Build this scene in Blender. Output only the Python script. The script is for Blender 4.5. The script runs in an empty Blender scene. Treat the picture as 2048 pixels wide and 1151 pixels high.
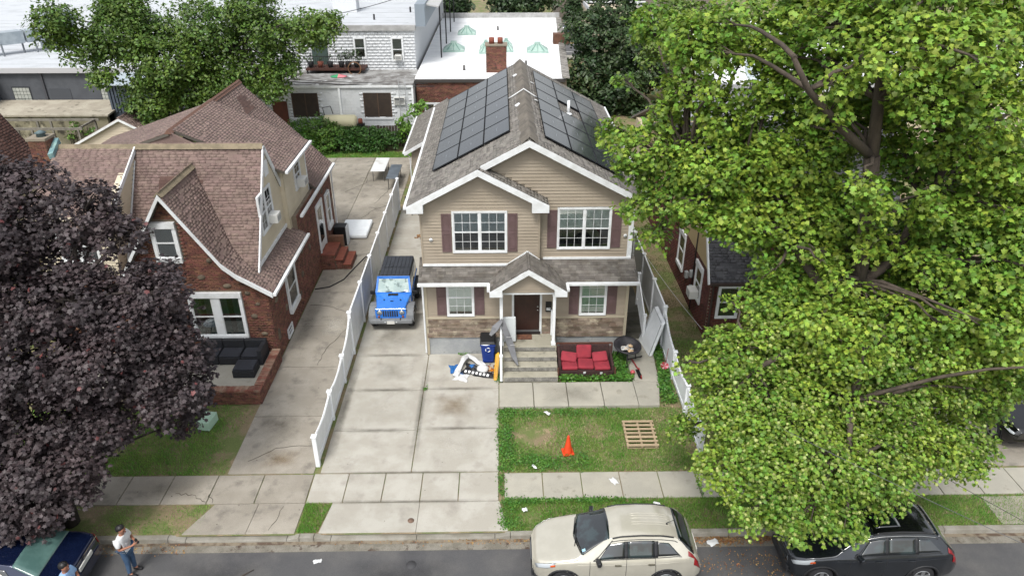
import bpy, math, random
import numpy as np
from mathutils import Vector, Matrix
random.seed(7); rng = np.random.default_rng(7)
R = math.radians
S = bpy.context.scene
COL = S.collection
# ---------------------------------------------------------------- camera, sky, sun, exposure
cd = bpy.data.cameras.new('camera'); cam = bpy.data.objects.new('camera', cd); COL.objects.link(cam)
cam.location = (0, 0, 15.4); cam.rotation_euler = (R(90-28.4455), 0, R(-0.9033))
cd.sensor_width = 36; cd.lens = 25.488; cd.clip_end = 2000; cd.clip_start = .1
S.camera = cam
W = bpy.data.worlds.new('World'); S.world = W; W.use_nodes = True
wn = W.node_tree.nodes; wl = W.node_tree.links
sky = wn.new('ShaderNodeTexSky'); sky.sky_type = 'NISHITA'; sky.sun_disc = False
SUN_EL, SUN_AZ = R(58), R(200)
sky.sun_elevation = SUN_EL; sky.sun_rotation = SUN_AZ; sky.dust_density = 3.0; sky.air_density = 1.0
hs = wn.new('ShaderNodeHueSaturation'); hs.inputs['Saturation'].default_value = .25
wl.new(sky.outputs[0], hs.inputs['Color']); wl.new(hs.outputs[0], wn['Background'].inputs[0])
wn['Background'].inputs[1].default_value = .15
sl = bpy.data.lights.new('sun', 'SUN'); sun = bpy.data.objects.new('sun', sl); COL.objects.link(sun)
sl.energy = 1.5; sl.angle = R(16); sl.color = (1, .965, .91)
sun.rotation_euler = (R(90)-SUN_EL, 0, R(180)-SUN_AZ); sun.location = (0, 0, 60)
S.view_settings.view_transform = 'Standard'; S.view_settings.look = 'None'
S.view_settings.exposure = .8; S.view_settings.gamma = 1
S.view_settings.use_curve_mapping = False
S.cycles.max_bounces = 6; S.cycles.transparent_max_bounces = 12

# ---------------------------------------------------------------- materials
MATS = {}
def lin(h):
    h = h.lstrip('#'); c = [int(h[i:i+2], 16)/255 for i in (0, 2, 4)]
    return [x/12.92 if x <= .04045 else ((x+.055)/1.055)**2.4 for x in c]
def M(name, col, rough=.7, col2=None, scale=1.5, lo=.42, hi=.62, rnd=0., island=False, hue=0., bump=0., bscale=40,
      metal=0., coat=0., spec=.5, grain=0., gscale=90, trans=0., col3=None, s3=9., lo3=.58, hi3=.68, stretch=None, amt=1., spots=0., spotc='#4d473c'):
    """procedural principled material: base colour, blotches of col2 / col3, per-piece variation, grain, relief"""
    if name in MATS: return MATS[name]
    m = bpy.data.materials.new(name); m.use_nodes = True; MATS[name] = m
    N, L = m.node_tree.nodes, m.node_tree.links
    b = N['Principled BSDF']
    if isinstance(col, str): col = lin(col)
    geo = N.new('ShaderNodeNewGeometry')
    pos = geo.outputs['Position']
    if stretch:
        mp = N.new('ShaderNodeMapping'); mp.inputs['Scale'].default_value = stretch
        L.new(pos, mp.inputs[0]); pos = mp.outputs[0]
    def noise(sc, det=5, ro=.6):
        n = N.new('ShaderNodeTexNoise'); n.inputs['Scale'].default_value = sc; n.inputs['Detail'].default_value = det
        n.inputs['Roughness'].default_value = ro; L.new(pos, n.inputs['Vector']); return n.outputs['Fac']
    def ramp(f, a, c, top=1.):
        r = N.new('ShaderNodeMapRange'); r.inputs[1].default_value = a; r.inputs[2].default_value = c; r.inputs[4].default_value = top
        L.new(f, r.inputs[0]); return r.outputs[0]
    def mix(f, a, c, mode='MIX'):
        x = N.new('ShaderNodeMix'); x.data_type = 'RGBA'; x.blend_type = mode
        for s, v in ((0, f), (6, a), (7, c)):
            if isinstance(v, (int, float)): x.inputs[s].default_value = v
            elif isinstance(v, (list, tuple)): x.inputs[s].default_value = (*v[:3], 1)
            else: L.new(v, x.inputs[s])
        return x.outputs[2]
    c = N.new('ShaderNodeRGB'); c.outputs[0].default_value = (*col, 1); c = c.outputs[0]
    if col2 is not None:
        c2 = lin(col2) if isinstance(col2, str) else col2
        c = mix(ramp(noise(scale), lo, hi, amt), c, c2)
    if col3 is not None:
        c3 = lin(col3) if isinstance(col3, str) else col3
        c = mix(ramp(noise(s3, 6), lo3, hi3), c, c3)
    if spots:
        vo = N.new('ShaderNodeTexVoronoi'); vo.inputs['Scale'].default_value = 2.6; L.new(pos, vo.inputs['Vector'])
        c = mix(ramp(vo.outputs['Distance'], spots, spots*.6), c, lin(spotc))
    if rnd or hue:
        if island: rv = geo.outputs['Random Per Island']
        else:
            oi = N.new('ShaderNodeObjectInfo'); rv = oi.outputs['Random']
        h = N.new('ShaderNodeHueSaturation')
        def rr(a, c_, src):
            r = N.new('ShaderNodeMapRange'); r.inputs[3].default_value = a; r.inputs[4].default_value = c_; L.new(src, r.inputs[0]); return r.outputs[0]
        wnz = N.new('ShaderNodeTexWhiteNoise'); wnz.noise_dimensions = '1D'; L.new(rv, wnz.inputs['W'])
        L.new(rr(1-rnd, 1+rnd, rv), h.inputs['Value'])
        L.new(rr(.5-hue, .5+hue, wnz.outputs['Value']), h.inputs['Hue'])
        L.new(c, h.inputs['Color']); c = h.outputs[0]
    if grain:
        g = noise(gscale, 3, .7)
        k = N.new('ShaderNodeMapRange'); k.inputs[1].default_value = .3; k.inputs[2].default_value = .7
        k.inputs[3].default_value = 1-grain; k.inputs[4].default_value = 1+grain; L.new(g, k.inputs[0])
        h = N.new('ShaderNodeHueSaturation'); L.new(k.outputs[0], h.inputs['Value']); L.new(c, h.inputs['Color']); c = h.outputs[0]
    L.new(c, b.inputs['Base Color'])
    b.inputs['Roughness'].default_value = rough; b.inputs['Metallic'].default_value = metal
    b.inputs['Coat Weight'].default_value = coat; b.inputs['Coat Roughness'].default_value = .05
    b.inputs['Specular IOR Level'].default_value = spec
    if bump:
        bp = N.new('ShaderNodeBump'); bp.inputs['Strength'].default_value = bump; bp.inputs['Distance'].default_value = .02
        L.new(noise(bscale, 4), bp.inputs['Height']); L.new(bp.outputs[0], b.inputs['Normal'])
    if trans:
        t = N.new('ShaderNodeBsdfTranslucent'); L.new(c, t.inputs[0])
        ms = N.new('ShaderNodeMixShader'); ms.inputs[0].default_value = trans
        L.new(b.outputs[0], ms.inputs[1]); L.new(t.outputs[0], ms.inputs[2]); L.new(ms.outputs[0], N['Material Output'].inputs[0])
    return m
def glass(name, tint=(.5, .55, .55), fac=.12, rough=.02):
    """window pane: mirror reflection by angle over a tinted clear sheet"""
    if name in MATS: return MATS[name]
    m = bpy.data.materials.new(name); m.use_nodes = True; MATS[name] = m
    N, L = m.node_tree.nodes, m.node_tree.links
    N.remove(N['Principled BSDF'])
    t = N.new('ShaderNodeBsdfTransparent'); t.inputs[0].default_value = (*tint, 1)
    g = N.new('ShaderNodeBsdfGlossy'); g.inputs['Roughness'].default_value = rough; g.inputs[0].default_value = (1, 1, 1, 1)
    f = N.new('ShaderNodeLayerWeight'); f.inputs[0].default_value = .35
    a = N.new('ShaderNodeMapRange'); a.inputs[3].default_value = fac; a.inputs[4].default_value = 1.; L.new(f.outputs['Fresnel'], a.inputs[0])
    x = N.new('ShaderNodeMixShader'); L.new(a.outputs[0], x.inputs[0]); L.new(t.outputs[0], x.inputs[1]); L.new(g.outputs[0], x.inputs[2])
    L.new(x.outputs[0], N['Material Output'].inputs[0]); return m

# ---------------------------------------------------------------- mesh helpers
class MB:
    """collects shapes; build() links them as ONE mesh object"""
    def __init__(s): s.v = []; s.f = []; s.sm = []
    def add(s, v, f, smooth=False):
        o = len(s.v); s.v += [tuple(p) for p in v]
        for q in f: s.f.append([o+i for i in q]); s.sm.append(smooth)
        return s
    def box(s, x0, y0, z0, x1, y1, z1):
        x0, x1 = min(x0, x1), max(x0, x1); y0, y1 = min(y0, y1), max(y0, y1); z0, z1 = min(z0, z1), max(z0, z1)
        return s.add([(x0,y0,z0),(x1,y0,z0),(x1,y1,z0),(x0,y1,z0),(x0,y0,z1),(x1,y0,z1),(x1,y1,z1),(x0,y1,z1)],
              [(3,2,1,0),(4,5,6,7),(0,1,5,4),(1,2,6,5),(2,3,7,6),(3,0,4,7)])
    def obox(s, c, sx, sy, sz, rot=None, taper=1.):
        """box centred at c, rotated by euler rot; taper scales the top"""
        m = Matrix.Identity(3)
        if rot is not None:
            from mathutils import Euler
            m = Euler(rot).to_matrix()
        v = []
        for z in (-.5, .5):
            k = taper if z > 0 else 1.
            for x, y in ((-.5,-.5),(.5,-.5),(.5,.5),(-.5,.5)):
                v.append(tuple(Vector(c)+m @ Vector((x*sx*k, y*sy*k, z*sz))))
        return s.add(v, [(3,2,1,0),(4,5,6,7),(0,1,5,4),(1,2,6,5),(2,3,7,6),(3,0,4,7)])
    def bar(s, a, b, w, h=None, up=(0,0,1)):
        a, b = Vector(a), Vector(b); h = h or w; d = (b-a).normalized(); up = Vector(up)
        if abs(d.dot(up)) > .99: up = Vector((1,0,0))
        r = d.cross(up).normalized(); u = r.cross(d)
        v = [p+r*x*w/2+u*y*h/2 for p in (a, b) for x, y in ((-1,-1),(1,-1),(1,1),(-1,1))]
        return s.add(v, [(3,2,1,0),(4,5,6,7),(0,1,5,4),(1,2,6,5),(2,3,7,6),(3,0,4,7)])
    def prism(s, poly, d):
        """polygon (3D points) extruded by vector d"""
        n = len(poly); d = Vector(d); v = [Vector(p) for p in poly]; v = v+[p+d for p in v]
        return s.add(v, [list(range(n))[::-1], list(range(n, 2*n))]+[(i, (i+1) % n, n+(i+1) % n, n+i) for i in range(n)])
    def tube(s, pts, rad, n=8, caps=True, smooth=True):
        pts = [Vector(p) for p in pts]; k = len(pts)
        if not hasattr(rad, '__len__'): rad = [rad]*k
        v = []; prev = None
        for i, p in enumerate(pts):
            d = (pts[min(i+1, k-1)]-pts[max(i-1, 0)]).normalized()
            if prev is None:
                r = d.cross(Vector((0,0,1)))
                if r.length < .1: r = d.cross(Vector((1,0,0)))
            else: r = prev-d*prev.dot(d)
            r.normalize(); prev = r; u = d.cross(r)
            for j in range(n):
                a = 2*math.pi*j/n; v.append(p+(r*math.cos(a)+u*math.sin(a))*rad[i])
        f = [(i*n+j, i*n+(j+1) % n, (i+1)*n+(j+1) % n, (i+1)*n+j) for i in range(k-1) for j in range(n)]
        s.add(v, f, smooth)
        if caps:
            o = len(s.v)-k*n; s.f += [[o+j for j in range(n)][::-1], [o+(k-1)*n+j for j in range(n)]]; s.sm += [False, False]
        return s
    def lathe(s, prof, c=(0,0,0), n=24, axis='Z', caps=True):
        v = []; c = Vector(c)
        for r, z in prof:
            for j in range(n):
                a = 2*math.pi*j/n; p = (r*math.cos(a), r*math.sin(a), z)
                if axis == 'Y': p = (p[0], p[2], p[1])
                if axis == 'X': p = (p[2], p[0], p[1])
                v.append(c+Vector(p))
        k = len(prof); f = [(i*n+j, i*n+(j+1) % n, (i+1)*n+(j+1) % n, (i+1)*n+j) for i in range(k-1) for j in range(n)]
        s.add(v, f, True)
        if caps:
            o = len(s.v)-k*n; s.f += [[o+j for j in range(n)][::-1], [o+(k-1)*n+j for j in range(n)]]; s.sm += [False, False]
        return s
    def grid(s, fn, nu, nv, smooth=True):
        v = [fn(i/nu, j/nv) for j in range(nv+1) for i in range(nu+1)]
        return s.add(v, [(j*(nu+1)+i, j*(nu+1)+i+1, (j+1)*(nu+1)+i+1, (j+1)*(nu+1)+i) for j in range(nv) for i in range(nu)], smooth)
    def build(s, name, mat, parent=None, bevel=0., seg=2, solid=0., subd=0):
        me = bpy.data.meshes.new(name); me.from_pydata([tuple(p) for p in s.v], [], s.f); me.update()
        if any(s.sm): me.polygons.foreach_set('use_smooth', s.sm)
        return link(name, me, mat, parent, bevel, seg, solid, subd)
def link(name, me, mat, parent=None, bevel=0., seg=2, solid=0., subd=0):
    if mat is not None and not me.materials: me.materials.append(mat)
    o = bpy.data.objects.new(name, me); COL.objects.link(o)
    if parent is not None:
        o.parent = parent; o.matrix_parent_inverse = Matrix.Translation(-parent.location) if not parent.get('local') else Matrix.Identity(4)
    if solid:
        k = o.modifiers.new('thickness', 'SOLIDIFY'); k.thickness = solid; k.offset = 0
    if subd:
        k = o.modifiers.new('smooth', 'SUBSURF'); k.levels = k.render_levels = subd
    if bevel:
        k = o.modifiers.new('edge', 'BEVEL'); k.width = bevel; k.segments = seg; k.limit_method = 'ANGLE'; k.angle_limit = R(40)
    return o
def tag(o, label=None, cat=None, group=None, kind=None):
    if label: o['label'] = label
    if cat: o['category'] = cat
    if group: o['group'] = group
    if kind: o['kind'] = kind
    return o
def thing(name, label, cat, loc=(0,0,0), group=None, rz=None):
    """Empty at the base; rz given = parts are in local coordinates"""
    o = bpy.data.objects.new(name, None); COL.objects.link(o); o.location = loc; o.empty_display_size = .2
    if rz is not None: o.rotation_euler = (0, 0, rz); o['local'] = True
    return tag(o, label, cat, group)
UNIT = {}
def unit(mat):
    if mat.name not in UNIT:
        m = MB().box(-.5,-.5,-.5,.5,.5,.5); me = bpy.data.meshes.new('piece'); me.from_pydata(m.v, [], m.f); me.materials.append(mat); UNIT[mat.name] = me
    return UNIT[mat.name]
def pieces(name, lst, mat, mat_i, parent, limit=300, joined=None):
    """lst of 4x4 matrices for unit boxes: the nearest `limit` are objects of their own, the rest one joined part"""
    cp = Vector((0, 0, 15.4))
    lst = sorted(lst, key=lambda m: (m.translation-cp).length/max(.05, m.col[0].length))
    pl = Matrix.Translation(-parent.location) if parent is not None else Matrix.Identity(4)
    me = unit(mat)
    for m in lst[:limit]:
        o = bpy.data.objects.new(name, me); COL.objects.link(o); o.parent = parent; o.matrix_local = pl @ m
    rest = lst[limit:]
    if rest:
        A = np.array([[list(r) for r in m] for m in rest])
        c = np.array(MB().box(-.5,-.5,-.5,.5,.5,.5).v); c = np.c_[c, np.ones(8)]
        V = np.einsum('nij,kj->nki', A, c)[:, :, :3].reshape(-1, 3)
        f = np.array([(3,2,1,0),(4,5,6,7),(0,1,5,4),(1,2,6,5),(2,3,7,6),(3,0,4,7)])
        F = (f[None]+8*np.arange(len(rest))[:, None, None]).reshape(-1, 4)
        o = link(joined or name+'s', npmesh(V, F), mat_i, parent); o['kind'] = 'stuff'
def npmesh(V, F, smooth=False):
    me = bpy.data.meshes.new('m'); n, k = F.shape
    me.vertices.add(len(V)); me.vertices.foreach_set('co', np.ascontiguousarray(V, dtype=np.float32).ravel())
    me.loops.add(n*k); me.loops.foreach_set('vertex_index', F.astype(np.int32).ravel())
    me.polygons.add(n); me.polygons.foreach_set('loop_start', np.arange(0, n*k, k, dtype=np.int32))
    if smooth: me.polygons.foreach_set('use_smooth', np.ones(n, bool))
    me.update(calc_edges=True); return me
def inter(poly, v):
    """u-intervals of a 2D polygon at height v"""
    xs = []
    for i in range(len(poly)):
        (a, b), (c, d) = poly[i], poly[(i+1) % len(poly)]
        if (b <= v) != (d <= v): xs.append(a+(v-b)/(d-b)*(c-a))
    xs.sort(); return [(xs[i], xs[i+1]) for i in range(0, len(xs)-1, 2)]
def tiles(poly, O, U, V, du, dv, gap=.01, gapv=None, th=.03, holes=(), stagger=.5, jit=0., tilt=0., over=0., varw=0., out=0., depthj=0.):
    """courses of boxes laid over a polygon in the plane O + u*U + v*V; returns matrices"""
    O, U, V = Vector(O), Vector(U).normalized(), Vector(V).normalized(); Nn = U.cross(V).normalized()
    gapv = gap if gapv is None else gapv
    vs = [p[1] for p in poly]; v = min(vs); res = []; row = 0
    while v < max(vs)-.01:
        h = dv if dv > 0 else -dv*random.uniform(.7, 1.35)
        vm = v+h/2
        iv = inter(poly, min(vm, max(vs)-.005))
        for (hx0, hy0, hx1, hy1) in holes:
            if hy0 < vm < hy1:
                nv = []
                for a, b in iv:
                    if hx1 <= a or hx0 >= b: nv.append((a, b)); continue
                    if hx0 > a: nv.append((a, hx0))
                    if hx1 < b: nv.append((hx1, b))
                iv = nv
        for a, b in iv:
            u = math.floor(a/du)*du-(stagger*du if row % 2 else 0) if du < 50 else a
            if stagger == -1: u = a-random.random()*du
            while u < b:
                w = du*(1+random.uniform(-varw, varw)) if du < 50 else b-a
                u0, u1 = max(u, a), min(u+w, b); u += w
                if u1-u0 < .05: continue
                ww, hh = u1-u0-gap, h-gapv+over
                c = O+U*((u0+u1)/2)+V*(vm-gapv/2+over/2)+Nn*(out+th/2+random.uniform(-depthj, depthj)+(abs(tilt)*hh/2 if tilt else 0))
                B = Matrix(((*U,), (*V,), (*Nn,))).transposed()
                if tilt or jit: B = B @ Matrix.Rotation(tilt+random.uniform(-jit, jit), 3, 'X')
                m = B.to_4x4() @ Matrix.Diagonal((ww, hh, th, 1)); m.translation = c; res.append(m)
        v += h; row += 1
    return res
# ---------------------------------------------------------------- material palette
conc_new = lambda i=False: M('concrete_new'+('_i' if i else ''), '#9c988e', .85, '#a8a59c', 1.2, rnd=.05, spots=.045, island=i, grain=.1, gscale=60, bump=.15, bscale=90, col3='#87827a', s3=1.6, lo3=.55, hi3=.8)
conc_old = lambda: M('concrete_old', '#8a8479', .9, '#979186', 1.0, rnd=.07, spots=.06, grain=.2, gscale=55, bump=.3, bscale=70, col3='#6f6a62', s3=1.8, lo3=.52, hi3=.72)
conc_walk = lambda: M('concrete_walk', '#98958a', .9, '#a19d91', 1.4, rnd=.05, grain=.13, gscale=70, bump=.2, bscale=80, col3='#7f7a6e', s3=2.6, lo3=.58, hi3=.75)
conc_step = lambda: M('concrete_step', '#8f8b7c', .9, '#9b9788', 1.5, grain=.15, gscale=50, bump=.25, bscale=60, col3='#6b685d', s3=4, lo3=.56, hi3=.72)
asphalt = lambda: M('asphalt', '#4c4c4d', .9, '#575655', .8, grain=.22, gscale=70, bump=.3, bscale=120, col3='#444446', s3=.6, lo3=.5, hi3=.7)
white_vinyl = lambda: M('white_vinyl', '#e1e4e6', .45, '#d8dbdd', 2.5, grain=.02, col3='#b9bbb8', s3=3, lo3=.7, hi3=.9)
white_trim = lambda: M('white_trim', '#d6d9db', .5, '#c9cbcb', 3, grain=.03)
room_shade = lambda: M('room_shade', '#10151a', .8)  # near-black colour standing in for unlit interiors behind glass
pane_m = lambda: glass('pane_glass', (.93, .96, .96), .07)

# ---------------------------------------------------------------- planes for things fixed to walls
class PL:
    def __init__(s, O, U, V): s.O, s.U, s.V = Vector(O), Vector(U).normalized(), Vector(V).normalized(); s.N = s.U.cross(s.V)
    def p(s, u, v, d=0): return s.O+s.U*u+s.V*v+s.N*d
    def box(s, mb, u0, v0, u1, v1, d0, d1):
        v = [s.p(u, w, d) for d in (d0, d1) for u, w in ((u0, v0), (u1, v0), (u1, v1), (u0, v1))]
        return mb.add(v, [(3,2,1,0),(4,5,6,7),(0,1,5,4),(1,2,6,5),(2,3,7,6),(3,0,4,7)])
def window(P, par, u0, v0, u1, v1, n=1, grid=None, fw=.06, blind=None, blind_h=1., d=.07, head=0., sill=0., mat=None, label=None, curtain=None, inset=0., mull=None):
    """double-hung window of n units: frame with meeting rails, panes, muntins, blind behind"""
    mat = mat or white_trim(); f = MB(); b = P.box; z = -inset
    b(f, u0-fw, v0-fw-sill, u1+fw, v0, z, d+sill*.4); b(f, u0-fw, v1, u1+fw, v1+fw+head, z, d+head*.3)
    b(f, u0-fw, v0, u0, v1, z, d); b(f, u1, v0, u1+fw, v1, z, d)
    w = (u1-u0)/n; mw = mull or fw*.5
    for i in range(1, n): b(f, u0+w*i-mw, v0, u0+w*i+mw, v1, z, d-.005)
    o = f.build('window', mat, par)
    vm = (v0+v1)/2
    bk = MB(); b(bk, u0, v0, u1, v1, z+.004, z+.008); bk.build('dark_backing', room_shade(), o)  # thin sheet behind the panes, interior darkness painted as its colour
    for i in range(n):
        a, c = u0+w*i+(mw if i else 0), u0+w*(i+1)-(mw if i < n-1 else 0)
        r = MB(); b(r, a, vm-.02, c, vm+.025, z+.02, d-.012)
        for q, vv in ((a, 0), (c-.03, 0)): b(r, q, v0, q+.03, v1, z+.02, d-.02)
        b(r, a, v0, c, v0+.035, z+.02, d-.015); b(r, a, v1-.03, c, v1, z+.02, d-.02)
        r.build('sash', mat, o)
        for lo, hi in ((v0+.035, vm-.02), (vm+.025, v1-.03)):
            g = MB(); b(g, a+.03, lo, c-.03, hi, d-.035, d-.031); g.build('pane', pane_m(), o)
        if grid:
            g = MB()
            for lo, hi in ((v0+.035, vm-.02), (vm+.025, v1-.03)):
                for k in range(1, grid[0]):
                    u = a+.03+(c-a-.06)*k/grid[0]; b(g, u-.007, lo, u+.007, hi, d-.03, d-.024)
                for k in range(1, grid[1]):
                    v = lo+(hi-lo)*k/grid[1]; b(g, a+.03, v-.007, c-.03, v+.007, d-.0295, d-.0245)
            g.build('muntin', mat, o)
        if blind:
            g = MB(); bh = blind_h[i] if hasattr(blind_h, '__len__') else blind_h; lo = v1-(v1-v0)*bh; k = 0; v = v1-.04
            while v > lo: b(g, a+.03, v-.028, c-.03, v, z+.01, z+.016+.004*(k % 2)); v -= .032; k += 1
            g.build('blind', blind, o)
        if curtain:
            for (p0, p1) in ((.02, .34), (.62, .98)):
                g = MB(); k = 10
                for t in range(k):
                    q0, q1 = a+(c-a)*(p0+(p1-p0)*t/k), a+(c-a)*(p0+(p1-p0)*(t+1)/k); b(g, q0, v0+.03, q1, v1-.03, z+.01, z+.016+.006*(t % 2))
                g.build('curtain', curtain, o)
    if label: o['label'] = label
    return o
def shutter(P, par, u0, v0, u1, v1, m):
    s = MB(); P.box(s, u0, v0, u1, v1, .02, .045)
    for a, c in ((v0, v0+.07), (v1-.07, v1), ((v0+v1)/2-.05, (v0+v1)/2+.05)): P.box(s, u0, a, u1, c, .0452, .06)
    for a, c in ((u0, u0+.05), (u1-.05, u1)): P.box(s, a, v0, c, v1, .0452, .0597)
    o = s.build('shutter', m, par)
    for a, c in ((v0+.11, (v0+v1)/2-.09), ((v0+v1)/2+.09, v1-.11)):
        q = MB(); P.box(q, u0+.085, a, u1-.085, c, .0452, .055); q.build('raised_panel', m, o, bevel=.012)

# ---------------------------------------------------------------- ground, road, pavement
def sheet(name, mat, x0, y0, x1, y1, z, kind='structure', nx=1, ny=1):
    m = MB(); m.grid(lambda u, v: (x0+(x1-x0)*u, y0+(y1-y0)*v, z), nx, ny, False); return tag(m.build(name, mat), kind=kind)
soil = M('soil_and_grass', '#7b6e55', .95, '#5f6a3a', .9, lo=.44, hi=.56, grain=.3, gscale=45, bump=.5, bscale=40, col3='#917f66', s3=1.7, lo3=.56, hi3=.7)
G = MB(); G.grid(lambda u, v: (-400+800*u, 14.36+500*v, -.035), 1, 1, False); tag(G.build('ground', soil), kind='structure')
sheet('road', asphalt(), -400, 4.2, 400, 13.9, -.15)
sheet('opposite_verge', soil, -400, -250, 400, 4.2, -.06)
gut = M('gutter_concrete', '#7c786e', .95, '#69655b', 2.5, grain=.3, gscale=50, bump=.4, bscale=60, col3='#4a3d34', s3=3.5, lo3=.57, hi3=.66)
sheet('gutter_strip', gut, -400, 13.88, 400, 14.26, -.146)
sheet('gutter_silt', M('gutter_silt', '#54463a', .95, '#7a7060', 3, lo=.42, hi=.55, grain=.3), -400, 14.12, 400, 14.24, -.142)
# kerb, lowered across the two driveways
kerb_m = M('kerb_concrete', '#8b887f', .9, '#79756a', 2, rnd=.06, grain=.18, gscale=55, bump=.25, bscale=60)
kerb = tag(bpy.data.objects.new('kerb', None), kind='structure'); COL.objects.link(kerb)
def kerb_piece(x0, x1, z0, z1):
    m = MB(); m.prism([(x0, 14.22, -.18), (x0, 14.4, -.18), (x0, 14.4, z0-.003), (x0, 14.24, z0-.003)], (1, 0, 0))
    v = m.v; n = 4
    for i in range(4, 8): x, y, z = v[i]; v[i] = (x1, y, (z1-.003) if z > -.1 else z)
    m.build('kerb_stone', kerb_m, kerb, bevel=.015)
xs = [-40, -34, -28, -22, -18, -15.2, -12.2]+[-9.15]
for a, c in zip(xs, xs[1:]): kerb_piece(a, c-.012, 0, 0)
kerb_piece(-9.15, -8.7, 0, -.085); kerb_piece(-8.69, -5.95, -.085, -.085); kerb_piece(-5.94, -5.6, -.085, 0); kerb_piece(-5.59, -5.2, 0, -.0)
kerb_piece(-5.19, -4.75, 0, -.09); kerb_piece(-4.74, -2.4, -.09, -.09); kerb_piece(-2.39, -.25, -.09, -.09); kerb_piece(-.24, .18, -.09, 0)
xs = [.19, 3.2, 6.2, 9.2, 12.2, 15.2, 18, 22, 28, 34, 40]
for a, c in zip(xs, xs[1:]): kerb_piece(a, c-.012, 0, 0)
def slabs(name, rects, mat, zt=0., piece='slab', jit=.004, gap=.026):
    r = tag(bpy.data.objects.new(name, None), kind='structure'); COL.objects.link(r)
    for q in rects:
        z = zt+random.uniform(-jit, jit); m = MB()
        if len(q) == 4 and not hasattr(q[0], '__len__'):
            x0, y0, x1, y1 = q; m.box(x0+gap/2, y0+gap/2, -.14, x1-gap/2, y1-gap/2, z)
        else: m.prism([(x, y, -.14) for x, y in q], (0, 0, .14+z))
        m.build(piece, mat, r, bevel=.008, seg=1)
    return r
ys = [16.75, 18.72, 20.92, 23.12]
rr = [(-5.56, a, -2.8, c) for a, c in zip(ys, ys[1:])]+[(-2.8, a, -.13, c) for a, c in zip([16.75, 18.79, 20.97], [18.79, 20.97, 23.2])]
rr += [(-5.56, a, -2.83, c) for a, c in zip([23.12, 26.2, 29.3, 32.6, 35.6], [26.2, 29.3, 32.6, 35.6, 39.0])]
slabs('house_driveway', rr, conc_new())
yn = [16.75, 19.5, 22.4, 25.3, 28.2, 31.9]
rr = [(-8.36, a, -5.74, c) for a, c in zip(yn, yn[1:])]
for a, c in zip([31.9, 35.2, 38.4, 41.6, 44.4], [35.2, 38.4, 41.6, 44.4, 46.8]):
    rr += [(-8.36, a, -5.74, c)]+([(-10.9, a, -8.36, c), (-13.4, a, -10.9, c)] if a > 34 else [])
slabs('neighbour_driveway', rr, conc_old())
sw = [-40, -36, -32, -28, -25, -22, -19, -16.4, -13.8, -11.15, -9.9, -8.58, -7.2, -5.72]
slabs('old_pavement', [(a, 15.53, c, 16.71) for a, c in zip(sw, sw[1:])]+[[(-8.84, 14.405), (-7.1, 14.405), (-7.05, 15.515), (-8.3, 15.515)], [(-7.09, 14.405), (-5.76, 14.405), (-5.72, 15.515), (-7.04, 15.515)]], conc_old())
sw = [-5.71, -4.66, -3.55, -2.43, -1.32, -.14]
slabs('new_pavement', [(a, 15.53, c, 16.73) for a, c in zip(sw, sw[1:])]+[[(-5.1, 14.405), (-2.43, 14.405), (-2.42, 15.515), (-4.93, 15.515)], [(-2.42, 14.405), (.12, 14.405), (-.12, 15.515), (-2.41, 15.515)]], conc_new())
sw = [.02, 1.17, 2.33, 3.5, 4.67, 5.8, 6.97, 8.14, 9.3, 10.5, 11.7, 12.9, 14.1, 15.3, 16.5, 17.7, 20, 24, 28, 34, 40]
slabs('lawn_pavement', [(a, 15.57, c, 16.68) for a, c in zip(sw, sw[1:])], conc_walk())
sw = [-.13, 1.07, 2.25, 3.48, 4.66]
slabs('front_walk', [(a, 19.78, c, 21.16) for a, c in zip(sw, sw[1:])]+[[(4.665, 19.787), (5.36, 19.8), (5.6, 21.15), (4.665, 21.15)], [(4.66, 21.17), (5.6, 21.17), (5.72, 23.0), (4.66, 23.0)], (4.66, 23.0, 5.75, 25.6)], conc_walk(), .1)
slabs('right_driveway', [(14.1, a, 17.6, c) for a, c in zip([16.75, 19.3, 22, 25], [19.3, 22, 25, 30])]+[(13.9, 14.42, 17.6, 15.5)], conc_old())
# cracks and joints with weeds
crack_m = M('crack', '#3a352c', .95)
def crack(pts, w=.018, z=.008):
    m = MB()
    for (a, b), (c, d) in zip(pts, pts[1:]):
        k = 5; px, py = a, b
        L_ = math.hypot(c-a, d-b); nx, ny = -(d-b)/L_, (c-a)/L_
        for i in range(1, k+1):
            j = random.uniform(-.05, .05) if i < k else 0
            qx, qy = a+(c-a)*i/k+nx*j, b+(d-b)*i/k+ny*j
            m.bar((px, py, z), (qx, qy, z), w*random.uniform(.5, 1.2), .006); px, py = qx, qy
    tag(m.build('pavement_crack', crack_m), kind='structure')
crack([(-6.9, 22.5), (-6.8, 23.6), (-6.3, 25), (-6.25, 26.6), (-6.1, 28.1)])
crack([(-6.3, 26.3), (-7.4, 26.9), (-8.2, 27.0)]); crack([(-6.0, 28.4), (-6.5, 30.2), (-6.6, 31.8)])
crack([(-7.6, 36.5), (-7.0, 37.8), (-6.4, 38.3)]); crack([(-9.2, 40.4), (-8.2, 42), (-8.4, 44.2)]); crack([(-7.2, 38.6), (-6.8, 40.2), (-6.5, 41.4)])
crack([(-8.6, 15.6), (-9.1, 15.9), (-9.6, 15.95)], .014); crack([(-8.6, 15.9), (-8.4, 15.56)], .014)
crack([(-7.9, 17.3), (-7.2, 17.9), (-6.0, 18.0)], .012); crack([(-6.5, 14.5), (-6.3, 15.4)], .012)

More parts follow.
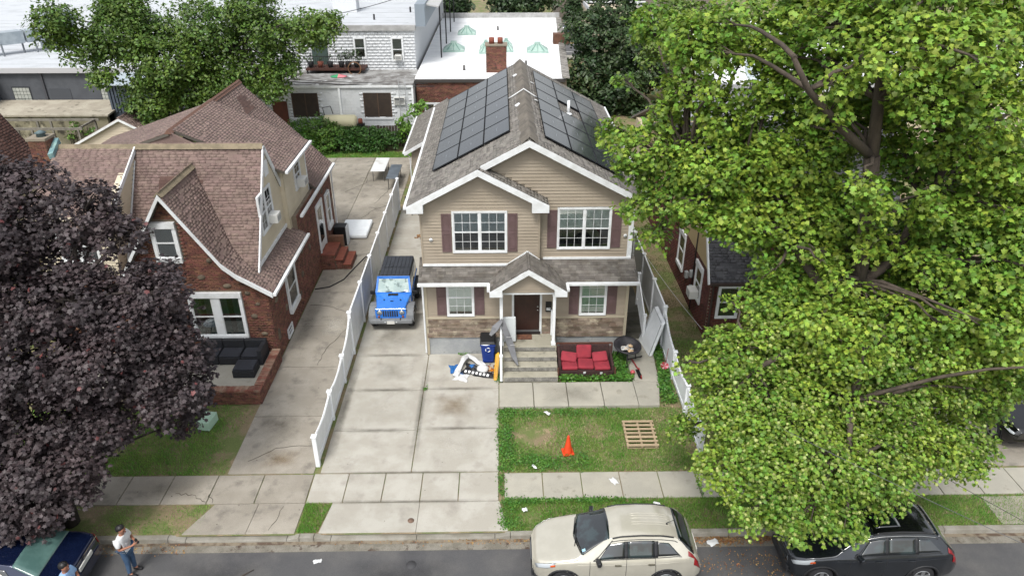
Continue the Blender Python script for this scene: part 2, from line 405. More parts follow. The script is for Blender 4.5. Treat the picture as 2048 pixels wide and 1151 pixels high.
# grime along the joints, oil and water marks: thin films with a ragged outline of their own
def stain_mat(name, col, k):
    m = bpy.data.materials.new(name); m.use_nodes = True; N, L = m.node_tree.nodes, m.node_tree.links; b = N['Principled BSDF']; b.inputs['Base Color'].default_value = (*lin(col), 1); b.inputs['Roughness'].default_value = .9
    tc = N.new('ShaderNodeTexCoord'); sx = N.new('ShaderNodeSeparateXYZ'); L.new(tc.outputs['Generated'], sx.inputs[0])
    def par(o):
        a = N.new('ShaderNodeMath'); a.operation = 'PINGPONG'; a.inputs[1].default_value = .5; L.new(o, a.inputs[0]); return a.outputs[0]
    mn = N.new('ShaderNodeMath'); mn.operation = 'MINIMUM'; L.new(par(sx.outputs[0]), mn.inputs[0]); L.new(par(sx.outputs[1]), mn.inputs[1])
    g = N.new('ShaderNodeNewGeometry'); nz = N.new('ShaderNodeTexNoise'); nz.inputs['Scale'].default_value = 3.5; nz.inputs['Detail'].default_value = 8; nz.inputs['Roughness'].default_value = .7; L.new(g.outputs['Position'], nz.inputs['Vector'])
    mu = N.new('ShaderNodeMath'); mu.operation = 'MULTIPLY'; L.new(mn.outputs[0], mu.inputs[0]); L.new(nz.outputs['Fac'], mu.inputs[1])
    r = N.new('ShaderNodeMapRange'); r.inputs[1].default_value = .03; r.inputs[2].default_value = .26; r.inputs[4].default_value = k; L.new(mu.outputs[0], r.inputs[0]); L.new(r.outputs[0], b.inputs['Alpha']); return m
st_g = stain_mat('joint_grime', '#4f4a40', .42); st_l = stain_mat('dust_wash', '#5d574b', .26); st_o = stain_mat('oil_mark', '#4a4438', .32); st_w = stain_mat('pale_wash', '#bdb9ae', .5); st_r = stain_mat('rust_wash', '#7d6a4f', .5)
def stain(x0, y0, x1, y1, m, z=.009): return tag(MB().add([(x0, y0, z), (x1, y0, z), (x1, y1, z), (x0, y1, z)], [(0,1,2,3)]).build('ground_stain', m), kind='structure')
for y in (18.72, 20.92, 23.12, 26.2): stain(-5.56, y-.16, -2.8, y+.14, st_g)
for y in (18.79, 20.97): stain(-2.8, y-.14, -.13, y+.12, st_g, .0093)
stain(-2.98, 16.8, -2.63, 23.1, st_g, .0096); stain(-5.6, 16.8, -5.2, 23.2, st_g, .0099); stain(-5.5, 23.3, -2.9, 24.9, st_l, .0102); stain(-4.8, 21.3, -3.4, 22.9, st_l, .0105); stain(-2.6, 22.3, -.3, 23.15, st_l, .0108)
stain(-4.7, 19.0, -3.3, 20.6, st_w, .0111); stain(-2.4, 17.2, -.7, 18.5, st_w, .0114); stain(-2.5, 19.2, -.9, 20.8, st_r, .0117); stain(-4.9, 24.2, -4.0, 25.3, st_o, .012)
for y in (15.53, 16.73): stain(-5.7, y-.1, -.15, y+.09, st_g, .009)
stain(-8.3, 18.2, -6.5, 19.8, st_o, .0125); stain(-7.4, 24.3, -6.2, 26.3, st_w, .0128); stain(-8.3, 28.4, -6, 31.8, st_l, .0131); stain(-8.3, 35.5, -5.8, 39, st_l, .0134); stain(-12, 39, -6, 45, st_l, .0137); stain(-8.3, 22.5, -7.6, 28, st_l, .014); stain(-11, 15.6, -8.7, 16.6, st_l, .009); stain(-7.6, 16.9, -6.2, 17.9, st_r, .0143)
for x0, x1 in ((-4.5, -1), (-9, -6), (.5, 5), (6, 9)): stain(x0, 12.2, x1, 13.7, stain_mat('road_wear', '#39393b', .4) if x0 == -4.5 else bpy.data.materials['road_wear'], -.146)
stain(1.2, 19.85, 3.4, 21.1, st_l, .11)

# ---------------------------------------------------------------- main beige house
siding = lambda i=False: M('beige_siding'+('_i' if i else ''), '#968b7b', .55, '#8e8373', 1.2, rnd=.03, island=i, grain=.03)
shin = lambda i=False: M('grey_shingle'+('_i' if i else ''), '#77736d', .95, '#6a6660', 3, rnd=.2, island=i, hue=.015, grain=.22, gscale=80, bump=.4, bscale=90)
shin_d = lambda i=False: M('charcoal_shingle'+('_i' if i else ''), '#66625d', .95, '#544f49', 3, rnd=.26, island=i, hue=.01, grain=.22, gscale=80, bump=.4, bscale=90)
stone = lambda: M('ledge_stone', '#85786a', .9, '#6b5c4e', 2.5, rnd=.32, hue=.014, grain=.2, gscale=50, bump=.6, bscale=35, col3='#a39885', s3=2., lo3=.55, hi3=.66)
found = M('parged_foundation', '#8d9091', .9, '#9c9e9d', 1.5, grain=.12, gscale=50, bump=.3, bscale=45, col3='#76787a', s3=3)
shut_m = M('burgundy_shutter', '#5a4746', .6, '#634f50', 3, grain=.05)
H = thing('beige_house', 'beige sided two storey house with solar panels and a gabled front porch', 'house', (.9, 23.2, 0))
XL, XR = -2.83, 4.63
c = MB(); c.box(XL, 23.2, .75, XR, 36.2, 3.5); c.build('wall', siding(), H)
c = MB(); c.box(XL-.012, 23.19, -.1, XR+.012, 36.2, .75); c.build('foundation', found, H)
c = MB(); c.prism([(XL, 23.45, 3.4), (1.34, 23.45, 3.4), (1.34, 23.45, 6.05), (-.78, 23.45, 7.2), (XL, 23.45, 6.1)], (0, 2, 0)); c.build('wall', siding(), H)
c = MB(); c.prism([(XL+.01, 23.7, 3.39), (XR-.03, 23.7, 3.39), (XR-.03, 23.7, 6.15), (.95, 23.7, 8.1), (XL+.01, 23.7, 6.1)], (0, 12.4, 0)); c.build('wall', siding(), H)
# siding boards
Pl = PL((0, 23.2, 0), (1,0,0), (0,0,1)); Pu = PL((0, 23.45, 0), (1,0,0), (0,0,1)); Pr = PL((0, 23.7, 0), (1,0,0), (0,0,1))
bd = tiles([(XL, 1.62), (XR, 1.62), (XR, 3.24), (XL, 3.24)], Pl.O, (1,0,0), (0,0,1), 99, .122, 0, .0, .012, holes=[(-2.05, 1.5, -1.0, 3.4), (2.81, 1.5, 3.86, 3.4), (.36, .5, 1.47, 3.0)], tilt=-.22, over=-.004)
bd += tiles([(XL, 3.55), (1.34, 3.55), (1.34, 6.02), (-.78, 7.2), (XL, 6.1)], Pu.O, (1,0,0), (0,0,1), 99, .122, 0, .0, .012, holes=[(-1.74, 4.14, .2, 5.76)], tilt=-.22, over=-.004)
bd += tiles([(1.35, 3.6), (XR-.03, 3.6), (XR-.03, 6.15), (.95, 8.1), (-.5, 7.3), (1.35, 6.3)], Pr.O, (1,0,0), (0,0,1), 99, .122, 0, .0, .012, holes=[(1.98, 4.15, 3.9, 5.77)], tilt=-.22, over=-.004)
pieces('siding_board', bd, siding(), siding(True), H)
# corner boards, water table
for x, y, z0, z1 in ((XL+.03, 23.17, .0, 3.25), (XR-.04, 23.165, .8, 3.25)): MB().box(x-.05, y-.03, z0, x+.05, y+.01, z1).build('corner_board', M('tan_trim', '#a39a86', .6), H)
for q in ((XL-.03, 23.4, 3.6, XL+.03, 23.44, 6.05), (1.3, 23.39, 3.6, 1.36, 23.44, 6.05)): MB().box(*q).build('corner_board', siding(), H)
c = MB(); c.box(XR-.1, 23.64, 3.6, XR+.02, 23.69, 6.1); c.build('corner_board', white_trim(), H)
c = MB(); c.box(XL-.02, 23.13, 1.57, .36, 23.19, 1.635); c.box(1.47, 23.13, 1.57, XR+.0, 23.19, 1.635); c.build('ledge_cap', M('tan_trim', '#a39a86', .6), H, bevel=.01)
# stacked ledge stone
st = tiles([(XL+.02, .76), (.35, .76), (.35, 1.56), (XL+.02, 1.56)], (0, 23.19, 0), (1,0,0), (0,0,1), .34, -.075, .008, .008, .05, stagger=-1, varw=.45, depthj=.012, jit=.03)
st += tiles([(1.48, .76), (XR-.09, .76), (XR-.09, 1.56), (1.48, 1.56)], (0, 23.19, 0), (1,0,0), (0,0,1), .34, -.075, .008, .008, .05, stagger=-1, varw=.45, depthj=.012, jit=.03)
pieces('ledge_stone', st, stone(), stone(), H)
# windows and shutters
bl_d = M('blind_blue_grey', '#8c979b', .7); bl_l = M('blind_pale', '#cdd5ce', .7); bl_b = M('curtain_navy', '#20384c', .8)  # blue-grey slats for the upper left window, paler ones elsewhere
window(Pu, H, -1.68, 4.22, .14, 5.7, 2, (3, 2), blind=bl_d, blind_h=.52)
window(Pr, H, 2.04, 4.22, 3.84, 5.71, 2, (3, 2), blind=bl_l, blind_h=.5)
window(Pl, H, -1.97, 1.74, -1.08, 3.2, 1, (3, 2), blind=bl_l, blind_h=.9)
window(Pl, H, 2.9, 1.74, 3.78, 3.2, 1, (3, 2), blind=M('blind_mint', '#aebfb2', .7), blind_h=.93)
for a, z0, z1, P in ((-2.11, 4.2, 5.66, Pu), (.22, 4.2, 5.66, Pu), (1.63, 4.22, 5.68, Pr), (3.92, 4.22, 5.68, Pr)): shutter(P, H, a, z0, a+.34, z1, shut_m)
for a in (-2.39, -1.0, 2.46, 3.86): shutter(Pl, H, a, 1.74, a+.35, 3.18, shut_m)
for x, P in ((-2.5, Pu), (4.43, Pr)):
    o = MB().lathe([(.0, -.05), (.065, -.045), (.06, .0)], (x, P.O.y-.03, 4.68), 14, 'Y').build('flood_light', white_trim(), H)
# door
dm = M('dark_red_door', '#2c1713', .4, '#331c17', 3)
c = MB(); Pl.box(c, .36, .9, .44, 3.0, .01, .05); Pl.box(c, 1.39, .9, 1.47, 3.0, .01, .05); Pl.box(c, .44, 2.93, 1.39, 3.0, .01, .05); c.build('door_frame', white_trim(), H)
c = MB(); Pl.box(c, .44, 1.03, 1.39, 2.93, .005, .03)
dr = c.build('front_door', dm, H)
for u in (.53, .95):
    for a, b in ((1.12, 1.45), (1.52, 2.15), (2.22, 2.75)):
        c = MB(); Pl.box(c, u, a, u+.35, b, .0302, .036); c.build('door_panel', dm, dr, bevel=.01)
c = MB(); Pl.box(c, .46, 1.0, 1.37, 1.06, .0305, .06); c.build('kick_strip', M('alloy', '#8f9294', .35, metal=.8), dr)
c = MB(); Pl.box(c, .4, .9, 1.43, 1.0, .0, .1); c.build('threshold', M('dark_sill', '#1a100e', .6), H)
for z in (1.93, 2.08): MB().lathe([(.0, -.07), (.032, -.06), (.026, -.0)], (1.31, 23.17, z), 12, 'Y').build('door_knob', M('chrome', '#c9c9c6', .15, metal=1), dr)
c = MB(); Pl.box(c, 1.6, 1.87, 1.82, 2.28, .03, .12); mbx = c.build('mailbox', M('black_enamel', '#0b0b0d', .35), H, bevel=.02)
def text(s, loc, size, mat, parent, rot=(R(90), 0, 0), ext=.003, name='lettering'):
    f = bpy.data.curves.new(name, 'FONT'); f.body = s; f.size = size; f.extrude = ext; f.align_x = 'CENTER'; f.align_y = 'CENTER'; f.resolution_u = 2
    t = bpy.data.objects.new(name, f); dg = bpy.context.evaluated_depsgraph_get(); COL.objects.link(t)
    bpy.context.view_layer.update(); me = bpy.data.meshes.new_from_object(t.evaluated_get(bpy.context.evaluated_depsgraph_get())); bpy.data.objects.remove(t)
    o = link(name, me, mat, None); o.data.materials.clear(); o.data.materials.append(mat); o.rotation_euler = rot; o.location = loc
    if parent is not None:
        o.parent = parent; o.matrix_parent_inverse = Matrix.Identity(4) if parent.get('local') else (Matrix.Translation(-parent.location))
    return o
c = MB(); Pl.box(c, 1.63, 1.95, 1.79, 2.06, .121, .124); c.build('number_plate', white_trim(), mbx)
text('178', (1.71, 23.2-.126, 2.005), .11, M('black_ink', '#050505', .6), mbx)
# lower front roof
def roof_slab(par, pts, th=.1, mat=None, name='roof'):
    return MB().prism(pts, (0, 0, -th)).build(name, mat or M('roof_deck', '#5a554e', .95), par)
sl_ = .55; y0, z0 = 22.76, 3.27
H_roof = roof_slab(H, [(-2.98, y0, z0), (4.85, y0, z0), (4.85, 23.75, z0+sl_*.99), (-2.98, 23.75, z0+sl_*.99)], .08)
vl = math.sqrt(1+sl_**2)
sh = tiles([(-2.98, 0), (4.85, 0), (4.85, .99*vl), (-2.98, .99*vl)], (0, y0, z0), (1,0,0), (0, 1, sl_), .3, .125, .006, .0, .012, holes=[(-.12, -1, 1.96, .55), (.1, .5, 1.75, .75)], tilt=-.06, over=.02, stagger=-1, varw=.35, depthj=.004)
# porch gable roof
px, pz, pe, pw = .92, 4.16, 3.3, 1.33
ps = (pz-pe)/pw
for sgn in (-1, 1):
    roof_slab(H, [(px, 22.05, pz), (px+sgn*pw, 22.05, pe), (px+sgn*pw, 23.0, pe), (px+sgn*.5, 23.46, pz-.5*ps), (px, 23.46, pz)], .07)
    k = math.hypot(1, ps); O = (px+sgn*pw, 22.03 if sgn < 0 else 23.44, pe)
    U = (0, -sgn, 0) ; L0 = 1.41
    poly = [(0, 0), (.95, 0), (1.41, .83*k), (1.41, pw*k), (0, pw*k)] if sgn < 0 else [(1.41, 0), (.46, 0), (0, .83*k), (0, pw*k), (1.41, pw*k)]
    if sgn < 0: O, U = (px+sgn*pw, 23.44, pe), (0, -1, 0); poly = [(1.41, 0), (.46, 0), (0, .83*k), (0, pw*k), (1.41, pw*k)]
    else: O, U = (px+sgn*pw, 22.03, pe), (0, 1, 0); poly = [(0, 0), (.95, 0), (1.41, .83*k), (1.41, pw*k), (0, pw*k)]
    sh += tiles(poly, O, U, (-sgn, 0, ps), .3, .125, .006, 0, .012, tilt=-.06, over=.02, stagger=-1, varw=.35, depthj=.004, out=.002)
pieces('roof_shingle', sh, shin_d(), shin_d(True), H, 300, 'porch_shingles')
c = MB()
for i in range(7): c.prism([(px-.13, 22.02+i*.2, pz-.075), (px, 22.02+i*.2, pz+.02), (px+.13, 22.02+i*.2, pz-.075), (px, 22.02+i*.2, pz-.01)], (0, .195, .008))
c.build('ridge_cap', shin_d(), H)
def rake(par, a, b, h=.2, th=.05, mat=None, name='rake_board', drop=.0):
    a, b = Vector(a), Vector(b); m = MB(); m.prism([a, b, b-Vector((0,0,h)), a-Vector((0,0,h))], (0, -th, 0)); return m.build(name, mat or white_trim(), par)
for sgn in (-1, 1):
    rake(H, (px, 22.05, pz+.0), (px+sgn*(pw+.02), 22.05, pe-.01), .2)
    c = MB(); c.prism([(px+sgn*(pw+.023), 21.99, pe-.012), (px+sgn*(pw+.023), 21.99, pe-.19), (px+sgn*(pw-.42), 21.99, pe-.19), (px+sgn*(pw-.42), 21.99, pe+.08)], (0, .33, 0)); c.build('cornice_return', white_trim(), H)
c = MB(); c.prism([(px-1.3, 22.3, 3.12), (px+1.3, 22.3, 3.12), (px+1.3, 22.3, 3.25), (px, 22.3, pz-.08), (px-1.3, 22.3, 3.25)], (0, .06, 0)); pg = c.build('porch_gable', siding(), H)
bd = tiles([(px-.93, 3.14), (px+.93, 3.14), (px+.93, 3.5), (px, pz-.12), (px-.93, 3.5)], (0, 22.3, 0), (1,0,0), (0,0,1), 99, .115, 0, 0, .012, tilt=-.22, over=-.004)
pieces('siding_board', bd, siding(), siding(True), H)
c = MB(); c.box(px-1.0, 22.28, 3.06, px+1.0, 23.2, 3.12); c.build('porch_ceiling', white_trim(), H)
for x, top in ((-.03, 3.1), (1.86, 3.1)):
    c = MB(); c.box(x-.055, 22.32, .92, x+.055, 22.43, 3.1); p = c.build('porch_post', white_vinyl(), H, bevel=.01)
    c = MB(); c.box(x-.08, 22.295, .92, x+.08, 22.455, 1.02); c.box(x-.07, 22.31, 2.95, x+.07, 22.44, 3.06); c.build('post_collar', white_vinyl(), p)
# gutters of the porch roof
def gutter(pts, par=None, r=.06, mat=None, name='gutter'):
    m = MB()
    for a, b in zip(pts, pts[1:]): m.bar(a, b, 2*r, 2*r*.9)
    return m.build(name, mat or white_trim(), par or H, bevel=.015)
gutter([(-3.0, 22.7, 3.24), (-.45, 22.7, 3.24)]); gutter([(2.3, 22.7, 3.24), (4.92, 22.7, 3.24)])
gutter([(-.47, 22.72, 3.24), (-.47, 22.25, 3.22)]); gutter([(2.32, 22.72, 3.24), (2.32, 22.25, 3.22)])
gutter([(-2.88, 22.95, 3.2), (-2.88, 23.12, 3.0), (-2.88, 23.12, .12)], r=.035, name='downspout')
gutter([(XR+.04, 23.66, 3.6), (XR+.04, 23.66, 6.0)], r=.035, name='downspout')
c = MB(); c.box(XL, 23.34, 3.66, .35, 23.42, 3.73); c.box(1.5, 23.6, 3.78, XR+.05, 23.68, 3.85); c.bar((.2, 23.38, 3.68), (.92, 23.38, 4.2), .06); c.bar((.92, 23.38, 4.2), (1.36, 23.38, 3.86), .06); c.build('wall_flashing', white_trim(), H)
# main roof
RX, RZ, RS, EZ = .95, 8.28, .53, 6.05
LX, RXE = -3.25, 5.15
roof_slab(H, [(RX, 23.35, RZ), (-.78, 23.35, RZ-RS*1.73), (-.78, 23.1, RZ-RS*1.73), (LX, 23.1, EZ), (LX, 36.3, EZ), (RX, 36.3, RZ)], .12)
roof_slab(H, [(RX, 23.35, RZ), (RX, 36.3, RZ), (RXE, 36.3, EZ), (RXE, 23.35, EZ)], .12)
roof_slab(H, [(-.78, 23.1, 7.36), (-.78, 23.72, 7.36), (1.62, 23.72, 6.09), (1.62, 23.1, 6.09)], .1)
k = math.hypot(1, RS)
sh = tiles([(0, 0), (13.2, 0), (13.2, 2.47*k), (12.95, 2.47*k), (12.95, 4.2*k), (0, 4.2*k)], (LX, 36.3, EZ), (0, -1, 0), (1, 0, RS), .31, .13, .006, 0, .012, holes=[(.9, .95, 10.7, 3.95)], tilt=-.06, over=.02, stagger=-1, varw=.3, depthj=.004)
sh += tiles([(0, 0), (12.95, 0), (12.95, 4.2*k), (0, 4.2*k)], (RXE, 23.35, EZ), (0, 1, 0), (-1, 0, RS), .31, .13, .006, 0, .012, holes=[(1.5, 1.1, 11.3, 4.0)], tilt=-.06, over=.02, stagger=-1, varw=.3, depthj=.004)
sh += tiles([(6.2, 1.9), (8.4, 1.9), (8.4, 3.2), (6.2, 3.2)], (RXE, 23.35, EZ), (0, 1, 0), (-1, 0, RS), .31, .13, .006, 0, .012, tilt=-.06, over=.02, stagger=-1, varw=.3)
sh += tiles([(0, 0), (.6, 0), (.6, 2.68), (0, 2.68)], (1.6, 23.1, 6.11), (0, 1, 0), (-1, 0, .529), .31, .13, .006, 0, .012, tilt=-.06, over=.02, stagger=-1, varw=.3)
pieces('main_roof_shingle', sh, shin(), shin(True), H, 300, 'main_roof_shingles')
c = MB()
c.grid(lambda u, v: (RX+(.34*(u-.5)*2), 23.36+12.94*v, RZ+.1-.62*abs(u-.5)*.8-.06*(2*abs(u-.5))**2+.03*abs(math.sin(v*31))), 10, 124)
rv = c.build('ridge_vent', M('ridge_shingle', '#6b655c', .95, '#57524b', 2, grain=.2, bump=.4), H)
# rakes, returns, gutters
rake(H, (RX, 23.35, RZ-.005), (-.72, 23.35, RZ-RS*1.67-.005), .22); rake(H, (RX, 23.35, RZ-.005), (RXE, 23.35, EZ-.005), .22)
rake(H, (-.78, 23.1, 7.365), (LX, 23.1, EZ-.005), .22); rake(H, (-.78, 23.1, 7.36), (1.64, 23.1, 6.075), .22)
for x0, x1, z1, z2 in ((LX+.0, -2.68, 6.0, 6.3), (1.64, 1.05, 6.02, 6.34)):
    c = MB(); c.prism([(x0, 23.04, z1), (x0, 23.04, 5.82), (x1, 23.04, 5.82), (x1, 23.04, z2)], (0, .41, 0)); c.build('cornice_return', white_trim(), H)
gutter([(LX-.05, 23.1, EZ-.06), (LX-.05, 36.3, EZ-.06)]); gutter([(RXE+.05, 23.35, EZ-.06), (RXE+.05, 36.3, EZ-.06)])
gutter([(LX-.02, 36.2, EZ-.1), (-3.0, 36.25, 5.7), (-3.0, 36.25, .2)], r=.035, name='downspout')
# solar panels
def solar_mat():
    m = bpy.data.materials.new('solar_glass'); m.use_nodes = True; N, L = m.node_tree.nodes, m.node_tree.links; b = N['Principled BSDF']
    tc = N.new('ShaderNodeTexCoord'); mp = N.new('ShaderNodeMapping'); mp.inputs['Scale'].default_value = (10, 6, 1); mp.inputs['Location'].default_value = (5, 3, 0)
    L.new(tc.outputs['Object'], mp.inputs[0]); br = N.new('ShaderNodeTexBrick'); br.offset = 0; br.inputs['Scale'].default_value = 1
    br.inputs['Color1'].default_value = (.012, .015, .022, 1); br.inputs['Color2'].default_value = (.016, .02, .028, 1); br.inputs['Mortar'].default_value = (.05, .055, .065, 1)
    br.inputs['Mortar Size'].default_value = .012; br.inputs['Brick Width'].default_value = 1; br.inputs['Row Height'].default_value = 1
    L.new(mp.outputs[0], br.inputs[0]); L.new(br.outputs[0], b.inputs['Base Color']); b.inputs['Roughness'].default_value = .12; b.inputs['Coat Weight'].default_value = .0; b.inputs['Specular IOR Level'].default_value = .25; b.inputs['Coat Roughness'].default_value = .18
    return m
SM = solar_mat(); fr_m = M('black_frame', '#0c0d10', .7)
def solar(O, U, V, w, h):
    U, V = Vector(U).normalized(), Vector(V).normalized(); Nn = U.cross(V)
    B = Matrix(((*U,), (*V,), (*Nn,))).transposed().to_4x4(); B.translation = Vector(O)+U*w/2+V*h/2+Nn*.1
    for (nm, mt, fn) in SOLAR:
        o = bpy.data.objects.new(nm, fn)
        COL.objects.link(o)
        if nm == 'solar_panel': o.parent = H; o.matrix_local = Matrix.Translation(-H.location) @ B; root = o
        else: o.parent = root
def mk(fn, mt):
    m = MB(); fn(m); me = bpy.data.meshes.new('panel'); me.from_pydata(m.v, [], m.f); me.materials.append(mt); return me
w_, h_ = 1.72, 1.05
SOLAR = [('solar_panel', None, mk(lambda m: m.box(-w_/2, -h_/2, -.02, w_/2, h_/2, .012), SM)),
 ('panel_frame', None, mk(lambda m: [m.box(*q) for q in ((-w_/2, -h_/2, -.022, w_/2, -h_/2+.02, .018), (-w_/2, h_/2-.02, -.022, w_/2, h_/2, .018), (-w_/2, -h_/2+.02, -.022, -w_/2+.02, h_/2-.02, .018), (w_/2-.02, -h_/2+.02, -.022, w_/2, h_/2-.02, .018))], fr_m)),
 ('bus_bar', None, mk(lambda m: [m.box(-.16, -.005, .0125, .16, .005, .0145)], M('silver_tape', '#878c94', .5)))]
for i in range(6):
    for j in range(3): solar((-2.46+j*.947, 25.3+1.75*(i+1)-.02, EZ+RS*(.79+j*.947)), (0, -1, 0), (1, 0, RS), w_, h_)
    for j in range(3):
        if not (j == 1 and i == 3): solar((4.3-j*.947, 24.5+1.77*i, EZ+RS*(.85+j*.947)), (0, 1, 0), (-1, 0, RS), w_, h_)
c = MB().tube([(2.85, 30.3, 7.2), (2.85, 30.3, 7.85)], .06, 12).build('vent_pipe', white_vinyl(), H)
c = MB().lathe([(.16, 0), (.15, .02), (.07, .06)], (2.85, 30.3, 7.28), 14).build('pipe_flashing', white_vinyl(), H)
c = MB(); c.tube([(.3, 30.0, 8.0), (.52, 30.0, 8.14), (.95, 29.98, 8.42), (1.38, 30.0, 8.14), (1.5, 30.05, 8.06)], .025, 6); c.build('conduit', white_trim(), H)
c = MB()
for x, y in ((.62, 28.3), (.7, 28.35), (.62, 33.6), (.7, 33.6), (1.45, 29.5), (1.4, 32.5)): MB().obox((x, y, RZ-RS*abs(RX-x)+.06), .1, .16, .03, (0, .45 if x > RX else -.45, .4)).build('roof_bracket', white_trim(), H)
# steps and landing
ST = conc_step()
c = MB()
for i in range(4): c.box(.02, 21.2+.35*i if i else 21.22, 0 if i == 0 else .2*i+.102, 1.98, 23.19 if i == 3 else 21.55+.35*i+.02, .3+.2*i)
for i in range(3): pass
stp = c.build('front_steps', ST, H, bevel=.02)
c = MB()
for i in range(4): c.box(.06, 21.2+.35*i-.004, .115+.2*i, 1.94, 21.21+.35*i+.012, .275+.2*i)
c.build('step_riser', M('riser_aggregate', '#83817b', .95, '#66645f', 5, grain=.35, gscale=28, bump=.8, bscale=30), stp)
# railings of the stair
def rail(x, par):
    m = MB(); m.box(x-.045, 21.22, .1, x+.045, 21.32, 1.15); m.box(x-.06, 21.205, 1.15, x+.06, 21.335, 1.19)
    m.bar((x, 21.3, 1.02), (x, 22.34, 1.8), .045, .07); m.bar((x, 21.3, .32), (x, 22.34, 1.05), .04, .05)
    for i in range(7):
        y = 21.42+i*.13; m.box(x-.014, y-.014, .36+(y-21.3)*.72, x+.014, y+.014, 1.02+(y-21.3)*.75)
    return m.build('stair_railing', white_vinyl(), par)
rail(-.05, H)
m = MB(); m.bar((1.86, 22.42, 1.85), (1.86, 23.15, 1.85), .045, .07); m.bar((1.86, 22.42, 1.05), (1.86, 23.15, 1.05), .04, .05)
for i in range(6): m.box(1.846, 22.52+i*.11, 1.06, 1.874, 22.548+i*.11, 1.84)
m.box(1.8, 22.98, .93, 1.9, 23.08, 1.98); m.build('landing_railing', white_vinyl(), H)
# side stoop
m = MB()
for i in range(4): m.box(XR+.02, 24.0+.3*i, 0, 5.55, 27, .2+.19*i)
m.build('side_steps', M('dark_concrete', '#5b5850', .9, '#4b4a42', 2), H)
m = MB(); m.box(5.42, 23.78, .0, 5.52, 23.88, 1.25); m.box(5.4, 23.76, 1.25, 5.54, 23.9, 1.3); m.bar((5.47, 23.85, 1.15), (5.47, 25.5, 1.95), .05, .07); m.bar((5.47, 23.85, .3), (5.47, 25.5, 1.05), .05, .05); m.box(5.42, 25.5, .3, 5.52, 25.6, 2.15); m.box(5.4, 25.48, 2.15, 5.54, 25.62, 2.2)
for i in range(11): m.box(5.455, 24.0+i*.13, .4+i*.06, 5.485, 24.03+i*.13, 1.2+i*.063)
m.build('side_railing', white_vinyl(), H)
m = MB(); m.box(.55, 22.72, .921, 1.1, 23.05, .935); tag(m.build('doormat', M('coir_mat', '#6b4732', .95, '#55362a', 8, grain=.2)), 'brown doormat in front of the dark red door', 'doormat')
# ---------------------------------------------------------------- roofs made of sloping planes
def roof_plane(par, pts, out, du=.26, dv=.108, th=.1, deck=None, holes=(), name='roof_deck', **kw):
    P = [Vector(p) for p in pts]; Nn = Vector((0,0,0))
    for i in range(len(P)): Nn += P[i].cross(P[(i+1) % len(P)])
    Nn.normalize()
    if Nn.z < 0: Nn = -Nn
    V = Vector((0,0,1))-Nn*Nn.z; V.normalize(); U = V.cross(Nn); O = P[0]
    poly = [((p-O).dot(U), (p-O).dot(V)) for p in P]
    a = dict(gap=.004, gapv=0, th=.01, tilt=-.05, over=.018, stagger=-1, varw=.3, depthj=.004); a.update(kw)
    out += tiles(poly, O, U, V, du, dv, holes=holes, **a)
    return MB().prism([p-Nn*.002 for p in P], -Nn*th).build(name, deck or M('roof_deck', '#5a554e', .95), par)
def bricks(poly, O, U, V, holes=(), du=.2, dv=.072): return tiles(poly, O, U, V, du, dv, .012, .012, .02, holes=holes, depthj=.003, jit=.006, stagger=.5)
def ridge_caps(par, a, b, mat, w=.16, step=.16, lift=.05):
    a, b = Vector(a), Vector(b); d = b-a; n = max(2, int(d.length/step)); m = MB(); s = d.normalized().cross(Vector((0,0,1))).normalized()
    for i in range(n):
        p, q = a+d*i/n, a+d*(i+1.15)/n
        m.add([p-s*w-Vector((0,0,.1)), p+Vector((0,0,lift+.012)), p+s*w-Vector((0,0,.1)), q-s*w-Vector((0,0,.11)), q+Vector((0,0,lift)), q+s*w-Vector((0,0,.11))], [(0,1,4,3),(1,2,5,4),(0,2,1)])
    o = m.build('ridge_cap', mat, par); o['kind'] = 'stuff'; return o
brk = lambda i=False: M('red_brick'+('_i' if i else ''), '#714b3d', .9, '#5d3d32', 2.5, rnd=.3, island=i, hue=.018, grain=.2, gscale=45, bump=.5, bscale=50, col3='#3d2a28', s3=5, lo3=.6, hi3=.66)
mort = M('mortar', '#7d7263', .95, '#6a5f52', 2, grain=.15)
brsh = lambda i=False: M('brown_shingle'+('_i' if i else ''), '#7a6861', .95, '#6d5c56', 1.5, rnd=.085, island=i, hue=.01, grain=.2, gscale=80, bump=.4, bscale=90)
cream = lambda i=False: M('cream_siding'+('_i' if i else ''), '#c2b8a2', .55, '#b9ae96', 1.2, rnd=.03, island=i)
fld = M('field_stone', '#6d6353', .95, '#54493f', 4, rnd=.25, grain=.25, bump=.8, bscale=20)
def rock(par, P, u, v, w, h, mat=None, name='field_stone'):
    m = MB(); n = 9
    ring = [(random.uniform(.85, 1.1)*math.cos(2*math.pi*i/n), random.uniform(.85, 1.1)*math.sin(2*math.pi*i/n)) for i in range(n)]
    vs = [P.p(u+a*w, v+b*h, .005) for a, b in ring]+[P.p(u+a*w*.8, v+b*h*.8, .045) for a, b in ring]+[P.p(u, v, .06)]
    m.add(vs, [(i, (i+1) % n, n+(i+1) % n, n+i) for i in range(n)]+[(n+i, n+(i+1) % n, 2*n) for i in range(n)], True); m.build(name, mat or fld, par)
def ac_unit(par, P, u, v, w=.5, h=.34, d=.35):
    m = MB(); P.box(m, u, v, u+w, v+h, .03, .03+d); o = m.build('air_conditioner', M('ac_white', '#c9c9c4', .5), par, bevel=.015)
    m = MB(); P.box(m, u+.05, v+.05, u+w-.05, v+h-.05, .0305+d, .034+d)
    m.build('grille', M('ac_grille', '#57595a', .7), o)
    m = MB()
    for i in range(5): P.box(m, u+.05, v+.07+i*.05, u+w-.05, v+.085+i*.05, .0345+d, .042+d)
    m.build('grille_slat', M('ac_white', '#c9c9c4', .5), o)['kind'] = 'stuff'

